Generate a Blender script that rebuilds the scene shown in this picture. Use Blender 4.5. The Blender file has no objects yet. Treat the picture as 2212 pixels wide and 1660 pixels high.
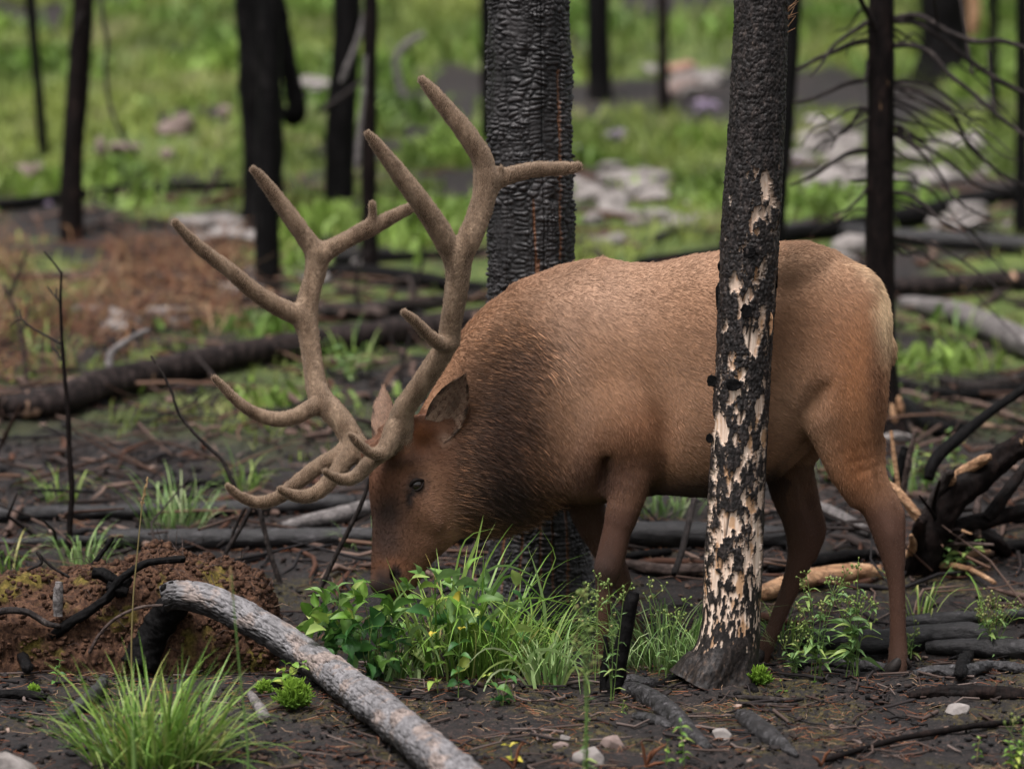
import bpy, math, random
import numpy as np
from mathutils import Vector, Matrix
from mathutils.bvhtree import BVHTree

random.seed(7)
RNG = np.random.default_rng(11)
SC = bpy.context.scene
COL = SC.collection

# ------------------------------------------------------------------ camera, sky, sun, exposure
CAMP = np.array([0.0, -15.0, 2.4])
TGT = np.array([0.0, 0.0, 1.027])
PX = 3.6 / 2212.0                       # metres per reference unit at the elk (photo = 2212 x 1660 units)
DIST = float(np.linalg.norm(TGT - CAMP))
LENS = 36.0 * DIST / 3.6
FWD = (TGT - CAMP) / DIST
RGT = np.array([1.0, 0.0, 0.0])
UPV = np.cross(RGT, FWD)

cam_d = bpy.data.cameras.new("camera")
cam = bpy.data.objects.new("camera", cam_d)
COL.objects.link(cam)
cam.location = CAMP
cam.rotation_euler = Vector(FWD).to_track_quat('-Z', 'Y').to_euler()
cam_d.lens = LENS
cam_d.sensor_width = 36.0
cam_d.clip_start = 0.1
cam_d.clip_end = 300.0
cam_d.dof.use_dof = True
cam_d.dof.focus_distance = DIST + 0.08
cam_d.dof.aperture_fstop = 1.5
SC.camera = cam

SUN_ELEV = math.radians(67)
world = bpy.data.worlds.new("World")
SC.world = world
world.use_nodes = True
wn = world.node_tree
wn.nodes.clear()
sky_n = wn.nodes.new('ShaderNodeTexSky')
sky_n.sky_type = 'NISHITA'
sky_n.sun_disc = False
sky_n.sun_elevation = SUN_ELEV
sky_n.sun_rotation = math.radians(200)
sky_n.air_density = 1.0
sky_n.dust_density = 4.0
hsv = wn.nodes.new('ShaderNodeHueSaturation')      # an overcast sky: the blue mostly gone
hsv.inputs['Saturation'].default_value = 0.10
bg = wn.nodes.new('ShaderNodeBackground')
bg.inputs['Strength'].default_value = 0.06
wo = wn.nodes.new('ShaderNodeOutputWorld')
wn.links.new(sky_n.outputs[0], hsv.inputs['Color'])
wn.links.new(hsv.outputs[0], bg.inputs['Color'])
wn.links.new(bg.outputs[0], wo.inputs['Surface'])

sun_d = bpy.data.lights.new("sun", 'SUN')
sun_d.energy = 1.5
sun_d.angle = math.radians(24)
sun_d.color = (1.0, 0.935, 0.925)
sun = bpy.data.objects.new("sun", sun_d)
COL.objects.link(sun)
sun.location = (0, 0, 30)
# the bright part of the cloud cover: high, behind the camera and to its left
_sd = Vector((0.22, 0.33, -0.92))
sun.rotation_euler = _sd.to_track_quat('-Z', 'Y').to_euler()
sky_n.sun_rotation = math.atan2(-_sd.x, -_sd.y)

SC.view_settings.view_transform = 'Standard'
SC.view_settings.look = 'None'
SC.view_settings.gamma = 1.0
SC.view_settings.use_curve_mapping = False
SC.view_settings.exposure = 1.66
SC.render.engine = 'CYCLES'
SC.cycles.use_denoising = True
SC.cycles.max_bounces = 6
SC.cycles.diffuse_bounces = 3
SC.cycles.transparent_max_bounces = 6

# ------------------------------------------------------------------ helpers
def px2dir(px, py):
    px = np.asarray(px, float); py = np.asarray(py, float)
    k = 36.0 / LENS / 2212.0
    return FWD + RGT * ((px - 1106.0) * k)[..., None] + UPV * ((830.0 - py) * k)[..., None]

def P(px, py, Y=0.0):
    """Point of the place at depth Y that was measured at (px, py) in the photo."""
    d = px2dir(px, py)
    t = (np.asarray(Y, float) - CAMP[1]) / d[..., 1]
    return CAMP + d * t[..., None]

def scale_at(Y):
    return PX * (np.asarray(Y, float) - CAMP[1]) / 15.0

def topx(V):
    """side-view chart coordinates of points (used for coat regions and the like)"""
    r = V - CAMP
    w = r @ FWD
    k = LENS / 36.0 * 2212.0
    return 1106.0 + (r @ RGT) / w * k, 830.0 - (r @ UPV) / w * k

def lin(r, g, b):
    def f(c):
        c /= 255.0
        return c / 12.92 if c <= 0.04045 else ((c + 0.055) / 1.055) ** 2.4
    return (f(r), f(g), f(b))

# --- noise
_pt = np.random.default_rng(3).permutation(256)
_pt = np.concatenate([_pt, _pt, _pt])
_gr = np.random.default_rng(4).normal(size=(256, 3))
_gr /= np.linalg.norm(_gr, axis=1)[:, None]
_rv = np.random.default_rng(5).random((256, 3))

def perlin(p):
    p = np.asarray(p, float)
    i = np.floor(p).astype(int); f = p - i
    i &= 255
    u = f * f * f * (f * (f * 6 - 15) + 10)
    r = 0
    for a in (0, 1):
        for b in (0, 1):
            for c in (0, 1):
                h = _pt[_pt[_pt[(i[:, 0] + a) & 255] + ((i[:, 1] + b) & 255)] + ((i[:, 2] + c) & 255)]
                g = _gr[h]
                d = g[:, 0] * (f[:, 0] - a) + g[:, 1] * (f[:, 1] - b) + g[:, 2] * (f[:, 2] - c)
                w = (u[:, 0] if a else 1 - u[:, 0]) * (u[:, 1] if b else 1 - u[:, 1]) * (u[:, 2] if c else 1 - u[:, 2])
                r = r + d * w
    return r

def fbm(p, octv=4, gain=0.5):
    p = np.asarray(p, float); a = 1.0; r = 0
    for k in range(octv):
        r = r + a * perlin(p * (2.03 ** k) + 17.3 * k)
        a *= gain
    return r

def cells(p2):
    """2-D cellular noise: F1, F2 and a random value per cell"""
    i = np.floor(p2).astype(int)
    f1 = np.full(len(p2), 9.0); f2 = f1.copy(); rid = np.zeros(len(p2))
    for a in (-1, 0, 1):
        for b in (-1, 0, 1):
            c = i + (a, b)
            h = _pt[_pt[c[:, 0] & 255] + (c[:, 1] & 255)]
            q = c + 0.15 + 0.7 * _rv[h, :2]
            d = np.hypot(q[:, 0] - p2[:, 0], q[:, 1] - p2[:, 1])
            n = d < f1
            f2 = np.where(n, f1, np.minimum(f2, d))
            rid = np.where(n, _rv[h, 2], rid)
            f1 = np.minimum(f1, d)
    return f1, f2, rid

def sstep(a, b, x):
    t = np.clip((x - a) / (b - a), 0, 1)
    return t * t * (3 - 2 * t)

# --- ground height (smooth terrain; small bumps are added to it)
def base_z(y):
    y = np.asarray(y, float)
    # a shallow bench where the elk stands, then the slope
    z = np.interp(y, [-60, -0.15, 0.0, 0.55, 1.5, 60], [-5.4, -0.0135, -0.012, -0.046, 0.165, 6.6])
    z = z + 0.035 * np.clip(y - 6, 0, None) + 0.012 * np.clip(y - 14, 0, None)
    return z

def ground_z(x, y):
    x = np.asarray(x, float); y = np.asarray(y, float)
    s = x.shape
    q = np.stack([x.ravel(), y.ravel(), np.zeros(x.size)], 1)
    n = 0.05 * perlin(q * 0.45 + 3.1) + 0.022 * perlin(q * 1.7 + 9.7)
    far = np.clip((q[:, 1] - 3) / 8, 0, 1)
    n = n + far * 0.25 * perlin(q * 0.22 + 5.5)
    return (base_z(q[:, 1]) + n).reshape(s)

def gz(x, y):
    return float(ground_z(np.array([x]), np.array([y]))[0])

def G(px, py):
    """where the line of sight measured at (px, py) meets the ground"""
    d = px2dir(float(px), float(py))
    ys = np.concatenate([np.linspace(-3.2, 12, 400), np.linspace(12.1, 45, 250)])
    t = (ys - CAMP[1]) / d[1]
    q = CAMP + d * t[:, None]
    h = q[:, 2] - ground_z(q[:, 0], q[:, 1])
    k = np.argmax(h < 0)
    if h[k] >= 0: k = len(ys) - 1
    if k == 0: return q[0]
    a = h[k - 1] / (h[k - 1] - h[k] + 1e-12)
    r = q[k - 1] * (1 - a) + q[k] * a
    r[2] = gz(r[0], r[1])
    return r

# --- meshes
def npmesh(name, V, F, col=None, smooth=True, attrs=None):
    V = np.asarray(V, np.float32); F = np.asarray(F, np.int32)
    me = bpy.data.meshes.new(name)
    me.vertices.add(len(V)); me.vertices.foreach_set('co', V.ravel())
    n, k = F.shape
    me.loops.add(n * k); me.loops.foreach_set('vertex_index', F.ravel())
    me.polygons.add(n)
    me.polygons.foreach_set('loop_start', np.arange(0, n * k, k, dtype=np.int32))
    if smooth:
        me.polygons.foreach_set('use_smooth', np.ones(n, bool))
    me.update(calc_edges=True)
    me.validate()
    if col is not None: set_col(me, col)
    for an, av in (attrs or {}).items():
        at = me.attributes.new(an, 'FLOAT', 'POINT'); at.data.foreach_set('value', np.asarray(av, np.float32))
    return me

def set_col(me, col):
    at = me.attributes.new('col', 'FLOAT_COLOR', 'POINT')
    c = np.ones((len(col), 4), np.float32); c[:, :3] = col
    at.data.foreach_set('color', c.ravel())

def tagit(o, label=None, cat=None, group=None, kind=None):
    if label: o['label'] = label
    if cat: o['category'] = cat
    if group: o['group'] = group
    if kind: o['kind'] = kind
    return o

def empty(name, loc, label=None, cat=None, group=None):
    o = bpy.data.objects.new(name, None)
    o.empty_display_size = 0.1
    COL.objects.link(o)
    o.location = [float(v) for v in loc]
    return tagit(o, label, cat, group)

def put(name, me, mat, parent=None, loc=None):
    """links a mesh made in world coordinates; its origin goes to its base"""
    o = bpy.data.objects.new(name, me)
    if mat is not None and not me.materials: me.materials.append(mat)
    COL.objects.link(o)
    if loc is None:
        n = len(me.vertices); v = np.empty(n * 3, np.float32); me.vertices.foreach_get('co', v)
        v = v.reshape(-1, 3)
        loc = (float(v[:, 0].mean()), float(v[:, 1].mean()), float(v[:, 2].min()))
    me.transform(Matrix.Translation([-float(c) for c in loc]))
    o.location = [float(c) for c in loc]
    hang(o, parent)
    return o

def world_loc(o):
    l = Vector(o.location)
    if o.parent is not None: l = o.matrix_parent_inverse @ l + world_loc(o.parent)
    return l

def hang(o, parent):
    if parent is not None:
        o.parent = parent
        o.matrix_parent_inverse = Matrix.Translation(-world_loc(parent))

def spot(name, me, loc, rot, sc, parent, mat=None):
    """an object that shares mesh data, placed by location, euler and scale"""
    o = bpy.data.objects.new(name, me)
    COL.objects.link(o)
    o.location = [float(v) for v in loc]
    if isinstance(rot, Matrix): o.rotation_euler = rot.to_euler()
    else: o.rotation_euler = rot
    o.scale = sc if hasattr(sc, '__len__') else (sc, sc, sc)
    hang(o, parent)
    return o

def smoothpath(pts, n):
    """Catmull-Rom through pts (any columns), n samples, spaced by length"""
    pts = np.asarray(pts, float)
    if len(pts) == 2:
        t = np.linspace(0, 1, n)[:, None]
        return pts[0] * (1 - t) + pts[1] * t
    q = np.vstack([2 * pts[0] - pts[1], pts, 2 * pts[-1] - pts[-2]])
    out = []
    m = 24
    t = np.linspace(0, 1, m, endpoint=False)[:, None]
    for i in range(1, len(q) - 2):
        a, b, c, d = q[i - 1], q[i], q[i + 1], q[i + 2]
        out.append(0.5 * (2 * b + (c - a) * t + (2 * a - 5 * b + 4 * c - d) * t ** 2 + (3 * b - a - 3 * c + d) * t ** 3))
    out.append(pts[-1][None])
    o = np.vstack(out)
    s = np.concatenate([[0], np.cumsum(np.linalg.norm(np.diff(o[:, :3], axis=0), axis=1))])
    u = np.linspace(0, s[-1], n)
    return np.stack([np.interp(u, s, o[:, k]) for k in range(o.shape[1])], 1)

def tube(path, nseg, disp=None, cap=True, taper_end=False):
    """path rows x, y, z, r. disp(theta, s, P) -> radial offset in metres. Returns V, F(quads), theta, s"""
    C = path[:, :3]; R = path[:, 3]
    n = len(C)
    T = np.gradient(C, axis=0); T /= np.linalg.norm(T, axis=1)[:, None] + 1e-12
    ref = np.array([0.0, -1.0, 0.0]) if abs(T[0, 1]) < 0.9 else np.array([1.0, 0, 0])
    N = np.empty_like(C)
    a = ref - T[0] * (ref @ T[0]); N[0] = a / np.linalg.norm(a)
    for i in range(1, n):
        a = N[i - 1] - T[i] * (N[i - 1] @ T[i]); N[i] = a / np.linalg.norm(a)
    B = np.cross(T, N)
    th = np.linspace(0, 2 * np.pi, nseg, endpoint=False)
    s = np.concatenate([[0], np.cumsum(np.linalg.norm(np.diff(C, axis=0), axis=1))])
    TH, SS = np.meshgrid(th, s)
    D = N[:, None, :] * np.cos(th)[None, :, None] + B[:, None, :] * np.sin(th)[None, :, None]
    RR = np.repeat(R[:, None], nseg, 1)
    V = C[:, None, :] + D * RR[..., None]
    if disp is not None:
        d = disp(TH.ravel(), SS.ravel(), V.reshape(-1, 3), RR.ravel()).reshape(n, nseg)
        V = V + D * d[..., None]
    V = V.reshape(-1, 3)
    i = np.arange(n - 1)[:, None] * nseg; j = np.arange(nseg)[None]; j2 = (j + 1) % nseg
    F = np.stack([i + j, i + j2, i + nseg + j2, i + nseg + j], -1).reshape(-1, 4)
    TH = TH.ravel(); SS = SS.ravel()
    if cap:
        # end caps: inner ring pulled in, then a centre point (quads with a doubled corner are avoided by using a small ring)
        base = len(V)
        V = np.vstack([V, C[0] - T[0] * 0.12 * R[0], C[-1] + T[-1] * 0.12 * R[-1]])
        TH = np.append(TH, [0, 0]); SS = np.append(SS, [0, s[-1]])
        k = np.arange(0, nseg, 2); k1 = (k + 1) % nseg; k2 = (k + 2) % nseg
        f0 = np.stack([np.full(len(k), base), k2, k1, k], -1)
        o = (n - 1) * nseg
        f1 = np.stack([np.full(len(k), base + 1), o + k, o + k1, o + k2], -1)
        F = np.vstack([F, f0, f1])
    return V, F, TH, SS

def tubes(Ps, Rs, ns=4):
    """many thin tubes at once: Ps (N,k,3), Rs (N,k)"""
    N, k, _ = Ps.shape
    T = np.gradient(Ps, axis=1); T /= np.linalg.norm(T, axis=2)[..., None] + 1e-12
    ref = np.where(np.abs(T[..., 2:3]) > 0.8, np.array([1.0, 0, 0]), np.array([0, 0, 1.0]))
    A = np.cross(T, ref); A /= np.linalg.norm(A, axis=2)[..., None] + 1e-12
    B = np.cross(T, A)
    th = np.linspace(0, 2 * np.pi, ns, endpoint=False)
    V = Ps[:, :, None, :] + Rs[:, :, None, None] * (A[:, :, None, :] * np.cos(th)[None, None, :, None] + B[:, :, None, :] * np.sin(th)[None, None, :, None])
    V = V.reshape(-1, 3)
    a = (np.arange(N) * k * ns)[:, None, None]; b = (np.arange(k - 1) * ns)[None, :, None]; c = np.arange(ns)[None, None]
    c2 = (c + 1) % ns
    F = np.stack([a + b + c, a + b + c2, a + b + ns + c2, a + b + ns + c], -1).reshape(-1, 4)
    return V, F

def ribbons(Ps, W, side):
    """flat blades: Ps (N,k,3), W (N,k) half widths, side (N,3) or (N,k,3)"""
    N, k, _ = Ps.shape
    if side.ndim == 2: side = side[:, None, :]
    V = np.stack([Ps - side * W[..., None], Ps + side * W[..., None]], 2).reshape(-1, 3)
    a = (np.arange(N) * k * 2)[:, None]; b = (np.arange(k - 1) * 2)[None]
    F = np.stack([a + b, a + b + 1, a + b + 3, a + b + 2], -1).reshape(-1, 4)
    return V, F

def merge(parts):
    """joins (V, F, col) triples of quads"""
    o = 0; Vs, Fs, Cs = [], [], []
    for V, F, C in parts:
        Vs.append(V); Fs.append(F + o); Cs.append(np.broadcast_to(np.asarray(C, float), (len(V), 3))); o += len(V)
    return np.vstack(Vs), np.vstack(Fs), np.vstack(Cs)

def ball(n=18, mm=12):
    th = np.linspace(0, np.pi, mm); ph = np.linspace(0, 2 * np.pi, n, endpoint=False)
    T, H = np.meshgrid(th, ph, indexing='ij')
    V = np.stack([np.sin(T) * np.cos(H), np.sin(T) * np.sin(H), np.cos(T)], -1).reshape(-1, 3)
    i = np.arange(mm - 1)[:, None] * n; j = np.arange(n)[None]; j2 = (j + 1) % n
    return V, np.stack([i + j, i + n + j, i + n + j2, i + j2], -1).reshape(-1, 4)

# --- materials
class NT:
    def __init__(s, name, rough=0.8, spec=0.3):
        s.m = bpy.data.materials.new(name); s.m.use_nodes = True
        s.t = s.m.node_tree; s.n = s.t.nodes
        s.b = s.n['Principled BSDF']
        s.b.inputs['Roughness'].default_value = rough
        s.b.inputs['Specular IOR Level'].default_value = spec
        s._tc = None
    def link(s, a, b): s.t.links.new(a, b)
    def attr(s, name, out='Color'):
        a = s.n.new('ShaderNodeAttribute'); a.attribute_name = name
        return a.outputs[out]
    def coord(s, scale=(1, 1, 1)):
        if s._tc is None: s._tc = s.n.new('ShaderNodeTexCoord')
        mp = s.n.new('ShaderNodeMapping'); mp.inputs['Scale'].default_value = scale
        s.link(s._tc.outputs['Object'], mp.inputs[0])
        return mp.outputs[0]
    def noise(s, sc, det=6, rough=0.6, stretch=(1, 1, 1)):
        n = s.n.new('ShaderNodeTexNoise')
        n.inputs['Scale'].default_value = sc; n.inputs['Detail'].default_value = det; n.inputs['Roughness'].default_value = rough
        s.link(s.coord(stretch), n.inputs['Vector'])
        return n.outputs['Fac']
    def ramp(s, fac, stops, interp='LINEAR'):
        r = s.n.new('ShaderNodeValToRGB'); cr = r.color_ramp; cr.interpolation = interp
        while len(cr.elements) < len(stops): cr.elements.new(0.5)
        for e, (p, c) in zip(cr.elements, stops):
            e.position = p; e.color = (*c, 1) if len(c) == 3 else c
        s.link(fac, r.inputs[0])
        return r.outputs[0]
    def mix(s, fac, a, b, mode='MIX'):
        m = s.n.new('ShaderNodeMix'); m.data_type = 'RGBA'; m.blend_type = mode
        for sock, v in ((m.inputs[0], fac), (m.inputs[6], a), (m.inputs[7], b)):
            if hasattr(v, 'links'): s.link(v, sock)
            elif isinstance(v, (int, float)): sock.default_value = v
            else: sock.default_value = (*v, 1)
        return m.outputs[2]
    def base(s, c):
        if hasattr(c, 'links'): s.link(c, s.b.inputs['Base Color'])
        else: s.b.inputs['Base Color'].default_value = (*c, 1)
        return s
    def bump(s, h, strength=0.3, dist=0.01):
        b = s.n.new('ShaderNodeBump'); b.inputs['Strength'].default_value = strength; b.inputs['Distance'].default_value = dist
        s.link(h, b.inputs['Height']); s.link(b.outputs[0], s.b.inputs['Normal'])
        return s
    def rough(s, v):
        s.link(v, s.b.inputs['Roughness']); return s
    def rnd(s):
        o = s.n.new('ShaderNodeObjectInfo'); return o.outputs['Random']
    def translucent(s, col, f=0.35):
        t = s.n.new('ShaderNodeBsdfTranslucent'); mx = s.n.new('ShaderNodeMixShader')
        if hasattr(col, 'links'): s.link(col, t.inputs['Color'])
        else: t.inputs['Color'].default_value = (*col, 1)
        mx.inputs[0].default_value = f
        out = s.n['Material Output']
        s.link(s.b.outputs[0], mx.inputs[1]); s.link(t.outputs[0], mx.inputs[2]); s.link(mx.outputs[0], out.inputs['Surface'])
        return s
# ------------------------------------------------------------------ ground sheet
def axis(fine_lo, fine_hi, step, lo, hi, grow=1.18):
    a = list(np.arange(fine_lo, fine_hi + 1e-6, step))
    d = step
    while a[-1] < hi: d *= grow; a.append(a[-1] + d)
    d = step
    while a[0] > lo: d *= grow; a.insert(0, a[0] - d)
    return np.array(a)

gx = axis(-2.15, 2.15, 0.0105, -70, 70, 1.13)
gy = np.concatenate([axis(-1.45, 1.6, 0.0105, -40, 1.6, 1.13), np.array([1.6 + 0.0105 * k + 0.00032 * k * k for k in range(1, 190)])])
_y = gy[-1]; _d = gy[-1] - gy[-2]; _l = list(gy)
while _y < 90: _d *= 1.08; _y += _d; _l.append(_y)
gy = np.array(_l)
GX, GY = np.meshgrid(gx, gy)
q = np.stack([GX.ravel(), GY.ravel(), np.zeros(GX.size)], 1)
GZ = ground_z(q[:, 0], q[:, 1])
near = ((np.abs(q[:, 0]) < 3.5) & (q[:, 1] > -2) & (q[:, 1] < 6))
bump = np.zeros(len(q))
qn = q[near]
bump[near] = 0.020 * fbm(qn * 7.0, 3) + 0.011 * np.abs(fbm(qn * 23 + 4, 3)) + 0.006 * fbm(qn * 70 + 8, 2)
GZ = GZ + bump - 0.004
qv = np.stack([q[:, 0], q[:, 1], GZ], 1)
# where things grow: moss near the trunk, grass up the slope
n1 = fbm(q * np.array([0.9, 0.9, 1]) + 31.0, 4)
moss = sstep(0.02, 0.28, fbm(q * 2.6 + 12, 4) + 0.25 * np.exp(-((q[:, 0] - 0.55) ** 2 / 0.7 + (q[:, 1] + 0.2) ** 2 / 0.12)) + 0.16 * np.exp(-((q[:, 0] + 0.1) ** 2 / 0.3 + (q[:, 1] + 0.35) ** 2 / 0.06))) * (q[:, 1] < 2.2)
green = sstep(3.2, 6.5, q[:, 1] + 1.6 * n1) * sstep(-0.16, 0.16, fbm(q * 0.42 + 77, 3) + .9 * fbm(q * 1.3 + 14, 3) + .03) * .85
nx, ny = len(gx), len(gy)
ii = np.arange(ny - 1)[:, None] * nx + np.arange(nx - 1)[None]
F = np.stack([ii, ii + 1, ii + nx + 1, ii + nx], -1).reshape(-1, 4)
g_me = npmesh("ground", qv, F, attrs={'moss': moss, 'green': green, 'hgt': np.clip(bump * 25 + 0.5, 0, 1)})

m = NT("ground_soil", 0.85, 0.35)
n_a = m.noise(3.0, 8, 0.65); n_b = m.noise(38, 6, 0.7); n_c = m.noise(140, 3, 0.6)
c = m.ramp(n_b, [(0.30, (0.0035, 0.0029, 0.0029)), (0.50, (0.0085, 0.0062, 0.0058)), (0.60, (0.028, 0.0185, 0.0165)), (0.72, (0.105, 0.072, 0.062))])
c = m.mix(m.ramp(n_a, [(0.42, (0, 0, 0)), (0.62, (1, 1, 1))]), c, (0.0050, 0.0038, 0.0037))
c = m.mix(m.ramp(n_c, [(0.62, (0, 0, 0)), (0.72, (0.7, 0.7, 0.7))]), c, (0.17, 0.12, 0.10))
ms = m.ramp(n_b, [(0.35, (0.018, 0.016, 0.005)), (0.55, (0.055, 0.046, 0.012)), (0.7, (0.09, 0.064, 0.024))])
mf = m.mix(1.0, m.attr('moss', 'Fac'), m.ramp(n_b, [(0.46, (0.0, 0.0, 0.0)), (0.60, (.8, .8, .8))]), 'MULTIPLY')
c = m.mix(mf, c, ms)
gr = m.ramp(m.noise(6, 6, 0.65), [(0.34, (0.035, 0.05, 0.010)), (0.5, (0.075, 0.115, 0.022)), (0.66, (0.14, 0.16, 0.04)), (0.8, (0.19, 0.16, 0.11))])
c = m.mix(m.attr('green', 'Fac'), c, gr)
m.base(c)
m.rough(m.ramp(n_b, [(0.3, (0.55, 0.55, 0.55)), (0.6, (0.95, 0.95, 0.95))]))
m.bump(n_b, 0.7, 0.012)
M_GROUND = m.m
g_o = put("ground", g_me, M_GROUND, loc=(0, 0, 0))
g_o['kind'] = 'structure'
# ------------------------------------------------------------------ materials of burned wood
def char_mat(name, dark=(0.0018, 0.0016, 0.0017), mid=(0.0038, 0.0033, 0.0034), pale=(0.017, 0.015, 0.0148), wood=None, wood_amt=0.66, stretch=(1, 1, .35), sc=22, rough=(.45, .9), bump=.75, spec=.09):
    m = NT(name, .6, spec)
    n = m.noise(sc, 8, .68, stretch); n2 = m.noise(sc * .22, 5, .6, stretch)
    c = m.ramp(n, [(.36, dark), (.56, mid), (.72, pale)])
    vo = m.n.new('ShaderNodeTexVoronoi'); vo.feature = 'DISTANCE_TO_EDGE'; vo.inputs['Scale'].default_value = sc * 1.9
    m.link(m.coord(stretch), vo.inputs['Vector'])
    ck = m.ramp(vo.outputs[0], [(0.0, (.25,) * 3), (.10, (1,) * 3)])
    c = m.mix(.75, c, ck, 'MULTIPLY')
    if wood is not None:
        f = m.ramp(n2, [(wood_amt, (0, 0, 0)), (wood_amt + .025, (1, 1, 1))])
        wv = m.mix(n, tuple(v * .6 for v in wood), wood)
        c = m.mix(f, c, wv)
    m.base(c); m.rough(m.ramp(n, [(.35, (rough[0],) * 3), (.65, (rough[1],) * 3)])); m.bump(n, bump, .012)
    return m.m
M_CHAR = char_mat("charred_wood")
M_CHAR_BROWN = char_mat("charred_brown_bark", (0.0030, 0.0021, 0.0020), (0.0095, 0.0062, 0.0056), (0.030, 0.019, 0.016), wood=(0.34, 0.20, 0.11), wood_amt=.615, sc=18)
M_CHAR_SPECK = char_mat("charred_speckled_bark", (0.006, 0.0046, 0.0046), (0.028, 0.0205, 0.019), (0.14, 0.105, 0.096), wood=(0.40, 0.25, 0.17), wood_amt=.635, sc=26)
M_GREYWOOD = char_mat("weathered_grey_wood", (0.07, 0.063, 0.062), (0.17, 0.155, 0.15), (0.30, 0.275, 0.265), sc=30, stretch=(.5, 1, 1), rough=(.6, .9))
M_BROWNLOG = char_mat("scorched_brown_log", (0.022, 0.015, 0.013), (0.075, 0.055, 0.048), (0.20, 0.155, 0.135), wood=(0.33, 0.22, 0.15), wood_amt=.6, sc=14, stretch=(.6, 1, 1))
M_SPLIT = char_mat("fresh_split_wood", (0.20, 0.10, 0.05), (0.42, 0.25, 0.14), (0.58, 0.40, 0.26), sc=26, stretch=(.3, 1, 1), rough=(.6, .9), spec=.25)
M_SILVER = char_mat("silvery_charred_log", (.0055, .005, .0053), (.022, .0205, .0215), (.105, .10, .104), sc=30, stretch=(.35, 1, 1), rough=(.34, .75), bump=1.0, spec=.35)
M_TWIG = char_mat("burned_twig", (0.009, 0.008, 0.008), (0.022, 0.018, 0.017), (0.06, 0.05, 0.045), sc=40)
M_BRANCH = char_mat("burned_branch", (0.012, 0.010, 0.010), (0.032, 0.026, 0.024), (0.10, 0.085, 0.078), sc=24)

# attribute-driven bark and wood for the two big trunks
m = NT("patchy_burned_bark", .7, .22)
nb = m.noise(60, 6, .7, (1, 1, .5)); ng = m.noise(24, 6, .65, (3, 3, .22))
bark = m.ramp(nb, [(.34, (.0050, .0043, .0043)), (.50, (.0135, .0112, .0105)), (.60, (.036, .029, .027)), (.72, (.10, .076, .062))])
wood = m.ramp(ng, [(.28, (.24, .135, .08)), (.42, (.50, .365, .275)), (.62, (.70, .57, .465))])
wood = m.mix(m.attr('tan', 'Fac'), wood, (.36, .20, .095))
c = m.mix(m.attr('bark', 'Fac'), wood, bark)
c = m.mix(m.attr('scorch', 'Fac'), c, m.ramp(nb, [(.36, (.006, .005, .005)), (.52, (.018, .014, .0125)), (.64, (.050, .036, .028)), (.74, (.16, .10, .065))]))
m.base(c); m.rough(m.ramp(m.attr('bark', 'Fac'), [(0, (.75,) * 3), (1, (.48,) * 3)])); m.bump(nb, .55, .006)
for bn in [x for x in m.n if x.type == 'BUMP']: m.link(m.ramp(m.attr('bark', 'Fac'), [(0, (.08,) * 3), (1, (.65,) * 3)]), bn.inputs['Strength'])
M_PATCHY = m.m
m = NT("alligator_char", .45, .35)
nb = m.noise(70, 6, .7)
c = m.ramp(m.attr('h', 'Fac'), [(0.0, (.003, .0028, .0029)), (.4, (.0115, .0104, .0108)), (1.0, (.026, .0238, .0243))])
c = m.mix(m.ramp(nb, [(.55, (0, 0, 0)), (.75, (.6, .6, .6))]), c, (.036, .033, .034))
c = m.mix(m.ramp(m.noise(6, 5, .65, (1, 1, .5)), [(.48, (0, 0, 0)), (.68, (.55, .55, .55))]), c, (.050, .045, .045))
c = m.mix(m.ramp(m.noise(4, 4, .6, (2.2, 2.2, .4)), [(.50, (0, 0, 0)), (.62, (.7, .7, .7))]), c, (.0035, .003, .003))
c = m.mix(m.attr('crack', 'Fac'), c, (.15, .062, .026))
m.base(c); m.rough(m.ramp(nb, [(.3, (.34,) * 3), (.7, (.75,) * 3)])); m.bump(nb, .4, .005)
M_ALLIG = m.m

def rows(pts, Y):
    """photo-chart rows (px, py, radius) at depth Y -> x, y, z, r"""
    return np.array([(*P(x, y, Y), r * scale_at(Y)) for x, y, r in pts])

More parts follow.
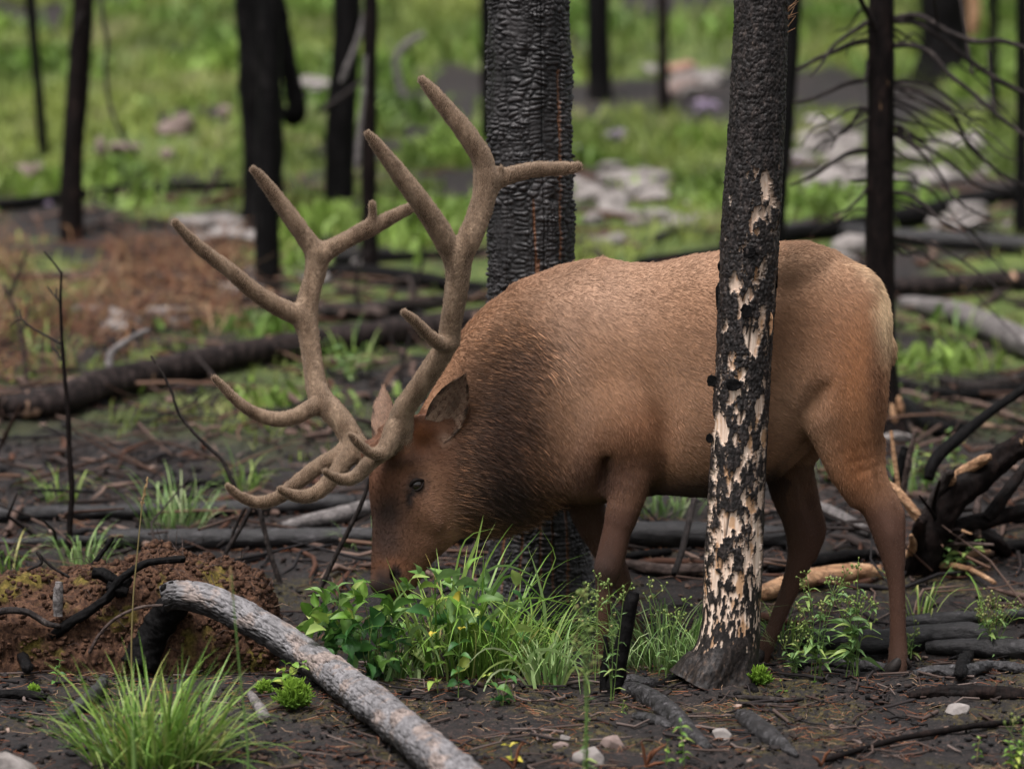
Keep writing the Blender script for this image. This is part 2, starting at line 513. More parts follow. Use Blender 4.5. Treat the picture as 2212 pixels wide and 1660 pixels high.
# ------------------------------------------------------------------ the pale-patched trunk in front of the elk
TY = -0.03
tr = rows([(1540, 1482, 96), (1548, 1462, 86), (1563, 1432, 75), (1573, 1395, 68), (1579, 1350, 64.5), (1581, 1300, 63), (1585, 1200, 61.5), (1589, 1100, 60), (1597, 950, 60), (1605, 800, 59.5), (1613, 650, 60.5), (1619, 540, 61.5), (1627, 400, 61), (1635, 250, 60), (1641, 120, 58.5), (1646, 0, 57.5), (1652, -160, 56)], TY)
tr[:, 3] -= np.interp(tr[:, 2], [0, .4, 1.0, 1.6, 1.9, 3], [.001, .004, .010, .012, .016, .017])
fine = smoothpath(tr, 900)
up = np.array([(fine[-1][0] + .02 * k, TY + .01 * k, fine[-1][2] + .5 * k, fine[-1][3] * (1 - .075 * k)) for k in range(1, 11)])
_msk = {}
def patch_disp(th, s, V, R):
    px, py = topx(V)
    a = th
    q = np.stack([np.cos(a) * 1.0, np.sin(a) * 1.0, s * 0], 1) * R[:, None]
    Hh = V[:, 2] - V[:, 2].min()
    q[:, 2] = V[:, 2]
    big = fbm(q * np.array([31, 31, 11.5]) + 2.2, 3) + .45 * fbm(q * np.array([80, 80, 32]) + 40, 3) + .26 * fbm(q * np.array([190, 190, 110]) + 7, 2)
    cover = np.interp(py, [-200, 330, 372, 600, 800, 880, 1000, 1100, 1200, 1290, 1340, 1400, 1440, 1480], [1.4, .80, .34, .28, .22, .16, .12, .05, -.03, .0, .06, .30, .9, 1.6])
    # the bark hangs on longer on the upper left, and has come off along the drying crack
    cover = cover + .28 * sstep(1000, 500, py) * sstep(1600, 1560, px - (py - 700) * -.045)
    cxx = np.interp(py, [480, 620, 700, 850, 960, 1100, 1200, 1320], [1676, 1640, 1622, 1610, 1592, 1576, 1562, 1545])
    cover = cover - .12 * np.exp(-((px - cxx + 4) / 9) ** 2) * (py > 470) * (py < 1000)
    for bx, by, rx, ry in ((1650, 388, 13, 24), (1635, 466, 11, 10), (1592, 606, 7, 22), (1622, 720, 16, 34), (1586, 850, 18, 22), (1637, 868, 8, 24), (1552, 915, 13, 30)):
        cover = cover - .75 * np.exp(-((px - bx) / rx) ** 2 - ((py - by) / ry) ** 2)
    fleck = sstep(1220, 1330, py)
    v = big * (1 - .45 * fleck) + cover + fleck * .75 * fbm(q * np.array([110, 110, 34]) + 70, 2)
    b = sstep(-.04, .03, v)
    w3 = np.stack([perlin(q * 26), perlin(q * 26 + 9)], 1)
    f1, f2, rid = cells(np.stack([a * R / .0125, V[:, 2] / .021], 1) + .8 * w3)
    plate = sstep(.02, .34, f2 - f1) * (.25 + .9 * rid)
    rough = .0030 * plate + .0055 * fbm(q * np.array([30, 30, 13]) + 3, 3) + .0036 * fbm(q * np.array([120, 120, 70]), 3)
    rough = rough * (1 - .5 * sstep(820, 980, py))
    thick = (.0085 + .006 * sstep(800, 450, py)) * (1 - .75 * sstep(1180, 1330, py)) + np.clip(rough, -.006, .014) * (1 - .55 * sstep(1180, 1330, py))
    d = b * np.clip(thick, .0012, .03)
    # long drying crack that winds down the stem
    cx = np.interp(py, [480, 620, 700, 850, 960, 1100, 1200, 1320], [1676, 1640, 1622, 1610, 1592, 1576, 1562, 1545])
    front = V[:, 1] < TY + .01
    ck = np.exp(-((px - cx) / 2.2) ** 2) * front * (py > 470) * (py < 1330)
    d = d - .006 * ck * (1 - .5 * b) + .0012 * fbm(q * np.array([60, 60, 6]), 2) * (1 - b)
    # root flare
    fl_ = sstep(1385, 1480, py)
    d = d + fl_ * (.016 * np.cos(a * 5 + 1.3 + 2 * perlin(q * 4)) + .020 * fbm(np.stack([np.cos(a) * 2.2, np.sin(a) * 2.2, V[:, 2] * 4], 1), 3) + .006 * fbm(q * np.array([50, 50, 18]), 3))
    _msk['bark'] = np.clip(b, 0, 1)
    _msk['scorch'] = np.clip(np.maximum(np.maximum(.9 * ck * (1 - b * .8), sstep(1352, 1462, py + 70 * fbm(q * np.array([30, 30, 11]) + 4, 3))), .75 * sstep(-.05, -.13, v) * 0), 0, 1)
    _msk['tan'] = sstep(.16, .36, fbm(q * np.array([22, 22, 9]) + 55, 3)) * .8 + .12 * np.exp(-(v + .05) ** 2 / .004) * (1 - b)
    return d
pp = np.vstack([fine, up])
V, F, TH, S_ = tube(pp, 250, patch_disp)
pad = len(V) - len(_msk['bark'])
att = {k: np.append(v, np.zeros(pad)) for k, v in _msk.items()}
t1 = empty("burned_pine", (fine[0][0], TY, gz(fine[0][0], TY)), "slim upright trunk with black bark flaking off pale wood, standing before the elk", "tree")
put("trunk", npmesh("patchy_trunk", V, F, attrs=att), M_PATCHY, t1)
# loose bark flakes that curl away from the stem, splinters at the top right
rg = np.random.default_rng(21)
def flake(px, py, Y, w, h, out, seed):
    r2 = np.random.default_rng(seed)
    c = P(px, py, Y); q = scale_at(Y)
    n = 9; u = np.linspace(-1, 1, n)
    U, W = np.meshgrid(u, u)
    e = 1 + .35 * perlin(np.stack([U.ravel() * 2, W.ravel() * 2, np.full(n * n, seed * 1.7)], 1)).reshape(n, n)
    x = U * w * q * e * np.sqrt(np.clip(1 - .45 * W ** 2, 0, 1)); z = W * h * q * e * np.sqrt(np.clip(1 - .5 * U ** 2, 0, 1))
    y = -out * (.5 + .5 * U * np.sign(w)) ** 2 + .004 * perlin(np.stack([U.ravel() * 3, W.ravel() * 3, np.full(n * n, seed * 3.1)], 1)).reshape(n, n)
    A = c + np.stack([x, y, z], -1).reshape(-1, 3)
    Bk = A + np.array([0, .006, 0])
    ii = np.arange(n - 1)[:, None] * n + np.arange(n - 1)[None]
    f = np.stack([ii, ii + 1, ii + n + 1, ii + n], -1).reshape(-1, 4)
    per = np.concatenate([np.arange(n), np.arange(n - 1) * n + 2 * n - 1, (n * n - 2) - np.arange(n - 1), (n * (n - 2)) - np.arange(n - 2) * n])
    p2 = np.roll(per, -1)
    side = np.stack([per, per + n * n, p2 + n * n, p2], 1)
    return np.vstack([A, Bk]), np.vstack([f, f[:, ::-1] + n * n, side])
for k, (x, y, w, h, o_) in enumerate([(1538, 822, 11, 13, .02), (1533, 946, 8, 10, .02), (1612, 672, 12, 16, .014), (1553, 640, 7, 30, .012), (1672, 600, 8, 34, .012), (1584, 830, 16, 14, .012), (1560, 575, 10, 14, .010), (1618, 545, 14, 12, .012)]):
    yy = TY - math.sqrt(max(.0, (60 * PX) ** 2 - ((x - np.interp(y, [400, 800, 1300], [1627, 1605, 1581])) * PX) ** 2)) - .006 if abs(x - np.interp(y, [400, 800, 1300], [1627, 1605, 1581])) < 56 else TY
    v, f = flake(x, y, yy, w, h, o_, k + 1)
    put("bark_flake", npmesh("bark_flake", v, f), M_CHAR, t1)
v, f = flake(1660, 700, TY - .045, 9, 26, .024, 12)
put("bark_flake", npmesh("bark_flake", v, f), M_SPLIT, t1)
sp = []
for k in range(16):
    a = P(1700 + rg.uniform(-3, 3), rg.uniform(-20, 72), TY - .02)
    b = a + np.array([rg.uniform(.015, .045), -.01, rg.uniform(.01, .06)])
    sp.append(np.linspace(a, b, 3))
V, F = tubes(np.array(sp), np.tile([.0022, .0016, .0004], (16, 1)), 4)
put("splinter_tuft", npmesh("splinter_tuft", V, F), M_SPLIT, t1)
# surface roots of that trunk
for pts in ([(1500, 1440, 34), (1468, 1462, 22), (1430, 1476, 12), (1405, 1482, 5)], [(1600, 1462, 30), (1618, 1480, 18), (1635, 1492, 6)]):
    q = np.array([(*(G(x, y) + (0, 0, -r * PX * .35)), r * PX) for x, y, r in pts])
    V, F, _, _ = tube(smoothpath(q, 30), 20, lambda th, s, V, R: .12 * R * fbm(V * 30, 3))
    put("root", npmesh("root", V, F), M_CHAR, t1)

# ------------------------------------------------------------------ the thick alligator-charred trunk behind the elk
BY = 1.10
bt = rows([(1163, 1322, 150), (1165, 1290, 136), (1166, 1240, 116), (1164, 1180, 105), (1160, 1100, 98), (1154, 950, 92), (1150, 800, 89.5), (1148, 650, 89), (1147, 500, 91), (1145, 350, 89), (1144, 200, 87.5), (1142, 60, 85.5), (1141, -150, 84)], BY)
fine = smoothpath(bt, 640)
up = np.array([(fine[-1][0], BY, fine[-1][2] + .6 * k, fine[-1][3] * (1 - .06 * k)) for k in range(1, 13)])
_ms2 = {}
def allig(th, s, V, R):
    px, py = topx(V)
    q = np.stack([np.cos(th) * R, np.sin(th) * R, V[:, 2]], 1)
    wx, wz = 1.3 * perlin(q * 6) + .6 * perlin(q * 17), 1.3 * perlin(q * 6 + 30) + .6 * perlin(q * 17 + 30)
    big = .5 + .5 * perlin(q * np.array([7, 7, 3]) + 11)
    f1, f2, rid = cells(np.stack([th * .145 / .050 + .8 * wx, V[:, 2] / .0185 + .9 * wz], 1))
    pil = sstep(.0, .5, f2 - f1)
    g1, g2, _ = cells(np.stack([th * .145 / .0155 + .9 * wx, V[:, 2] / .0125 + .9 * wz], 1) + 50)
    small = sstep(0, .4, g2 - g1)
    mixf = sstep(-.15, .25, fbm(q * np.array([6, 6, 4]) + 21, 2))
    cw = th * .145 / .060 + .55 * wx + .3 * perlin(q * np.array([3, 3, 1.5]) + 60)
    cf = cw - np.floor(cw); col_edge = sstep(0, .10, np.minimum(cf, 1 - cf))
    zoneA = sstep(-.1, .25, fbm(q * np.array([4, 4, 2.2]) + 91, 2))
    h = (pil * (1 - .6 * mixf) + .6 * mixf * small) * (.35 + .65 * np.maximum(col_edge, .8 * zoneA)) * (.35 + 1.25 * sstep(-.4, .4, fbm(q * np.array([9, 9, 5]) + 14, 2)))
    # ring-like rows of cushions on the left flank, deep vertical splits
    sp_ = 0
    for a0, w_ in ((-.62, .018), (.30, .014), (.85, .012), (2.4, .02), (-2.0, .02)):
        aa = (th - (a0 + .05 * fbm(np.stack([V[:, 2] * 2, V[:, 2] * 0 + a0, V[:, 2] * 0], 1), 2)) + np.pi) % (2 * np.pi) - np.pi
        sp_ = np.maximum(sp_, np.exp(-(aa / w_) ** 2))
    front = V[:, 1] < BY
    cr = 0
    for cx, y0, y1 in (((1163, 1168), 560, 1300), ((1205, 1210), 150, 560), ((1190, 1196), 1060, 1300), ((1130, 1122), 1120, 1300), ((1092, 1078), 1120, 1320), ((1219, 1230), 1080, 1300), ((1152, 1163), 430, 700)):
        x = np.interp(py, [y0, y1], cx) + 2.5 * perlin(np.stack([py * .03, py * 0 + cx[0], py * 0], 1))
        cr = np.maximum(cr, np.exp(-((px - x) / 2.0) ** 2) * front * (py > y0) * (py < y1) * (.55 + .45 * (perlin(np.stack([py * .02, py * 0 + cx[0], py * 0 + 4], 1)) > -.1)))
    hole = np.exp(-((px - 1136) / 10) ** 2 - ((py - 118) / 10) ** 2) + np.exp(-((px - 1062) / 14) ** 2 - ((py - 400) / 10) ** 2) + .9 * np.exp(-((px - 1195) / 8) ** 2 - ((py - 430) / 9) ** 2)
    _ms2['h'] = np.clip(h * (1 - .8 * sp_) * (1 - np.clip(hole * front, 0, 1)), 0, 1)
    _ms2['crack'] = np.clip(cr, 0, 1)
    flare = sstep(1180, 1320, py)
    return .0085 * h * (.5 + rid) + .012 * fbm(q * np.array([8, 8, 3.5]), 3) + .0022 * fbm(q * 70, 2) - .010 * sp_ - .008 * cr - .02 * np.clip(hole * front, 0, 1) + .02 * flare * np.cos(th * 5 + 1)
V, F, _, _ = tube(np.vstack([fine, up]), 300, allig)
pad = len(V) - len(_ms2['h'])
t2 = empty("charred_tree", (fine[0][0], BY, gz(fine[0][0], BY)), "thick black trunk with deeply cracked scaly char, rising behind the elk's shoulder", "tree")
put("trunk", npmesh("charred_trunk", V, F, attrs={k: np.append(v, np.zeros(pad)) for k, v in _ms2.items()}), M_ALLIG, t2)

# ------------------------------------------------------------------ burned trees standing further up the slope
def barky(amp, fr=16):
    def f(th, s, V, R):
        q = np.stack([np.cos(th) * R, np.sin(th) * R, s], 1)
        k = np.clip(R, .004, .1)
        u = np.stack([np.cos(th), np.sin(th), s / (k * 2.4)], 1)
        d = amp * R * (.8 * fbm(q * np.array([fr, fr, fr * .4]), 4) + .85 * fbm(u * np.array([2.6, 2.6, .55]), 3) + .45 * fbm(u * np.array([6.5, 6.5, 1.3]) + 9, 3))
        d = d + .08 * R * amp * 4 * perlin(q * np.array([5, 5, 2]))
        e = np.minimum(s, s.max() - s) / (1.6 * k)
        j = sstep(1, 0, e) * (np.minimum(s, s.max() - s) >= 0)
        d = d + j * R * (.55 * perlin(np.stack([np.cos(th) * 2.3, np.sin(th) * 2.3, np.round(s / (s.max() + 1e-6)) * 7 + R * 300], 1)) - .22)
        return np.maximum(d, -.85 * R)
    return f
def bole(pts, Y, grow, mat, parent, nseg=28, amp=.16, name="trunk", down=.15):
    r = rows(pts, Y)
    if down:
        r = np.vstack([[r[0][0], Y, r[0][2] - down, r[0][3] * 1.25], r])
    d = (r[-1][:3] - r[-2][:3]); d /= np.linalg.norm(d)
    if grow:
        tip = np.array([[*(r[-1][:3] + d * grow * k), r[-1][3] * (1 - .8 * k)] for k in (.35, .7, 1.0)])
        r = np.vstack([r, tip])
    p = smoothpath(r, 90)
    V, F, _, _ = tube(p, nseg, barky(amp))
    return put(name, npmesh("bole", V, F), mat, parent), p
def limb(pts, Y0, Y1, mat, parent, name="branch", r0=5, r1=1.5, nseg=8):
    n = len(pts)
    q = np.array([(*P(x, y, Y0 + (Y1 - Y0) * k / (n - 1)), (r0 + (r1 - r0) * k / (n - 1)) * scale_at(Y0)) for k, (x, y) in enumerate(pts)])
    V, F, _, _ = tube(smoothpath(q, 18 * n), nseg, barky(.25, 30))
    return put(name, npmesh("limb", V, F), mat, parent)
def tree(pts, label, mat, grow=3.5, name="burned_tree", Y=None, amp=.16, group="burned trees up the slope"):
    g = G(pts[0][0], pts[0][1]) if Y is None else np.array([P(pts[0][0], pts[0][1], Y)[0], Y, 0])
    t = empty(name, (g[0], g[1], gz(g[0], g[1])), label, "tree", group)
    bole(pts, g[1], grow, mat, t, amp=amp)
    return t, g[1]

tA, yA = tree([(154, 512, 27), (154, 440, 26), (158, 330, 24), (168, 190, 24), (178, 40, 23), (182, -60, 22)], "slim dark brown trunk flecked with orange wood near the left edge", M_CHAR_BROWN, 3.5)
limb([(178, 30), (160, 70), (150, 120)], yA - .1, yA - .2, M_CHAR_BROWN, tA, r0=9, r1=4)
limb([(216, -30), (222, 40), (232, 90), (228, 150), (236, 220), (262, 290), (300, 338)], yA + .3, yA - .2, M_BRANCH, tA, r0=6, r1=3)
limb([(198, 430), (230, 480), (262, 520), (300, 560)], yA - .2, yA - .5, M_BRANCH, tA, r0=5, r1=3)
tB, yB = tree([(94, 335, 11), (92, 300, 11), (84, 200, 11), (75, 110, 11), (66, 0, 12), (62, -60, 12)], "very thin black trunk at the far left with a slight lean", M_CHAR, 3)
tC, yC = tree([(566, 472, 55), (567, 440, 44), (568, 300, 44), (564, 200, 47), (558, 90, 46), (552, 0, 45), (548, -60, 44)], "broad black trunk behind the tip of the far antler", M_CHAR, 4.5)
tD, yD = tree([(577, 622, 30), (577, 560, 27), (578, 460, 27), (580, 330, 26), (582, 200, 25), (584, -60, 24)], "narrow black trunk standing just before the broad black trunk", M_CHAR, 4)
limb([(612, 250), (640, 240), (628, 170), (612, 60), (600, -10)], yC + .3, yC + .3, M_CHAR, tC, r0=26, r1=14, nseg=12)
tE, yE_ = tree([(731, 452, 34), (732, 400, 31), (738, 250, 32), (748, 100, 29), (752, -60, 28)], "black trunk with a grey branch leaning across it, left of the antler tops", M_CHAR, 4.5)
limb([(735, 180), (758, 125), (778, 75), (792, 20), (798, -20)], yE_ - .5, yE_ - .5, M_GREYWOOD, tE, r0=5, r1=8)
limb([(690, 240), (730, 215), (790, 170)], yE_ - .4, yE_ - .3, M_BRANCH, tE, r0=7, r1=5)
tF, yF = tree([(800, 602, 20), (799, 540, 19), (797, 430, 17), (797, 300, 16), (799, 150, 15), (801, -60, 15)], "slim reddish brown trunk with one orange scar, beside the dark trunk by the antlers", M_CHAR_BROWN, 3.5)
limb([(771, 365), (778, 280), (787, 195), (790, 120)], yF - .15, yF - .15, M_GREYWOOD, tF, r0=7, r1=4)
tG, yG = tree([(1053, 340, 15), (1052, 200, 14), (1050, 60, 13), (1049, -60, 13)], "thin black trunk half hidden by the thick scaly trunk", M_CHAR, 3.5)
tH, yH = tree([(1296, 212, 30), (1294, 180, 26), (1293, 90, 25), (1292, -60, 24)], "short looking black trunk in the grass right of the thick scaly trunk", M_CHAR, 5)
tI, yI = tree([(1672, 560, 22), (1682, 430, 20), (1694, 280, 20), (1706, 130, 19), (1716, -60, 18)], "dark leaning trunk close behind the pale patched trunk", M_CHAR, 4, amp=.1)
tJ, yJ = tree([(1436, 245, 16), (1434, 200, 13), (1432, 120, 12), (1430, -60, 11)], "thin brown trunk far up the slope in the middle", M_CHAR_BROWN, 4)
tK, yK = tree([(2206, 512, 16), (2206, 400, 14), (2207, 220, 13), (2208, -60, 12)], "black trunk cut by the right edge of the view", M_CHAR, 4)
tL, yL = tree([(2036, 172, 72), (2038, 120, 55), (2040, 60, 52), (2042, -60, 50)], "big black stump like trunk with an orange split side, upper right", M_CHAR, 4)
limb([(2100, 75), (2104, 30), (2106, -40)], yL - .5, yL - .5, M_SPLIT, tL, name="split_wood", r0=12, r1=16, nseg=10)
tM, yM = tree([(2148, 290, 12), (2146, 150, 11), (2144, -60, 10)], "thin dark trunk among the branches at the upper right", M_CHAR, 3.5)

# the branchy trunk at the right
tN, yN = tree([(1926, 946, 52), (1921, 915, 38), (1913, 860, 33), (1907, 780, 31), (1902, 640, 31), (1901, 480, 30.5), (1902, 330, 30), (1903, 170, 29), (1904, 30, 28), (1905, -80, 27)], "dark brown dead trunk with many drooping bare branches, behind the elk's rump", M_CHAR_BROWN, 3.5, name="dead_conifer", group=None)
for pts, r0, r1, dy in (
    ([(1925, 42), (1985, 35), (2050, 70), (2110, 90), (2160, 88), (2220, 105)], 7, 4.5, -.3),
    ([(1925, 45), (1975, 48), (2030, 80), (2100, 135), (2160, 175), (2220, 205)], 7, 5, -.2),
    ([(1925, 100), (1965, 98), (2010, 115), (2050, 160), (2100, 200), (2150, 245), (2222, 300)], 6, 4, -.35),
    ([(1925, 178), (1965, 175), (2020, 190), (2055, 215), (2095, 252), (2130, 262)], 4.5, 2, .3),
    ([(1925, 185), (1970, 192), (2015, 215), (2060, 250), (2090, 310), (2130, 350), (2170, 380), (2222, 405)], 5.5, 3, .1),
    ([(1925, 250), (1955, 262), (2000, 270), (2030, 278), (2038, 290)], 3.5, 1.5, .4),
    ([(1925, 272), (1960, 285), (1995, 312), (2035, 340), (2080, 375), (2110, 400), (2180, 415)], 4.5, 2.5, .2),
    ([(1925, 285), (1965, 310), (2005, 345), (2040, 390), (2060, 425), (2100, 455), (2140, 470)], 4.5, 2, -.4),
    ([(1925, 415), (1960, 420), (1995, 440), (2020, 465), (2045, 487), (2068, 493)], 5, 2, -.4),
    ([(1880, 88), (1840, 95), (1800, 112), (1760, 130), (1722, 150)], 6.5, 4, -.4),
    ([(1880, 45), (1840, 70), (1800, 100), (1780, 130), (1750, 165)], 6, 2, -.5),
    ([(1872, 172), (1830, 180), (1790, 198), (1750, 215), (1715, 222)], 5.5, 3, -.2),
    ([(1876, 130), (1872, 160), (1866, 178)], 5, 3, -.1),
    ([(1875, 325), (1840, 328), (1800, 350), (1760, 378), (1708, 400)], 6, 3, -.3),
    ([(1875, 388), (1850, 390), (1838, 390)], 4, 2, -.1),
    ([(1874, 405), (1855, 430), (1825, 455), (1795, 465)], 4, 2, -.4),
    ([(1893, 78), (1880, 40), (1862, 5), (1850, -30)], 6, 6, -.35),
    ([(2030, 80), (2022, 30), (2015, -20)], 3.5, 2.5, -.3),
    ([(2100, 160), (2088, 90), (2080, 30), (2070, -30)], 4, 3, .2),
    ([(2150, 245), (2140, 180), (2136, 110)], 3, 2, .2)):
    limb(pts, yN, yN + dy, M_BRANCH, tN, r0=r0 * 1.05, r1=r1 * 1.05)
_rb = np.random.default_rng(12)
for k in range(26):
    side = 1 if _rb.random() < .68 else -1
    y0 = _rb.uniform(-60, 560); L = _rb.uniform(70, 300) if side > 0 else _rb.uniform(40, 150)
    sl = _rb.uniform(.05, .35); x0 = 1902 + side * 20
    pts = [(x0, y0)] + [(x0 + side * L * t, y0 + L * (sl * t + .45 * t * t) + _rb.normal(0, 9)) for t in (.3, .6, .85, 1.0)]
    limb(pts, yN, yN + _rb.uniform(-.7, .7), M_BRANCH, tN, r0=_rb.uniform(2.5, 4.5), r1=1.2, nseg=6)
    if L > 120:
        m_ = pts[2]; limb([m_, (m_[0] + side * 22, m_[1] - 14), (m_[0] + side * 48, m_[1] - 10 + _rb.uniform(-12, 25))], yN, yN + _rb.uniform(-.4, .4), M_TWIG, tN, "twig", 2, 1, 5)
# bark stripped off its foot
for x, y, r, h in ((1930, 905, 10, 34), (1945, 880, 8, 26)):
    q = rows([(x - 4, y - h, r * .5), (x, y, r), (x + 4, y + h * .6, r * .4)], yN - .06)
    V, F, _, _ = tube(smoothpath(q, 14), 10, barky(.2))
    put("bare_wood_patch", npmesh("bare_wood", V, F), M_SPLIT, tN)

# ------------------------------------------------------------------ fallen logs
LOGLINES = []
def log(pts, label, mat, name="fallen_log", nseg=26, amp=.16, lift=0.0, group="fallen burned logs", Ys=None, n=90, cat="log", stubs=()):
    """rows of (px, py, radius); each rests on the ground where its lower edge was seen"""
    q = []
    for k, (x, y, r) in enumerate(pts):
        Y = Ys[k] if Ys else G(x, y + r * 1.05)[1]
        w = P(x, y, Y); rr = r * float(scale_at(Y))
        q.append((*w, rr))
    q = np.array(q)
    if not Ys: LOGLINES.append(np.array(pts, float))
    p = smoothpath(q, n)
    V, F, _, _ = tube(p, nseg, barky(amp))
    loc = (p[:, 0].mean(), p[:, 1].mean(), (p[:, 2] - p[:, 3]).min())
    if stubs:
        e = empty(name, loc, label, cat, group)
        put("trunk", npmesh("log", V, F), mat, e)
        for spts, r0, r1, smat in stubs:
            k = np.argmin(np.abs(topx(p[:, :3])[0] - spts[0][0]))
            limb(spts, p[k, 1], p[k, 1] + .1, smat, e, r0=r0, r1=r1)
        return e
    o = put(name, npmesh("log", V, F), mat, loc=loc)
    tagit(o, label, cat, group)
    return o

log([(-60, 878, 32), (0, 874, 32), (120, 866, 33), (210, 833, 34), (330, 805, 31), (500, 768, 30), (660, 742, 30), (850, 717, 29), (1060, 687, 28), (1140, 675, 27)], "long thick charred log behind the antlers, with a grey branch stub", M_CHAR_SPECK,
    stubs=(([(236, 800), (238, 768), (262, 745), (300, 722), (322, 712)], 10, 6, M_GREYWOOD),), amp=.12)
log([(232, 1160, 22), (330, 1163, 21), (420, 1163, 22), (560, 1162, 21), (700, 1160, 21), (850, 1157, 20), (1060, 1153, 19), (1300, 1152, 25), (1420, 1153, 27), (1540, 1155, 27), (1700, 1160, 24)], "straight smooth black log lying across the ground behind the elk's legs", M_SILVER, amp=.06, n=120)
log([(-40, 1174, 9), (60, 1170, 9), (160, 1166, 10), (235, 1164, 9)], "thin dark log at the left end of the straight black log", M_SILVER)
log([(-40, 1112, 16), (120, 1108, 17), (300, 1104, 16), (470, 1098, 17), (620, 1090, 17), (770, 1082, 16)], "dark grey log lying behind the straight black log, under the brow tines", M_SILVER)
log([(612, 1136, 12), (680, 1122, 16), (740, 1110, 18), (800, 1094, 17)], "short pale grey log beside the elk's forehead", M_GREYWOOD)
log([(-40, 446, 13), (60, 436, 12), (219, 413, 10), (340, 405, 11), (474, 400, 9), (520, 398, 7)], "thin dark log lying in the far grass at the left", M_CHAR)
log([(20, 597, 8), (140, 594, 9), (255, 591, 9), (370, 600, 9), (474, 614, 10), (560, 632, 10), (650, 652, 12), (740, 668, 13), (830, 678, 15)], "long thin brown pole lying across the rusty brush", M_BROWNLOG, stubs=(([(255, 600), (200, 622), (150, 640), (80, 660)], 7, 4, M_BRANCH),))
log([(700, 585, 16), (800, 590, 18), (900, 602, 18), (1000, 618, 15), (1060, 625, 14)], "dark log behind the near antler, left of the scaly trunk", M_CHAR)
log([(720, 560, 9), (820, 556, 9), (960, 548, 8), (1060, 545, 8)], "thin far log between the antlers and the scaly trunk", M_CHAR)
log([(690, 672, 17), (800, 668, 17), (900, 655, 15), (1000, 642, 12), (1060, 640, 11)], "grey burned log just behind the long thick charred log", M_BRANCH)
log([(960, 742, 15), (1010, 738, 17), (1060, 732, 17)], "stubby grey log tucked against the scaly trunk", M_GREYWOOD, stubs=(([(985, 735), (1010, 712), (1045, 690)], 7, 5, M_BROWNLOG),))
log([(1380, 566, 11), (1460, 556, 12), (1560, 543, 13), (1690, 508, 17), (1780, 496, 19), (1870, 484, 21), (1990, 462, 22), (2110, 434, 20), (2240, 408, 19)], "long black log running over the slope behind the elk's back", M_CHAR, amp=.1)
log([(1700, 492, 14), (1820, 497, 16), (1930, 510, 18), (2060, 518, 18), (2240, 532, 20)], "level black log crossing below the long black log at the right", M_SILVER, amp=.1)
log([(1890, 622, 22), (1940, 620, 22), (2060, 613, 22), (2160, 606, 21), (2250, 602, 20)], "brown topped charred log at the right edge behind the rump", M_CHAR_SPECK, amp=.1)
log([(1945, 652, 14), (2000, 660, 18), (2070, 676, 24), (2140, 706, 28), (2240, 752, 31)], "pale grey barkless log slanting down at the right edge", M_GREYWOOD, amp=.06)
log([(1724, 1376, 22), (1780, 1380, 26), (1900, 1386, 27), (2010, 1372, 25), (2090, 1368, 26), (2150, 1380, 22)], "cracked charred log behind the near hind leg", M_SILVER, amp=.2)
log([(2000, 1396, 14), (2110, 1398, 20), (2240, 1404, 22)], "charred log end lying right of the hind hoof", M_SILVER, amp=.2)
log([(1950, 1345, 16), (2030, 1338, 17), (2120, 1332, 14), (2240, 1322, 12)], "low black log at the right, behind the cracked log", M_SILVER)
log([(1740, 1088, 13), (1790, 1104, 14), (1840, 1130, 14), (1880, 1150, 12)], "grey log slanting between the hind legs", M_GREYWOOD)
log([(1640, 1282, 17), (1700, 1262, 20), (1760, 1246, 20), (1840, 1236, 20), (1900, 1232, 16)], "split orange wood lying between the hind legs", M_SPLIT, amp=.25, cat="log", group=None)
log([(1660, 1228, 10), (1740, 1216, 14), (1820, 1202, 14), (1890, 1196, 11)], "dark bark slab behind the split orange wood", M_CHAR)
log([(1350, 1202, 9), (1400, 1196, 9), (1450, 1190, 8)], "short black stick near the far front leg", M_CHAR, cat="stick", name="burned_stick", group=None)
log([(1500, 1075, 7), (1485, 1140, 7), (1470, 1200, 7), (1455, 1240, 7)], "thin stick leaning on the black log under the belly", M_BRANCH, name="burned_stick", cat="stick", group=None, Ys=[1.35, 1.2, 1.1, 1.0])
log([(1350, 1215, 10), (1440, 1232, 14), (1540, 1228, 14), (1680, 1214, 12)], "rough broken wood lying in the plants behind the pale patched trunk", M_BROWNLOG, amp=.3)
log([(2160, 1100, 14), (2180, 1110, 14), (2240, 1124, 14)], "dark log end at the right edge under the root crown", M_CHAR)
log([(1960, 1182, 11), (2060, 1186, 14), (2150, 1182, 14), (2240, 1176, 14)], "dark log lying under the broken root crown", M_CHAR)

# root crown and broken limbs at the right
rc = empty("root_crown", G(2010, 1235), "tangle of broken charred roots with orange torn wood at the right", "stump")
yR = G(2010, 1235)[1]
def rlimb(pts, r0, r1, mat, dy=0, name="root"):
    n = len(pts)
    q = np.array([(*P(x, y, yR + dy * k / (n - 1)), (r0 + (r1 - r0) * k / (n - 1)) * scale_at(yR)) for k, (x, y) in enumerate(pts)])
    V, F, _, _ = tube(smoothpath(q, 130), 26, barky(.34, 22))
    put(name, npmesh("root_limb", V, F), mat, rc)
rlimb([(1985, 1250), (2000, 1190), (2015, 1140), (2060, 1075), (2110, 1035), (2170, 985), (2230, 945)], 44, 24, M_CHAR_BROWN, -.1)
rlimb([(1980, 1180), (2005, 1110), (2030, 1060), (2048, 1030), (2056, 1018)], 16, 9, M_BRANCH, -.15)
rlimb([(2020, 1120), (2034, 1080), (2052, 1050), (2062, 1030)], 9, 6, M_SPLIT, -.13, "torn_wood")
rlimb([(2060, 1036), (2085, 1018), (2112, 1000), (2138, 985)], 16, 9, M_SPLIT, -.17, "torn_wood")
rlimb([(2030, 1165), (2080, 1135), (2150, 1120), (2230, 1098)], 22, 15, M_CHAR_BROWN, .05)
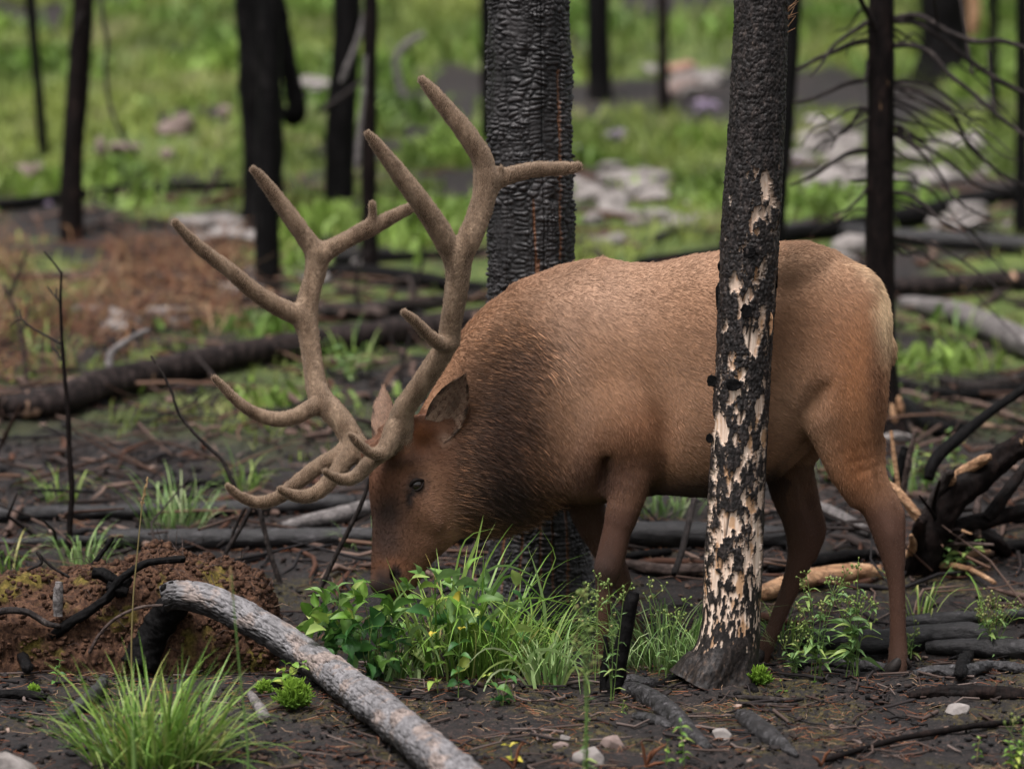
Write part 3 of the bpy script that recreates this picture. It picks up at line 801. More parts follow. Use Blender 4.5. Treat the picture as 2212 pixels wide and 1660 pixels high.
rlimb([(2130, 1120), (2170, 1070), (2200, 1030), (2230, 990)], 15, 11, M_CHAR_BROWN, .1)
rlimb([(1960, 1250), (1978, 1200), (1985, 1150), (1992, 1120)], 22, 12, M_CHAR_BROWN, -.2)
rlimb([(2040, 1200), (2090, 1160), (2140, 1165), (2180, 1200)], 30, 14, M_CHAR_BROWN, .2)
for k in range(22):
    a0 = _rb.uniform(-.3, 2.6); L = _rb.uniform(60, 190); x0, y0 = _rb.uniform(1985, 2110), _rb.uniform(1120, 1250)
    rlimb([(x0, y0), (x0 + .5 * L * math.cos(a0) + _rb.normal(0, 8), y0 - .5 * L * math.sin(a0) + _rb.normal(0, 8)), (x0 + L * math.cos(a0), y0 - L * math.sin(a0) * .9 + 12)], _rb.uniform(5, 13), _rb.uniform(2, 5), (M_CHAR_BROWN, M_CHAR_BROWN, M_BROWNLOG, M_SPLIT)[k % 4], _rb.uniform(-.3, .3))
rlimb([(1962, 1210), (1972, 1180), (1968, 1155)], 14, 4, M_SPLIT, -.26, "torn_wood")
log([(2005, 1034, 12), (2012, 1008, 13), (2030, 980, 14), (2066, 950, 13), (2110, 912, 11), (2160, 875, 10), (2240, 822, 9)], "long bent black branch arching up to the right edge", M_CHAR, name="burned_branch", cat="branch", group=None, Ys=[yR + .1, yR + .12, yR + .15, yR + .2, yR + .3, yR + .4, yR + .5])
log([(1925, 930, 4), (1932, 990, 5), (1942, 1062, 5)], "thin orange splinter standing behind the hock", M_SPLIT, name="wood_splinter", cat="splinter", group="standing splinters", Ys=[yR + .2] * 3)
log([(1978, 930, 3), (1964, 985, 6), (1950, 1068, 6)], "brown splinter leaning by the orange splinter", M_BROWNLOG, name="wood_splinter", cat="splinter", group="standing splinters", Ys=[yR + .25] * 3)
log([(1955, 965, 10), (1948, 1010, 14), (1938, 1060, 14)], "dark broken slab standing behind the two thin splinters", M_CHAR, name="wood_splinter", cat="splinter", group="standing splinters", Ys=[yR + .32] * 3)
for k, (pts, lab) in enumerate((([(1950, 870, 14), (1990, 905, 18), (2040, 925, 18), (2100, 920, 13)], "twisted dark root left of the long bent branch"), ([(2010, 845, 10), (2060, 852, 14), (2130, 850, 12), (2215, 836, 10)], "low dark branch lying behind the long bent branch"),
     ([(1990, 880, 5), (2060, 905, 6), (2140, 920, 6), (2230, 930, 6)], "thin brown stick lying right of the dead conifer foot"), ([(2030, 820, 10), (2120, 835, 13), (2230, 812, 13)], "blackened branch in the dirt at the right edge"))):
    log(pts, lab, (M_CHAR, M_CHAR, M_BROWNLOG, M_BRANCH)[k], name="burned_branch", cat="branch", group="branches on the ground at the right", amp=.25)

# ------------------------------------------------------------------ the arched grey log in front
m = NT("fissured_grey_bark", .55, .45)
n1_ = m.noise(26, 8, .7); n2_ = m.noise(7, 5, .6)
c = m.ramp(n1_, [(.30, (.030, .028, .029)), (.46, (.125, .119, .123)), (.66, (.225, .216, .222))])
c = m.mix(m.ramp(n2_, [(.50, (0, 0, 0)), (.56, (.85, .85, .85))]), c, m.ramp(n1_, [(.35, (.07, .05, .042)), (.6, (.28, .22, .19))]))
c = m.mix(m.attr('fiss', 'Fac'), c, (.010, .0085, .0085))
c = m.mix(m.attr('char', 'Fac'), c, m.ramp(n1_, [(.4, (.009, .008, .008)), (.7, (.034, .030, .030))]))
m.base(c); m.rough(m.ramp(n1_, [(.3, (.40,) * 3), (.65, (.75,) * 3)])); m.bump(n1_, .55, .008)
M_GREYBARK = m.m
apts = [(352, 1292, 27), (380, 1285, 29), (437, 1291, 31), (510, 1323, 33), (583, 1363, 34), (656, 1412, 36), (729, 1463, 38), (802, 1518, 40), (880, 1580, 42), (940, 1630, 44), (1000, 1684, 46), (1080, 1760, 48)]
AY = [.10, .10, .08, .03, -.03, -.10, -.18, -.28, -.42, -.55, -.72, -.95]
AY = [min(Y, G(x, min(y + r * 1.02, 1690))[1] - .02 - .05 * (y < 1450)) if y + r < 1690 else Y for (x, y, r), Y in zip(apts, AY)]
AY[-2] = AY[-3] - .18; AY[-1] = AY[-2] - .32
q = np.array([(*P(x, y, Y), r * float(scale_at(Y))) for (x, y, r), Y in zip(apts, AY)])
print('arch Y', [round(v, 2) for v in AY])
p = smoothpath(q, 420)
_ma = {}
def arch(th, s, V, R):
    qq = np.stack([np.cos(th) * R, np.sin(th) * R, s], 1)
    f1, f2, rid = cells(np.stack([th * .055 / .022 + 1.0 * perlin(qq * 14) + .5 * perlin(qq * 40), s / .075 + 1.0 * perlin(qq * 14 + 5) + .5 * perlin(qq * 40 + 5)], 1))
    g1, g2, rid2 = cells(np.stack([th * .055 / .009 + .9 * perlin(qq * 40), s / .020 + .9 * perlin(qq * 40 + 5)], 1) + 30)
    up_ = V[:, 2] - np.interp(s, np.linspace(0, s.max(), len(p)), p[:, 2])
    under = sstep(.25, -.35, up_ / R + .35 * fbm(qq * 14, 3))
    fl = sstep(-.1, .25, fbm(qq * np.array([16, 16, 7]) + 8, 3))         # where flakes have come away
    fiss = np.maximum(1 - sstep(0, .10, f2 - f1), (1 - sstep(0, .10, g2 - g1)) * .8 * fl)
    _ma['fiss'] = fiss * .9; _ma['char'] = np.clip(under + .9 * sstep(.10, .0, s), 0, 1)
    lc = np.abs(fbm(np.stack([np.cos(th) * 3.2, np.sin(th) * 3.2, s * 3.0], 1) + 3, 3)); lcr = sstep(.035, .0, lc)
    _ma['fiss'] = np.maximum(_ma['fiss'] * .75, lcr)
    return -.006 * lcr + .0030 * sstep(0, .2, f2 - f1) * (.3 + .8 * rid) + .006 * fl * (rid2 - .35) + .010 * fbm(qq * np.array([9, 9, 5]), 3) + .0025 * fbm(qq * 60, 2) - .004 * fiss
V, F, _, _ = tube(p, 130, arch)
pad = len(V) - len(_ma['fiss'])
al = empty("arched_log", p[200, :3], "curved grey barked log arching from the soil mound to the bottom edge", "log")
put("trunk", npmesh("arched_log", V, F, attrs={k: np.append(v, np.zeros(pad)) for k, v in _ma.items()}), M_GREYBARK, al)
q = np.array([(*P(x, y, Y), r * PX) for x, y, r, Y in ((392, 1288, 30, .13), (366, 1318, 33, .16), (340, 1356, 34, .18), (318, 1398, 36, .18), (300, 1440, 40, .16))])
V, F, _, _ = tube(smoothpath(q, 70), 44, lambda th, s, V, R: .25 * R * fbm(V * 20, 4))
put("root_end", npmesh("root_end", V, F), M_CHAR, al)
for k in range(7):
    x = 352 + 15 * k; a = (*P(x, 1280 - 5 * math.sin(k * .55), .09), 0)
    q = np.array([(*P(x + 4, 1290, .09), 9 * PX), (*P(x, 1270 - 6 * math.sin(k * 2.3), .07 + .02 * (k % 2)), 6 * PX), (*P(x + 6, 1262 - 7 * math.sin(k * 1.9), .08), 3 * PX)])
    V, F, _, _ = tube(smoothpath(q, 12), 10, barky(.5, 40))
    put("charred_splinter", npmesh("charred_splinter", V, F), M_CHAR, al)
# ------------------------------------------------------------------ uprooted soil mound, small burned sticks, stakes, stones
MY = .55
msil = np.array([(-120, 1262), (-40, 1246), (0, 1237), (55, 1227), (146, 1238), (200, 1232), (233, 1226), (262, 1212), (292, 1201), (330, 1190), (365, 1186), (395, 1196), (419, 1209), (474, 1220), (505, 1222), (529, 1229), (558, 1246), (576, 1262), (590, 1303), (598, 1350), (604, 1400)])
nu, nv = 260, 120
u = np.linspace(0, 1, nu); v = np.linspace(0, 1, nv)
mx = np.interp(u, np.linspace(0, 1, len(msil)), msil[:, 0]); mtop = np.interp(u, np.linspace(0, 1, len(msil)), msil[:, 1])
V = []
for j, t in enumerate(v):
    # a bank: front foot -> crest -> down behind
    a = t * math.pi
    yy = MY - .36 * math.cos(a) * (1.0 if t < .5 else .8)
    up_ = math.sin(a) ** .62
    cr = P(mx, mtop, MY)
    gzv = ground_z(cr[:, 0], np.full(nu, yy)) - .03
    hh = gzv + (cr[:, 2] - gzv) * up_
    V.append(np.stack([cr[:, 0], np.full(nu, yy), hh], 1))
V = np.array(V).reshape(-1, 3)
ii = np.arange(nv - 1)[:, None] * nu + np.arange(nu - 1)[None]
F = np.stack([ii, ii + 1, ii + nu + 1, ii + nu], -1).reshape(-1, 4)

dn = np.stack([0 * V[:, 0], -np.cos(np.repeat(v, nu) * math.pi) * .8, np.sin(np.repeat(v, nu) * math.pi)], 1)
rough_ = .045 * fbm(V * 5.5 + 2, 3) + .030 * fbm(V * 11, 4) + .020 * np.abs(fbm(V * 30, 3)) + .007 * fbm(V * 85, 2)
V = V + dn * rough_[:, None]
px_, py_ = topx(V)
mossm = sstep(.0, .25, fbm(V * 7 + 3, 4) + .40 * np.exp(-((px_ - 60) / 90) ** 2 - ((py_ - 1265) / 50) ** 2) + .3 * np.exp(-((px_ - 120) / 80) ** 2 - ((py_ - 1248) / 14) ** 2) - .22)
m = NT("reddish_soil", .95, .15)
nb = m.noise(46, 7, .72); nf_ = m.noise(150, 4, .7, (1, 1, .35))
c = m.ramp(nb, [(.30, (.016, .009, .007)), (.47, (.055, .029, .019)), (.60, (.115, .060, .036)), (.75, (.19, .115, .075))])
c = m.mix(m.ramp(nf_, [(.60, (0, 0, 0)), (.70, (.8, .8, .8))]), c, (.20, .115, .07))
mo = m.ramp(nb, [(.35, (.035, .028, .008)), (.52, (.11, .085, .020)), (.68, (.21, .15, .045))])
c = m.mix(m.attr('moss', 'Fac'), c, mo)
m.base(c); m.bump(nb, .8, .02)
M_SOIL = m.m
mound = empty("soil_mound", (V[:, 0].mean(), MY, V[:, 2].min()), "reddish brown uprooted soil mound with yellow moss behind the arched log", "mound")
put("soil", npmesh("soil_mound", V, F, attrs={'moss': mossm}), M_SOIL, mound)
def mstick(pts, r0, r1, mat, dy0, name="root"):
    n = len(pts)
    q = np.array([(*P(x, y, dy0), (r0 + (r1 - r0) * k / (n - 1)) * scale_at(dy0)) for k, (x, y) in enumerate(pts)])
    V_, F_, _, _ = tube(smoothpath(q, 120), 22, barky(.36, 28)); put(name, npmesh("mound_root", V_, F_), mat, mound)
mstick([(110, 1375), (150, 1345), (190, 1322), (232, 1290), (250, 1262), (275, 1240), (320, 1215), (400, 1206)], 12, 7, M_CHAR, .20)
mstick([(200, 1235), (225, 1240), (262, 1262), (282, 1245)], 14, 12, M_CHAR, .24)
mstick([(232, 1262), (252, 1270), (276, 1276)], 14, 18, M_CHAR, .22)
mstick([(-20, 1330), (10, 1318), (60, 1322), (100, 1345), (130, 1352)], 8, 6, M_BRANCH, .17)
mstick([(128, 1256), (126, 1290), (124, 1330)], 10, 11, M_GREYWOOD, .19, "broken_stub")
mstick([(192, 1410), (215, 1370), (250, 1335), (300, 1312), (352, 1306)], 4, 3, M_BROWNLOG, .06, "twig")
mstick([(60, 1230), (90, 1215), (80, 1192), (110, 1222), (150, 1246)], 3, 3, M_TWIG, .35, "twig")
mstick([(185, 1235), (210, 1208), (245, 1160)], 7, 4, M_CHAR, .55, "root")
rg = np.random.default_rng(5)
rt = []
for k in range(260):
    i = rg.integers(0, len(V)); a = V[i] + dn[i] * .01
    if py_[i] > 1420: continue
    L = rg.uniform(.03, .12); d = rg.normal(size=3) * (1, .5, 1) + dn[i] * .6; d /= np.linalg.norm(d)
    rt.append([a, a + d * L * .5, a + d * L + (0, 0, -L * .35)])
rt = np.array(rt)
Vr, Fr = tubes(rt, np.tile([.0016, .0012, .0005], (len(rt), 1)), 3)
o = put("rootlets", npmesh("rootlets", Vr, Fr), M_BROWNLOG, mound); o['kind'] = 'stuff'
# crumbs of soil and fibre over the mound
def chunks(C, size, rg, flat=.6):
    """angular lumps (8 verts, 6 quads) at C with per-lump size"""
    n = len(C)
    cube = np.array([[i, j, k] for i in (-1, 1) for j in (-1, 1) for k in (-1, 1)], float)
    Q = cube[None] * rg.uniform(.55, 1.15, (n, 8, 3)) * np.stack([rg.uniform(.6, 1.4, n), rg.uniform(.6, 1.4, n), flat * rg.uniform(.6, 1.2, n)], 1)[:, None, :]
    a = rg.uniform(0, 6.28, n); b = rg.normal(0, .5, n)
    ca, sa, cb, sb = np.cos(a), np.sin(a), np.cos(b), np.sin(b)
    x, y, z = Q[..., 0], Q[..., 1], Q[..., 2]
    y, z = y * cb[:, None] - z * sb[:, None], y * sb[:, None] + z * cb[:, None]
    x, y = x * ca[:, None] - y * sa[:, None], x * sa[:, None] + y * ca[:, None]
    Vc = C[:, None, :] + np.stack([x, y, z], -1) * size[:, None, None]
    f = np.array([[0, 1, 3, 2], [4, 6, 7, 5], [0, 4, 5, 1], [2, 3, 7, 6], [0, 2, 6, 4], [1, 5, 7, 3]])
    Fc = (np.arange(n)[:, None, None] * 8 + f[None]).reshape(-1, 4)
    return Vc.reshape(-1, 3), Fc
i = rg.integers(0, len(V), 3500)
Vc, Fc = chunks(V[i] + dn[i] * .003, np.abs(rg.normal(.004, .004, 3500)) + .002, rg, .8)
o = put("soil_crumbs", npmesh("soil_crumbs", Vc, Fc, smooth=False), M_SOIL, mound); o['kind'] = 'stuff'

# thin burned sapling and bent sticks at the left
def stick_plant(name, label, cat, Y, stems, group=None):
    b = stems[0][0][0]
    g = P(b[0], b[1], Y); e = empty(name, (g[0], Y, gz(g[0], Y)), label, cat, group)
    for k, (pts, r0, r1, mat) in enumerate(stems):
        n = len(pts)
        q = np.array([(*P(x, y, Y + .03 * k * (j / n)), (r0 + (r1 - r0) * j / (n - 1)) * float(scale_at(Y))) for j, (x, y) in enumerate(pts)])
        V_, F_, _, _ = tube(smoothpath(q, 20 * n), 12, barky(.26, 60))
        put("stem" if k == 0 else "twig", npmesh("stick", V_, F_), mat, e)
    return e
ys = G(145, 1235)[1] + .25
stick_plant("burned_sapling", "thin upright burned sapling with bare side twigs at the left", "sapling", ys, [
 ([(145, 1250), (150, 1150), (155, 1060), (150, 980), (147, 900), (143, 850), (138, 790), (132, 700), (131, 640), (133, 585)], 7.5, 2.5, M_CHAR_BROWN),
 ([(132, 588), (118, 570), (95, 543)], 2.6, 1.8, M_TWIG), ([(130, 655), (122, 640), (122, 622)], 2.2, 1.4, M_TWIG), ([(128, 650), (115, 635), (102, 618)], 2, 1.3, M_TWIG),
 ([(130, 742), (100, 725), (70, 708), (48, 690), (42, 668)], 3, 1.6, M_TWIG), ([(134, 778), (122, 760), (112, 750)], 2.2, 1.5, M_TWIG),
 ([(147, 945), (125, 932), (90, 918)], 2.2, 1.2, M_TWIG), ([(154, 1000), (145, 985), (140, 978)], 2, 1.2, M_TWIG), ([(50, 690), (36, 692), (22, 706)], 1.5, 1, M_TWIG)])
yk = G(560, 1260)[1]
stick_plant("forked_stick", "crooked black stick leaning below the far antler tines", "stick", yk, [
 ([(634, 1330), (610, 1270), (585, 1200), (570, 1140), (560, 1105), (545, 1092), (512, 1058), (495, 1025), (478, 990), (450, 965), (415, 930), (385, 890), (370, 845), (350, 805), (326, 768)], 6.5, 2.5, M_BRANCH),
 ([(545, 1092), (520, 1140), (495, 1180), (478, 1220)], 5, 5, M_BRANCH), ([(530, 1095), (512, 1130), (498, 1165)], 4, 3, M_BRANCH), ([(492, 1022), (505, 1045), (520, 1062)], 3, 2, M_TWIG)])
stick_plant("leaning_stick", "long dark stick slanting up to the elk's forehead", "stick", G(660, 1340)[1], [
 ([(656, 1348), (690, 1275), (722, 1205), (750, 1150), (775, 1100), (790, 1062), (800, 1030)], 6.5, 4, M_BRANCH)])
stick_plant("thin_burned_stick", "thin forked black stick behind the far antler beam, left one", "stick", G(770, 690)[1], [([(774, 692), (770, 640), (772, 590), (780, 537)], 5, 3, M_TWIG), ([(772, 640), (785, 668), (802, 694)], 4, 3, M_TWIG)], "thin burned sticks")
stick_plant("thin_burned_stick", "thin black stick showing just left of the near antler's fork", "stick", G(890, 665)[1], [([(888, 662), (900, 615), (911, 573), (913, 530)], 5, 3, M_TWIG)], "thin burned sticks")
stick_plant("thin_burned_stick", "thin black stick beside the near antler's lower beam", "stick", G(858, 850)[1], [([(856, 850), (866, 800), (878, 752), (890, 715)], 5, 3, M_TWIG), ([(872, 775), (850, 745), (842, 722)], 3, 2, M_TWIG)], "thin burned sticks")
stick_plant("thin_burned_stick", "curved dark twig at the left edge before the rusty brush", "stick", G(60, 850)[1], [([(62, 850), (52, 770), (40, 700), (22, 640), (6, 612)], 6, 3, M_BROWNLOG), ([(45, 725), (60, 680), (58, 640)], 4, 2, M_BROWNLOG), ([(22, 640), (40, 590), (62, 535)], 4, 2, M_TWIG)], "thin burned sticks")
stick_plant("thin_burned_stick", "tan dry stalk rising left of the broad black trunk", "stick", G(440, 440)[1], [([(432, 450), (455, 405), (478, 362)], 4, 6, M_BROWNLOG)], "thin burned sticks")
stick_plant("thin_burned_stick", "grey dead sapling bending by the antler top, far up the slope", "stick", G(884, 260)[1], [([(880, 262), (878, 225), (862, 175), (858, 130), (880, 95), (915, 75)], 9, 9, M_GREYWOOD)], "thin burned sticks")
# burned stake before the front leg
stick_plant("burned_stake", "charred forked stake standing before the elk's front leg", "stake", -.22, [
 ([(1306, 1545), (1322, 1500), (1336, 1440), (1350, 1370), (1362, 1310), (1372, 1278)], 22, 13, M_CHAR), ([(1310, 1520), (1304, 1470), (1310, 1410), (1306, 1370)], 12, 4, M_CHAR), ([(1322, 1480), (1330, 1430), (1326, 1395)], 12, 5, M_CHAR)])
stick_plant("charred_shard", "small charred snag standing in the leafy plants by the muzzle", "snag", .12, [([(975, 1420), (985, 1370), (1000, 1320), (1004, 1300)], 12, 3, M_CHAR), ([(958, 1425), (962, 1380), (975, 1320)], 4, 3, M_BROWNLOG)])

def groundlog(pts, label, mat, name, cat, group=None, amp=.25, sink=.3, nseg=28, n=170):
    q = np.array([(*(G(x, y) + np.array([0, 0, r * PX * (1 - sink * 2)])), r * PX) for x, y, r in pts])
    V_, F_, _, _ = tube(smoothpath(q, n), nseg, barky(amp, 30))
    o = put(name, npmesh("ground_wood", V_, F_), mat); tagit(o, label, cat, group); return o
M_ROOTCHAR = char_mat("glossy_char_root", (.006, .0055, .0058), (.030, .028, .0295), (.15, .143, .148), sc=34, stretch=(.7, 1, 1), rough=(.3, .7), bump=1.0, spec=.4)
groundlog([(1338, 1492, 14), (1372, 1500, 20), (1410, 1520, 22), (1450, 1550, 22), (1490, 1590, 19), (1530, 1622, 12)], "thick shiny charred root left of the pale patched trunk", M_ROOTCHAR, "charred_root", "root", "charred roots in the foreground", .18)
groundlog([(1345, 1478, 10), (1362, 1474, 14), (1395, 1478, 12), (1420, 1476, 8)], "short black root knob beside the burned stake", M_ROOTCHAR, "charred_root", "root", "charred roots in the foreground")
groundlog([(1370, 1548, 9), (1410, 1558, 12), (1450, 1572, 9)], "small flat charred root under the thick shiny root", M_ROOTCHAR, "charred_root", "root", "charred roots in the foreground")
groundlog([(1596, 1548, 13), (1620, 1566, 21), (1655, 1594, 22), (1690, 1616, 15), (1722, 1634, 6)], "grey charred root surfacing below the pale patched trunk", M_ROOTCHAR, "charred_root", "root", "charred roots in the foreground", .18)
groundlog([(1706, 1440, 12), (1730, 1436, 15), (1790, 1440, 13), (1850, 1446, 14), (1912, 1450, 10)], "gnarled black branch between trunk and hind hoof", M_ROOTCHAR, "charred_branch", "branch", "charred branches by the hooves", .4, .1)
groundlog([(1704, 1418, 8), (1722, 1430, 13), (1730, 1446, 9)], "black knob at the left end of the gnarled branch", M_CHAR, "charred_branch", "branch", "charred branches by the hooves", .4, .0)
groundlog([(1975, 1462, 10), (2030, 1458, 13), (2085, 1462, 15), (2140, 1448, 13), (2225, 1456, 11)], "gnarled black branch right of the hind hoof", M_ROOTCHAR, "charred_branch", "branch", "charred branches by the hooves", .4, .1)
groundlog([(2072, 1480, 12), (2082, 1450, 14), (2100, 1422, 8), (2120, 1408, 5)], "curled black stub rising right of the hind hoof", M_CHAR, "charred_branch", "branch", "charred branches by the hooves", .4, -.4)
groundlog([(1960, 1505, 9), (2030, 1500, 14), (2110, 1502, 16), (2225, 1508, 17)], "flat dark bark slab along the right edge of the ground", M_CHAR_BROWN, "bark_slab", "bark", None, .35)
groundlog([(1781, 1650, 6), (1860, 1626, 6), (1952, 1602, 6.5), (2040, 1588, 7), (2110, 1576, 7), (2225, 1566, 7)], "long thin fallen branch across the lower right corner", M_CHAR_BROWN, "fallen_branch", "branch", None, .2, -.2, 10)
groundlog([(1588, 1508, 5), (1640, 1512, 6), (1700, 1516, 6), (1735, 1512, 4)], "low grey root lying right below the pale trunk", M_BRANCH, "thin_root", "root", "thin roots by the trunk", .2, .1, 10)
groundlog([(1590, 1520, 4), (1660, 1526, 5), (1724, 1524, 4)], "second thin root just below the low grey root", M_BRANCH, "thin_root", "root", "thin roots by the trunk", .2, .1, 10)
groundlog([(140, 1560, 10), (180, 1535, 14), (215, 1500, 13), (226, 1470, 8)], "charred stick with pale inner wood left of the grass clump", M_ROOTCHAR, "charred_branch", "branch", "charred wood at the lower left", .3, -.1)
groundlog([(120, 1445, 18), (128, 1425, 30), (150, 1420, 34), (176, 1430, 26)], "broken black stump with a torn brown top by the mound", M_CHAR_BROWN, "small_stump", "stump", None, .6, -.5)
groundlog([(60, 1480, 12), (44, 1440, 12), (30, 1400, 6)], "curved black root stub left of the broken stump", M_CHAR, "charred_branch", "branch", "charred wood at the lower left", .3, -1.0)
groundlog([(-20, 1512, 12), (40, 1508, 11), (100, 1512, 9)], "flat charred stick at the left edge", M_CHAR, "charred_branch", "branch", "charred wood at the lower left", .3, .1)
groundlog([(250, 1450, 16), (270, 1448, 18), (290, 1456, 12)], "wet black charcoal lump behind the grass clump", M_ROOTCHAR, "charred_branch", "branch", "charred wood at the lower left", .4, -.2)
groundlog([(540, 1505, 8), (560, 1540, 12), (572, 1562, 13)], "short pale ended stick beside the grass clump", M_GREYWOOD, "short_stick", "stick", None, .2, 0)
groundlog([(560, 1490, 9), (620, 1486, 9), (690, 1482, 7)], "dark twig lying under the arched log", M_TWIG, "charred_branch", "branch", "charred wood at the lower left", .3, .1)

# stones
m = NT("pale_stone", .85, .25)
ns_ = m.noise(14, 7, .65)
m.base(m.ramp(ns_, [(.3, (.12, .104, .096)), (.5, (.215, .195, .183)), (.7, (.31, .285, .27))])).bump(ns_, .5, .02); M_STONE = m.m
m = NT("salmon_stone", .85, .25); ns_ = m.noise(10, 6, .6)
m.base(m.ramp(ns_, [(.3, (.22, .12, .085)), (.7, (.42, .26, .20))])).bump(ns_, .5, .02); M_STONE2 = m.m
m = NT("brown_stone", .85, .25); ns_ = m.noise(10, 6, .6)
m.base(m.ramp(ns_, [(.3, (.11, .08, .07)), (.7, (.25, .19, .17))])).bump(ns_, .5, .02); M_STONE3 = m.m
_bm = ball(40, 26)
STONES = []
def stone(x0, y0, x1, y1, label, mat=None, group="pale stones on the slope", seed=0, deep=.7, name="stone", ang=0, gloc=None):
    """box of the stone seen in the photo (chart units)"""
    STONES.append((x0, y0, x1, y1))
    cx = (x0 + x1) / 2
    g = G(cx, y1 - .25 * (y1 - y0)); q = float(scale_at(g[1]))
    sx = (x1 - x0) / 2 * q * 1.42; sz = (y1 - y0) / 2 * q * 1.36
    Vs = _bm[0].copy()
    d = 1 + .20 * fbm(Vs * 1.3 + seed * 7.7, 3) + .06 * fbm(Vs * 5 + seed, 3)
    # knocked flat on a few sides so that it reads as broken rock
    rg_ = np.random.default_rng(seed + 100)
    Vs = Vs * d[:, None]
    for k in range(16):
        nrm = rg_.normal(size=3); nrm /= np.linalg.norm(nrm); c = rg_.uniform(.50, .85)
        ex = np.maximum(Vs @ nrm - c, 0); Vs = Vs - ex[:, None] * nrm * .92
    Vs = Vs * (sx, max(sx, sz) * deep, sz * .85)
    z = P(cx, (y0 + y1) / 2, g[1])[2]
    o = put(name, npmesh("stone", Vs + (g[0], g[1], z), _bm[1]), mat or M_STONE); tagit(o, label, "stone", group)
    return o
for k, (b, lab) in enumerate((
 ((1256, 452, 1308, 494), "rounded pale stone right of the scaly trunk, lowest of its cluster"), ((1290, 364, 1380, 402), "wide pale stone uppermost in the cluster right of the scaly trunk"),
 ((1384, 407, 1448, 438), "pale oval stone at the right of the middle cluster"), ((1234, 402, 1304, 440), "broad pale stone against the scaly trunk edge"),
 ((1396, 448, 1452, 478), "low pale stone under the oval stone in the grass"), ((1310, 446, 1362, 474), "small flat stone between the lower stones of the middle cluster"),
 ((1803, 280, 1870, 330), "pale stone with an orange stain left of the branchy trunk"), ((1738, 366, 1866, 422), "largest pale slab left of the branchy trunk"), ((1938, 316, 2028, 362), "pale slab right of the branchy trunk under the bare branches"),
 ((1806, 505, 1872, 560), "pale block above the elk's rump"), ((1990, 368, 2080, 412), "weathered pale stone in the grass at the right, under the branches"), ((1730, 300, 1790, 330), "small pale stone high left of the branchy trunk"),
 ((626, 164, 720, 206), "pale stone between the two far black trunks"), ((2060, 300, 2120, 330), "small pale stone at the upper right behind the branches"), ((430, 480, 560, 540), "pale broken stone heap behind the far antler"),
 ((1140, 330, 1200, 360), "stone hidden mostly by the scaly trunk"), ((2050, 470, 2130, 500), "pale stone between the two right hand logs"), ((520, 600, 560, 628), "small pale stone by the foot of the narrow black trunk"),
 ((210, 690, 280, 725), "pale stone in the rusty brush"), ((360, 680, 410, 706), "flat pale stone at the right side of the rusty brush"))):
    if k == 15: continue
    stone(*b, lab, seed=k)
stone(1443, 127, 1507, 166, "salmon coloured boulder up the slope in the middle", M_STONE2, None, 31)
stone(1520, 150, 1570, 176, "pale stone right of the salmon boulder", None, "pale stones on the slope", 32)
for k, (b, lab) in enumerate((((38, 346, 92, 396), "brown stone by the thin leaning trunk at the far left"), ((205, 300, 232, 360), "narrow brown stone right of the orange flecked trunk"), ((236, 300, 300, 344), "brown stone in the grass gap between left trunks"), ((345, 250, 420, 300), "long brown rock in the left grass"),
     ((1440, 170, 1520, 225), "dark brown rock below the salmon boulder"), ((470, 230, 500, 262), "small brown stone left of the broad black trunk"), ((345, 320, 372, 350), "little pinkish stone low in the left grass gap"))):
    stone(*b, lab, M_STONE3, "brown rocks on the slope", 50 + k)
for k, (b, lab) in enumerate((((1540, 1566, 1576, 1604), "sharp pale stone left of the grey charred root"), ((1245, 1604, 1302, 1662), "pale cracked stone at the bottom edge by the tall bud stalk"), ((2042, 1520, 2096, 1548), "flat pale stone chip at the lower right"),
     ((-60, 1622, 74, 1690), "large smooth pale slab in the lower left corner"), ((1198, 1600, 1224, 1622), "small dull stone near the arched log bottom"), ((1210, 1585, 1232, 1600), "tiny pale pebble above the cracked stone"), ((1300, 1585, 1350, 1625), "dusty grey stone right of the bud stalk"))):
    stone(*b, lab, None if k < 3 or k == 5 else M_STONE if k == 3 else M_STONE3, "stones on the burned ground", 70 + k, .6)
o = stone(1906, 928, 1968, 960, "flat pale bleached chip behind the elk's thigh", M_STONE, None, 90)

# pale broken rubble between those stones
rg = np.random.default_rng(314)
C = []
for cx, cy, rx, ry, n in ((1340, 430, 110, 60, 46), (1400, 410, 90, 50, 26), (1800, 330, 70, 60, 30), (1820, 400, 90, 40, 40), (2020, 350, 90, 40, 34), (2060, 480, 110, 40, 26), (1830, 520, 50, 30, 16), (480, 510, 90, 30, 18), (300, 690, 130, 40, 10), (1480, 190, 60, 40, 20), (680, 190, 40, 15, 10), (1520, 480, 60, 30, 10), (700, 600, 120, 50, 18)):
    for k in range(int(n * .55)):
        g = G(cx + rg.normal(0, rx * .55), cy + rg.normal(0, ry * .55)); C.append((*g, abs(rg.normal(.045, .035)) + .012))
C = np.array(C)
Vc, Fc = chunks(C[:, :3] + np.array([0, 0, 1]) * C[:, 3:] * .12, C[:, 3], rg, .38)
o = put("pale_rubble", npmesh("pale_rubble", Vc, Fc, smooth=False), M_STONE); o['kind'] = 'stuff'
# ------------------------------------------------------------------ the elk
YE = 0.50                                # depth of its middle plane

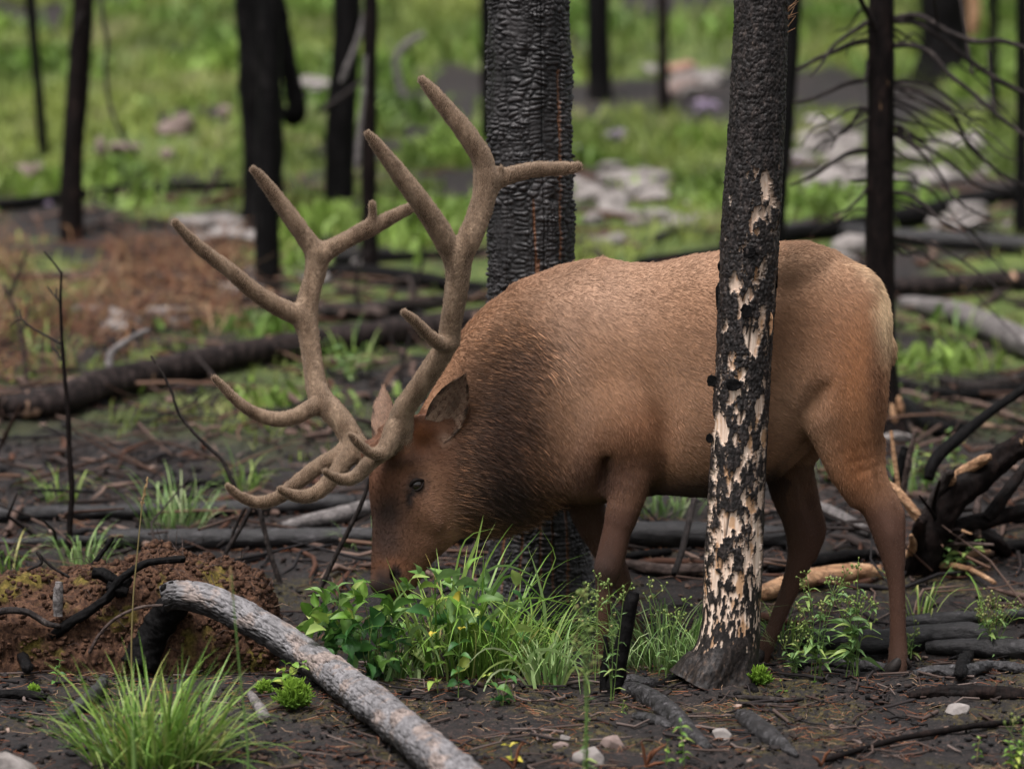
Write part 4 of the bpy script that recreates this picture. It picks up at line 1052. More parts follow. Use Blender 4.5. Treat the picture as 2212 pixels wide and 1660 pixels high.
class Field:
    def __init__(s, lo, hi, h):
        s.lo = np.array(lo, float); s.h = h
        n = np.ceil((np.array(hi) - s.lo) / h).astype(int) + 1
        s.D = np.full(n, 0.5, np.float32)
        s.ax = [s.lo[k] + h * np.arange(n[k]) for k in range(3)]
    def add(s, f, lo, hi, k=0.03, sub=False):
        pad = k + 2.5 * s.h
        sl = []
        for a in range(3):
            i0 = max(0, int(np.floor((lo[a] - pad - s.lo[a]) / s.h))); i1 = min(s.D.shape[a], int(np.ceil((hi[a] + pad - s.lo[a]) / s.h)) + 1)
            if i1 <= i0: return
            sl.append(slice(i0, i1))
        sl = tuple(sl)
        x = s.ax[0][sl[0]].astype(np.float32)[:, None, None]; y = s.ax[1][sl[1]].astype(np.float32)[None, :, None]; z = s.ax[2][sl[2]].astype(np.float32)[None, None, :]
        d = f(x, y, z).astype(np.float32)
        A = s.D[sl]
        if sub:
            d = -d
            h = np.maximum(k - np.abs(A - d), 0) / k
            s.D[sl] = np.maximum(A, d) + h * h * k * 0.25
        else:
            h = np.maximum(k - np.abs(A - d), 0) / k
            s.D[sl] = np.minimum(A, d) - h * h * k * 0.25
    def cone(s, a, b, ra, rb, sy=1.0, k=0.03, sub=False):
        """tapered limb from a to b; its depth (y) radius is sy times the radius seen from the side"""
        a = np.array(a, float); b = np.array(b, float)
        a2 = a.copy(); b2 = b.copy(); a2[1] /= sy; b2[1] /= sy
        u = b2 - a2; L = float(u @ u) + 1e-12
        def f(x, y, z):
            px, py, pz = x - a2[0], y / sy - a2[1], z - a2[2]
            t = np.clip((px * u[0] + py * u[1] + pz * u[2]) / L, 0, 1)
            d = np.sqrt((px - t * u[0]) ** 2 + (py - t * u[1]) ** 2 + (pz - t * u[2]) ** 2) - (ra + (rb - ra) * t)
            return d * min(1.0, (1 + sy) / 2)
        r = max(ra, rb); R = np.array([r, r * sy, r])
        s.add(f, np.minimum(a, b) - R, np.maximum(a, b) + R, k, sub)
    def chain(s, pts, sy=1.0, k=0.03, fine=3):
        """a limb: rows of photo-chart px, py, depth Y, radius in chart units; one smooth tapered tube, then blended in"""
        q = np.array([(*P(x, y, Y), r * scale_at(Y)) for x, y, Y, r in pts])
        if len(q) > 2: q = smoothpath(q, (len(q) - 1) * fine + 1)
        s.rope(q, sy, k)
    def rope(s, q, sy=1.0, k=0.03):
        q2 = q.copy(); q2[:, 1] /= sy
        def f(x, y, z):
            yy = y / sy; best = None
            for a, b in zip(q2[:-1], q2[1:]):
                u = b[:3] - a[:3]; L = float(u @ u) + 1e-12
                px, py, pz = x - a[0], yy - a[1], z - a[2]
                t = np.clip((px * u[0] + py * u[1] + pz * u[2]) / L, 0, 1)
                d = np.sqrt((px - t * u[0]) ** 2 + (py - t * u[1]) ** 2 + (pz - t * u[2]) ** 2) - (a[3] + (b[3] - a[3]) * t)
                best = d if best is None else np.minimum(best, d)
            return best * min(1.0, (1 + sy) / 2)
        R = q[:, 3].max(); R = np.array([R, R * sy, R])
        s.add(f, q[:, :3].min(0) - R, q[:, :3].max(0) + R, k)
    def ell(s, px, py, Y, rx, rz, ry, ang=0.0, k=0.05, sub=False, yaw=0.0):
        """ellipsoid: rx, rz in chart units along axes turned by ang (degrees, clockwise in the picture), ry in metres"""
        c = P(px, py, Y); q = scale_at(Y); rx *= q; rz *= q
        ca, sa = math.cos(math.radians(ang)), math.sin(math.radians(ang))
        cy, sy_ = math.cos(math.radians(yaw)), math.sin(math.radians(yaw))
        def f(x, y, z):
            dx, dy, dz = x - c[0], y - c[1], z - c[2]
            e1 = dx * ca - dz * sa; e3 = dx * sa + dz * ca
            u1 = e1 * cy + dy * sy_; u2 = -e1 * sy_ + dy * cy
            k0 = np.sqrt((u1 / rx) ** 2 + (u2 / ry) ** 2 + (e3 / rz) ** 2) + 1e-6
            k1 = np.sqrt((u1 / rx ** 2) ** 2 + (u2 / ry ** 2) ** 2 + (e3 / rz ** 2) ** 2) + 1e-6
            return k0 * (k0 - 1) / k1
        R = max(rx, rz, ry if abs(yaw) > 1 else 0); Ry = max(ry, rx if abs(yaw) > 1 else 0)
        s.add(f, c - (R, Ry, R), c + (R, Ry, R), k, sub)
    def mesh(s, iters=3):
        D = s.D; S = D < 0
        a = S[:-1, :-1, :-1]; cnt = np.zeros(a.shape, np.int8)
        for i in (0, 1):
            for j in (0, 1):
                for k in (0, 1):
                    cnt += S[i:S.shape[0] - 1 + i, j:S.shape[1] - 1 + j, k:S.shape[2] - 1 + k]
        act = (cnt > 0) & (cnt < 8)
        I = np.argwhere(act)
        idx = np.full(act.shape, -1, np.int64); idx[act] = np.arange(len(I))
        corner = np.array([[i, j, k] for i in (0, 1) for j in (0, 1) for k in (0, 1)])
        val = np.stack([D[I[:, 0] + c[0], I[:, 1] + c[1], I[:, 2] + c[2]] for c in corner], 1).astype(float)
        acc = np.zeros((len(I), 3)); num = np.zeros(len(I))
        for p in range(8):
            for q_ in range(p + 1, 8):
                if np.abs(corner[p] - corner[q_]).sum() != 1: continue
                A, B = val[:, p], val[:, q_]
                cr = (A < 0) != (B < 0)
                t = np.where(cr, A / np.where(cr, A - B, 1), 0)
                acc += np.where(cr[:, None], corner[p] + t[:, None] * (corner[q_] - corner[p]), 0); num += cr
        V = s.lo + (I + acc / num[:, None]) * s.h
        Fs = []
        for axn in range(3):
            o1, o2 = [(1, 2), (2, 0), (0, 1)][axn]
            sl0 = [slice(None)] * 3; sl1 = [slice(None)] * 3
            sl0[axn] = slice(0, -1); sl1[axn] = slice(1, None)
            A, B = S[tuple(sl0)], S[tuple(sl1)]
            E = np.argwhere(A != B)
            ok = (E[:, o1] > 0) & (E[:, o2] > 0) & (E[:, o1] < D.shape[o1] - 1) & (E[:, o2] < D.shape[o2] - 1)
            E = E[ok]
            def at(d1, d2):
                c = E.copy(); c[:, o1] += d1; c[:, o2] += d2
                return idx[c[:, 0], c[:, 1], c[:, 2]]
            Q = np.stack([at(-1, -1), at(0, -1), at(0, 0), at(-1, 0)], 1)
            flip = ~S[E[:, 0], E[:, 1], E[:, 2]]
            Q[flip] = Q[flip][:, ::-1]
            Fs.append(Q)
        F = np.vstack(Fs)
        ed = np.vstack([F[:, [0, 1]], F[:, [1, 2]], F[:, [2, 3]], F[:, [3, 0]]])
        deg = np.bincount(ed.ravel(), minlength=len(V)).astype(float)[:, None]
        for it in range(iters):
            N = np.zeros_like(V)
            for c in range(3):
                N[:, c] = np.bincount(ed[:, 0], V[ed[:, 1], c], len(V)) + np.bincount(ed[:, 1], V[ed[:, 0], c], len(V))
            V = V + (N / np.maximum(deg, 1) - V) * (0.6 if it % 2 == 0 else -0.45 if iters > 3 else 0.6)
        return V, F

def normals(V, F):
    n = np.cross(V[F[:, 2]] - V[F[:, 0]], V[F[:, 3]] - V[F[:, 1]])
    N = np.zeros_like(V)
    for k in range(4):
        for c in range(3): N[:, c] += np.bincount(F[:, k], n[:, c], len(V))
    return N / (np.linalg.norm(N, axis=1)[:, None] + 1e-12)

B = Field([P(770, 0, .3)[0], 0.02, -0.10], [P(2000, 0, .5)[0], 0.98, P(0, 490, .5)[2]], 0.0075)

# trunk of the body: a loft through measured back line, belly line and half widths
_t = np.array([
 # px   top   bottom  half width (m)
 [1140, 668, 985, .150], [1165, 632, 1040, .185], [1200, 590, 1068, .215], [1250, 566, 1084, .235], [1298, 556, 1086, .245], [1356, 568, 1078, .255],
 [1420, 569, 1066, .270], [1490, 553, 1069, .285], [1560, 542, 1066, .290], [1620, 531, 1046, .280], [1680, 523, 1008, .265],
 [1740, 521, 950, .255], [1800, 540, 935, .245], [1850, 570, 930, .225], [1885, 606, 915, .185], [1903, 650, 880, .13], [1910, 690, 820, .06]])
_t[:, 3] *= .87
_tx = P(_t[:, 0], 700, YE)[:, 0]; _tz1 = P(1400, _t[:, 1], YE)[:, 2]; _tz0 = P(1400, _t[:, 2], YE)[:, 2]
def torso(x, y, z):
    xx = np.clip(x, _tx[0], _tx[-1])
    t1 = np.interp(xx, _tx, _tz1); t0 = np.interp(xx, _tx, _tz0); w = np.interp(xx, _tx, _t[:, 3])
    c = (t1 + t0) / 2; h = (t1 - t0) / 2
    # rounded section, fullest a little below the middle, narrower towards the spine
    v = (z - c) / h
    ww = w * (1.0 - 0.16 * np.clip(v, 0, 1) ** 2)
    e = (np.abs((y - YE) / ww) ** 2.2 + np.abs(v) ** 2.2) ** (1 / 2.2)
    d = (e - 1) * np.minimum(ww, h)
    return np.maximum(d, 0) + np.minimum(d, 0) + np.abs(x - xx)
B.add(torso, (_tx[0], YE - .3, _tz0.min()), (_tx[-1], YE + .3, _tz1.max()), 0.02)

for sgn in (-1, 1):
    far = sgn > 0
    # shoulder blade and upper arm
    B.ell(1278, 810, YE + sgn * .172, 105, 165, .078, ang=-14, k=.13)
    B.ell(1350, 905, YE + sgn * .198, 92, 78, .078, ang=30, k=.06)
    B.ell(1270, 960, YE + sgn * .12, 90, 110, .09, ang=10, k=.09)
    # haunch
    B.ell(1815, 745, YE + sgn * .150, 105, 175, .105, ang=12, k=.09)
    B.ell(1835, 860, YE + sgn * .165, 78, 125, .090, ang=0, k=.08)
    B.ell(1730, 570, YE + sgn * .14, 60, 26, .05, ang=-20, k=.08)      # hip bone
# belly of the ribs, slightly fuller
B.ell(1545, 890, YE, 175, 165, .262, k=.06)
# flank hollow before the thigh
for sgn in (-1, 1):
    B.ell(1702, 780, YE + sgn * .305, 44, 105, .070, ang=10, k=.09, sub=True)
    B.ell(1742, 905, YE + sgn * .255, 20, 80, .05, ang=24, k=.05, sub=True)
    B.ell(1425, 760, YE + sgn * .30, 24, 160, .055, ang=-6, k=.08, sub=True)
    B.ell(1330, 640, YE + sgn * .250, 18, 80, .03, ang=-34, k=.06, sub=True)

# neck
B.chain([(1215, 815, YE, 228), (1150, 855, YE, 205), (1100, 925, YE - .01, 186), (1055, 968, YE - .03, 168), (1008, 1000, YE - .05, 140), (950, 1020, YE - .06, 104)], sy=.66, k=.05)
B.chain([(1165, 960, YE, 95), (1105, 1040, YE - .01, 82), (1060, 1082, YE - .02, 58), (1010, 1098, YE - .03, 48)], sy=.75, k=.06)    # dewlap side of the mane
# head
HY = .415
B.chain([(880, 1000, HY + .01, 80), (880, 1050, HY, 82), (868, 1125, HY - .02, 64), (853, 1195, HY - .045, 50), (847, 1238, HY - .055, 46), (843, 1250, HY - .058, 42)], sy=.86, k=.035)
B.chain([(960, 1040, HY + .03, 76), (930, 1090, HY + .005, 76), (905, 1140, HY - .01, 62), (878, 1190, HY - .035, 46), (862, 1238, HY - .05, 36)], sy=.80, k=.045)
B.ell(1440, 950, YE - .275, 14, 70, .05, ang=-8, k=.05, sub=True)
B.ell(1306, 1020, YE - .20, 12, 46, .05, ang=6, k=.04, sub=True)
B.chain([(985, 1075, HY + .02, 60), (950, 1130, HY - .0, 50), (905, 1185, HY - .03, 38), (866, 1252, HY - .05, 26), (838, 1270, HY - .055, 20)], sy=.85, k=.04)  # jaw
B.ell(826, 1262, HY - .062, 26, 22, .040, ang=20, k=.02)            # nose pad
B.ell(884, 1012, HY - .078, 42, 17, .026, ang=-28, k=.03)            # brow over the near eye
B.ell(846, 1048, HY - .055, 40, 55, .035, ang=0, k=.04)             # forehead plane
B.ell(915, 1095, HY - .085, 52, 22, .020, ang=55, k=.04)           # cheek ridge
B.ell(905, 925, HY - .06, 36, 30, .05, k=.04)                        # base of the near ear
B.ell(838, 935, HY + .13, 34, 30, .05, k=.04)                        # base of the far ear
B.chain([(872, 985, HY - .075, 34), (862, 944, HY - .09, 29)], k=.03)
B.chain([(845, 985, HY + .06, 34), (792, 978, HY + .10, 28)], k=.03)
B.ell(848, 1242, HY - .105, 8, 17, .014, ang=-20, k=.008, sub=True)   # nostril
B.ell(901, 1046, HY - .13, 15, 11, .018, ang=-30, k=.012, sub=True)  # eye socket
B.ell(884, 1078, HY - .125, 4, 16, .010, ang=12, k=.012, sub=True)    # tear pit

# legs: (px, py, Y, radius)
nf = YE - .165
B.chain([(1352, 880, nf + .02, 80), (1372, 975, nf, 54), (1358, 1055, nf - .005, 42), (1342, 1120, nf - .01, 33)], sy=0.8, k=.035)
B.chain([(1345, 1100, nf - .01, 34), (1332, 1150, nf - .012, 31), (1320, 1200, nf - .015, 31), (1313, 1232, nf - .015, 29), (1306, 1268, nf - .012, 19.5), (1303, 1320, nf - .01, 15), (1300, 1380, nf, 15), (1298, 1416, nf, 19), (1293, 1446, nf, 17)], sy=0.8, k=.010)
B.ell(1308, 1222, nf - .02, 23, 32, .036, ang=14, k=.012)              # knee
B.ell(1408, 960, nf + .03, 26, 60, .05, ang=-12, k=.05)               # elbow
ff = YE + .16
B.chain([(1290, 950, ff, 76), (1262, 1060, ff, 46), (1282, 1140, ff, 33)], sy=0.85, k=.035)
B.chain([(1272, 1110, ff, 36), (1300, 1175, ff, 29), (1320, 1207, ff, 28), (1340, 1245, ff, 22), (1360, 1312, ff - .02, 14), (1382, 1380, ff - .03, 13.5), (1396, 1412, ff - .03, 17), (1401, 1438, ff - .03, 16)], sy=0.85, k=.010)
nh = YE - .150
B.chain([(1822, 840, nh + .04, 80), (1838, 930, nh + .01, 66), (1854, 1000, nh, 48), (1880, 1060, nh, 33)], sy=0.8, k=.035)
B.chain([(1864, 1030, nh, 44), (1882, 1070, nh, 36), (1901, 1110, nh, 33), (1915, 1150, nh, 31), (1927, 1200, nh, 25), (1936, 1255, nh, 19), (1939, 1310, nh, 17.5), (1940, 1370, nh, 18), (1940, 1412, nh, 21), (1938, 1445, nh, 21.5), (1934, 1466, nh, 20)], sy=0.8, k=.010)
B.chain([(1884, 955, nh + .02, 28), (1902, 1028, nh, 14), (1932, 1088, nh, 14), (1941, 1116, nh, 14.5), (1943, 1160, nh, 13), (1943, 1215, nh, 11)], sy=.8, k=.012)   # heel cord to the hock
B.chain([(1782, 905, nh - .01, 42), (1820, 1000, nh - .01, 38), (1852, 1070, nh, 26)], sy=.8, k=.03)
fh = YE + .150
B.chain([(1780, 860, fh, 92), (1722, 960, fh, 54), (1704, 1030, fh, 46), (1710, 1085, fh, 36)], sy=0.78, k=.035)
B.chain([(1706, 1050, fh, 42), (1718, 1095, fh, 38), (1732, 1145, fh, 36), (1731, 1195, fh, 30), (1712, 1255, fh - .01, 22), (1690, 1310, fh - .02, 18), (1668, 1365, fh - .03, 16.5), (1650, 1408, fh - .03, 19), (1641, 1440, fh - .03, 18)], sy=0.78, k=.010)
B.chain([(1738, 1020, fh, 20), (1756, 1092, fh, 17), (1770, 1144, fh, 16), (1752, 1200, fh, 14)], sy=.8, k=.012)
B.ell(1908, 1078, nh - .046, 7, 58, .016, ang=-16, k=.022, sub=True)

B.ell(1746, 1090, fh - .048, 8, 46, .014, ang=-16, k=.022, sub=True)
# sheath hair bulge under the flank, tail stub
B.chain([(1668, 985, YE, 40), (1715, 960, YE, 30)], sy=.6, k=.05)
B.chain([(1893, 735, YE, 20), (1899, 800, YE - .01, 14), (1897, 850, YE - .01, 8)], sy=.8, k=.02)
EV, EF = B.mesh(4)
def askew(V):
    px, py = topx(V)
    d = (-(px - 1590) * .00040 - .10) * sstep(985, 1200, px)
    k = (V[:, 1] + d - CAMP[1]) / (V[:, 1] - CAMP[1])
    return CAMP + (V - CAMP) * k[:, None]
EV = askew(EV)
EN = normals(EV, EF)

# --- coat colours (regions of the coat in side view, some light and shade painted in)
def coat(V):
    px, py = topx(V)
    px = px + 13 * fbm(V * 22 + 3, 3); py = py + 13 * fbm(V * 22 + 50, 3)
    c = np.empty((len(V), 3)); c[:] = lin(156, 112, 80)
    def blob(x, y, rx, ry, col, s=1.0, ang=0.0, pw=1.0):
        ca, sa = math.cos(math.radians(ang)), math.sin(math.radians(ang))
        dx, dy = px - x, py - y
        u = (dx * ca + dy * sa) / rx; v = (-dx * sa + dy * ca) / ry
        w = (np.exp(-(u * u + v * v) ** pw) * s)[:, None]
        c[:] = c * (1 - w) + np.array(lin(*col)) * w
    blob(1290, 630, 150, 100, (178, 139, 110), .85)
    blob(1215, 740, 40, 120, (170, 132, 104), .6, ang=-12)
    blob(1255, 960, 26, 110, (156, 118, 92), .6, ang=8)
    blob(1500, 560, 260, 60, (178, 138, 108), .75)  # back line painted lighter: its highlight is put into the coat colour
    blob(1760, 560, 170, 70, (182, 140, 106), .75)
    blob(1520, 830, 160, 170, (146, 106, 76), .7)
    blob(1390, 930, 60, 70, (142, 92, 60), .7)
    blob(1330, 985, 90, 60, (128, 84, 58), .8)
    blob(1290, 1050, 90, 45, (92, 60, 45), .85)
    blob(1720, 890, 70, 95, (164, 124, 92), .8)
    blob(1850, 800, 70, 150, (150, 96, 57), .85)
    blob(1914, 660, 26, 112, (226, 190, 146), .95, pw=1.5)
    blob(1866, 572, 80, 22, (212, 174, 134), .8, ang=45)
    blob(1890, 840, 16, 120, (92, 58, 38), .6)
    # neck: dark mane
    blob(1110, 800, 110, 60, (116, 82, 61), .85, ang=-38)
    blob(1075, 960, 98, 150, (80, 54, 41), .93, ang=14, pw=1.5)
    blob(1085, 1080, 105, 75, (50, 35, 29), .95, ang=-15, pw=1.4)
    blob(1185, 1010, 60, 90, (112, 76, 54), .6)
    # head
    h = sstep(1010, 965, px + 0.12 * (py - 1000))
    w = (h * (py > 880) * sstep(1300, 1280, py))[:, None]
    c[:] = c * (1 - w) + np.array(lin(110, 73, 51)) * w
    blob(940, 1075, 46, 66, (132, 92, 66), .85)
    blob(905, 935, 42, 34, (128, 72, 38), .9)
    blob(838, 1040, 40, 55, (108, 66, 42), .8)
    blob(834, 1108, 50, 40, (50, 35, 29), .92, ang=-30)
    blob(832, 1168, 40, 48, (72, 51, 42), .85)
    blob(848, 1222, 42, 14, (120, 74, 48), .9)
    blob(823, 1262, 30, 26, (46, 36, 33), .95, pw=2)
    blob(852, 1244, 13, 22, (30, 24, 22), .95, pw=2)
    blob(838, 1286, 40, 10, (26, 20, 19), .9, pw=2)
    blob(899, 1047, 30, 22, (34, 24, 20), .95, ang=-35, pw=2)
    blob(930, 1030, 26, 18, (140, 98, 70), .5, ang=-30)
    blob(886, 1076, 8, 26, (30, 20, 17), .95, ang=12, pw=1.5)
    blob(862, 1000, 46, 14, (70, 44, 30), .8, ang=-15)
    blob(962, 948, 12, 12, (176, 142, 116), .5)
    # legs and belly
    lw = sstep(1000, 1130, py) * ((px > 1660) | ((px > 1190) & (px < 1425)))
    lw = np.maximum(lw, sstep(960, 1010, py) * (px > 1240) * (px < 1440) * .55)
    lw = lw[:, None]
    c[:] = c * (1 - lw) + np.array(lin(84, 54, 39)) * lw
    blob(1850, 1000, 50, 80, (142, 87, 49), .85)
    blob(1925, 1240, 30, 120, (84, 54, 39), .6)
    blob(1940, 1440, 40, 40, (96, 70, 56), .6)
    blob(1300, 1235, 36, 45, (58, 42, 36), .7)
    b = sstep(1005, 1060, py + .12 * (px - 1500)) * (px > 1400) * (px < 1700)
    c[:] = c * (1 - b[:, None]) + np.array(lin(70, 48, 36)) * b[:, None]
    fl = ((V[:, 1] > YE - .08 - (px - 1590) * .0004) & (py > 1000)).astype(float)[:, None] * .6  # far-side legs painted darker: their shade is put into the coat colour
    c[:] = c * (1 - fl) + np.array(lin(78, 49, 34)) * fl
    c = c * (1 + .35 * np.clip(fbm(np.stack([px * .016 + py * .010, (py - .55 * px) * .11, V[:, 1] * 9], 1), 3), -1.2, 1.2) * np.exp(-(((px - 1090) / 150) ** 2 + ((py - 960) / 190) ** 2)))[:, None]
    lum = (c @ np.array([.3, .6, .1])) / .20
    c = c * (np.clip(lum, .05, 1.15) ** .12)[:, None]
    k = 0.5 + 0.10 * fbm(V * 14, 3) + 0.10 * fbm(V * np.array([5.0, 5.0, 9.0]), 3)
    return np.clip(c * (0.5 + k)[:, None] * np.array([.735, .80, .885]), 0.003, 0.9)

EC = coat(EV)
elk_base = P(1620, 1462, YE); elk_base[2] = gz(elk_base[0], elk_base[1])
elk = empty("elk", elk_base, "large brown bull elk with velvet antlers grazing with its head down in green plants", "elk")

m = NT("elk_skin", 0.75, 0.25)
m.base(m.attr('col')).bump(m.noise(240, 3, .6, (1, 1, 2.2)), 0.35, 0.004)
M_SKIN = m.m
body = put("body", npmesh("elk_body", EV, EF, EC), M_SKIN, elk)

def bvh(V, F): return BVHTree.FromPolygons([tuple(v) for v in V], [tuple(int(i) for i in f) for f in F])
near_head = (EV[:, 0] < P(1060, 0, .4)[0])
_map = -np.ones(len(EV), int); _map[near_head] = np.arange(near_head.sum())
_hf = _map[EF]; _hf = _hf[(_hf >= 0).all(1)]
HB = bvh(EV[near_head], _hf)
def onhead(px, py):
    d = Vector(px2dir(float(px), float(py))).normalized()
    loc, nor, i, dist = HB.ray_cast(Vector(CAMP), d)
    return np.array(loc), np.array(nor)

# --- fur: short hair that lies along the coat, longer on the neck
FLOW = np.array([
 [840, 1250, .3, -1], [868, 1120, .35, -1], [835, 1040, .1, -1], [900, 1050, .8, -.6], [950, 1085, 1, -.15], [900, 940, .8, -.8],
 [1000, 900, 1, .1], [1050, 800, 1, .15], [1120, 720, .9, .5], [1040, 960, 1, .55], [1080, 1060, 1, .75], [1130, 1110, .9, .8], [1020, 1120, 1, .55], [1120, 920, .9, .6],
 [1200, 640, .8, .6], [1300, 580, 1, .3], [1290, 760, .75, .65], [1260, 920, .6, .9], [1400, 640, 1, .35], [1500, 560, 1, .1], [1400, 850, .7, .7], [1380, 960, .2, 1],
 [1520, 750, 1, .42], [1550, 930, 1, .3], [1500, 1050, 1, .1], [1700, 560, 1, .2], [1750, 700, 1, .5], [1850, 600, .8, .7], [1900, 700, .25, 1], [1860, 850, .2, 1],
 [1760, 830, .8, .6], [1700, 930, .9, .35], [1840, 1000, .25, 1], [1920, 1150, 0, 1], [1940, 1350, 0, 1], [1330, 1100, 0, 1], [1310, 1250, 0, 1], [1720, 1100, 0, 1], [1700, 1300, -.3, 1], [1280, 1080, .2, 1]], float)
def flow(px, py):
    n = FLOW[:, 2:] / np.linalg.norm(FLOW[:, 2:], axis=1)[:, None]
    o = np.zeros((len(px), 2)); w = np.zeros(len(px))
    for (x, y, _, _), v in zip(FLOW, n):
        k = 1.0 / (((px - x) ** 2 + (py - y) ** 2) + 900) ** 1.5
        o += k[:, None] * v; w += k
    return o / np.linalg.norm(o, axis=1)[:, None]

def hairs(name, V, F, N, count, dens, lenf, dirf, colf, rad, mat, parent, lift=0.28, seed=1):
    rg = np.random.default_rng(seed)
    A = np.linalg.norm(np.cross(V[F[:, 2]] - V[F[:, 0]], V[F[:, 3]] - V[F[:, 1]]), axis=1) * .5
    A = A * dens(V[F].mean(1), N[F].mean(1))
    f = np.searchsorted(np.cumsum(A) / A.sum(), rg.random(count)).clip(0, len(F) - 1)
    u, v = rg.random((2, count))
    W = np.stack([(1 - u) * (1 - v), u * (1 - v), u * v, (1 - u) * v], 1)
    R = (V[F[f]] * W[..., None]).sum(1); Nn = (N[F[f]] * W[..., None]).sum(1)
    Nn /= np.linalg.norm(Nn, axis=1)[:, None] + 1e-9
    D = dirf(R)
    D = D - Nn * (D * Nn).sum(1)[:, None]; D /= np.linalg.norm(D, axis=1)[:, None] + 1e-9
    D = D + rg.normal(0, .16, D.shape)
    L = lenf(R) * (0.6 + 0.8 * rg.random(count))
    lf = lift * (0.5 + rg.random(count))
    K = 4
    t = np.linspace(0, 1, K)
    Pt = R[:, None, :] - Nn[:, None, :] * .0015 + D[:, None, :] * (L[:, None] * t[None])[..., None] + Nn[:, None, :] * (L[:, None] * lf[:, None] * (t - .55 * t * t)[None])[..., None]
    hc = bpy.data.hair_curves.new(name)
    hc.add_curves([K] * count)
    hc.points.foreach_set('position', Pt.astype(np.float32).ravel())
    ra = hc.attributes.get('radius') or hc.attributes.new('radius', 'FLOAT', 'POINT')
    ra.data.foreach_set('value', np.tile(np.array([1.0, .95, .75, .15]) * rad, count).astype(np.float32))
    c = colf(R) * np.exp(rg.normal(0, .20, count) + .16 * fbm(R * 85, 2) + .14 * fbm(R * 30, 2) + .22 * perlin(R * 150) * (topx(R)[0] < 1010))[:, None]
    cc = np.ones((count, K, 4), np.float32)
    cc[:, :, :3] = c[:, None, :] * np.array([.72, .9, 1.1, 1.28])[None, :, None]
    at = hc.attributes.new('col', 'FLOAT_COLOR', 'POINT'); at.data.foreach_set('color', cc.ravel())
    hc.materials.append(mat)
    o = bpy.data.objects.new(name, hc); COL.objects.link(o)
    o['kind'] = 'stuff'
    hang(o, parent); o.location = (0, 0, 0)
    return o

m = NT("elk_hair", 0.55, 0.35); m.base(m.attr('col')); M_HAIR = m.m

def body_len(R):
    px, py = topx(R)
    L = np.full(len(R), .017)
    neck = np.exp(-(((px - 1085) / 110) ** 2 + ((py - 1000) / 170) ** 2) ** 1.5)
    L += neck * .022 + .016 * np.exp(-(((px - 1090) / 90) ** 2 + ((py - 1100) / 60) ** 2))
    hd = sstep(1000, 950, px)
    L = L * (1 - hd) + .011 * hd
    leg = sstep(1040, 1120, py) * (px > 1180)
    L = L * (1 - leg) + .009 * leg
    L = np.where((px > 1880) & (py > 560) & (py < 900), .024, L)
    nose = (((px - 826) / 34) ** 2 + ((py - 1264) / 30) ** 2 < 1) | (((px - 900) / 20) ** 2 + ((py - 1047) / 15) ** 2 < 1)
    return np.where(nose, .0015, L)
def body_dir(R):
    px, py = topx(R); f = flow(px, py)
    return np.stack([f[:, 0], np.zeros(len(R)), -f[:, 1]], 1)
FUR_N = 460000
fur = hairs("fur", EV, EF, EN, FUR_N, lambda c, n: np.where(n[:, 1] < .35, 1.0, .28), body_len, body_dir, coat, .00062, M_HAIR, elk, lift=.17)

def mane_d(c, n):
    px, py = topx(c)
    return (np.exp(-(((px - 1075) / 85) ** 2 + ((py - 1030) / 130) ** 2) ** 1.5) + .6 * np.exp(-(((px - 1120) / 60) ** 2 + ((py - 780) / 60) ** 2))) * np.where(n[:, 1] < .4, 1, .3) * (px > 985)
def mane_c(R):
    k = RNG.random(len(R))[:, None]
    return coat(R) * np.where(k < .58, .52, np.where(k < .85, 1.1, 2.3)) * np.array([1.05, 1, .92])
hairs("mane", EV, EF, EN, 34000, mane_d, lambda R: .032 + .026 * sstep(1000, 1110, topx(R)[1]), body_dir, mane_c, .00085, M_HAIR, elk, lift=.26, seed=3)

# --- antlers in velvet
def antler(chains, h=.0048):
    pts = np.vstack([P(np.array(c)[:, 0], np.array(c)[:, 1], np.array(c)[:, 2]) for c in chains])
    A = Field(pts.min(0) - .06, pts.max(0) + .06, h)
    for c in chains:
        q = np.array([(*P(x, y, Y), r * scale_at(Y)) for x, y, Y, r in c])
        q = smoothpath(q, max(5, int(len(c) * 2.2)))
        A.rope(q, 1.0, .016)
    V, F = A.mesh(4); return V, F, normals(V, F)

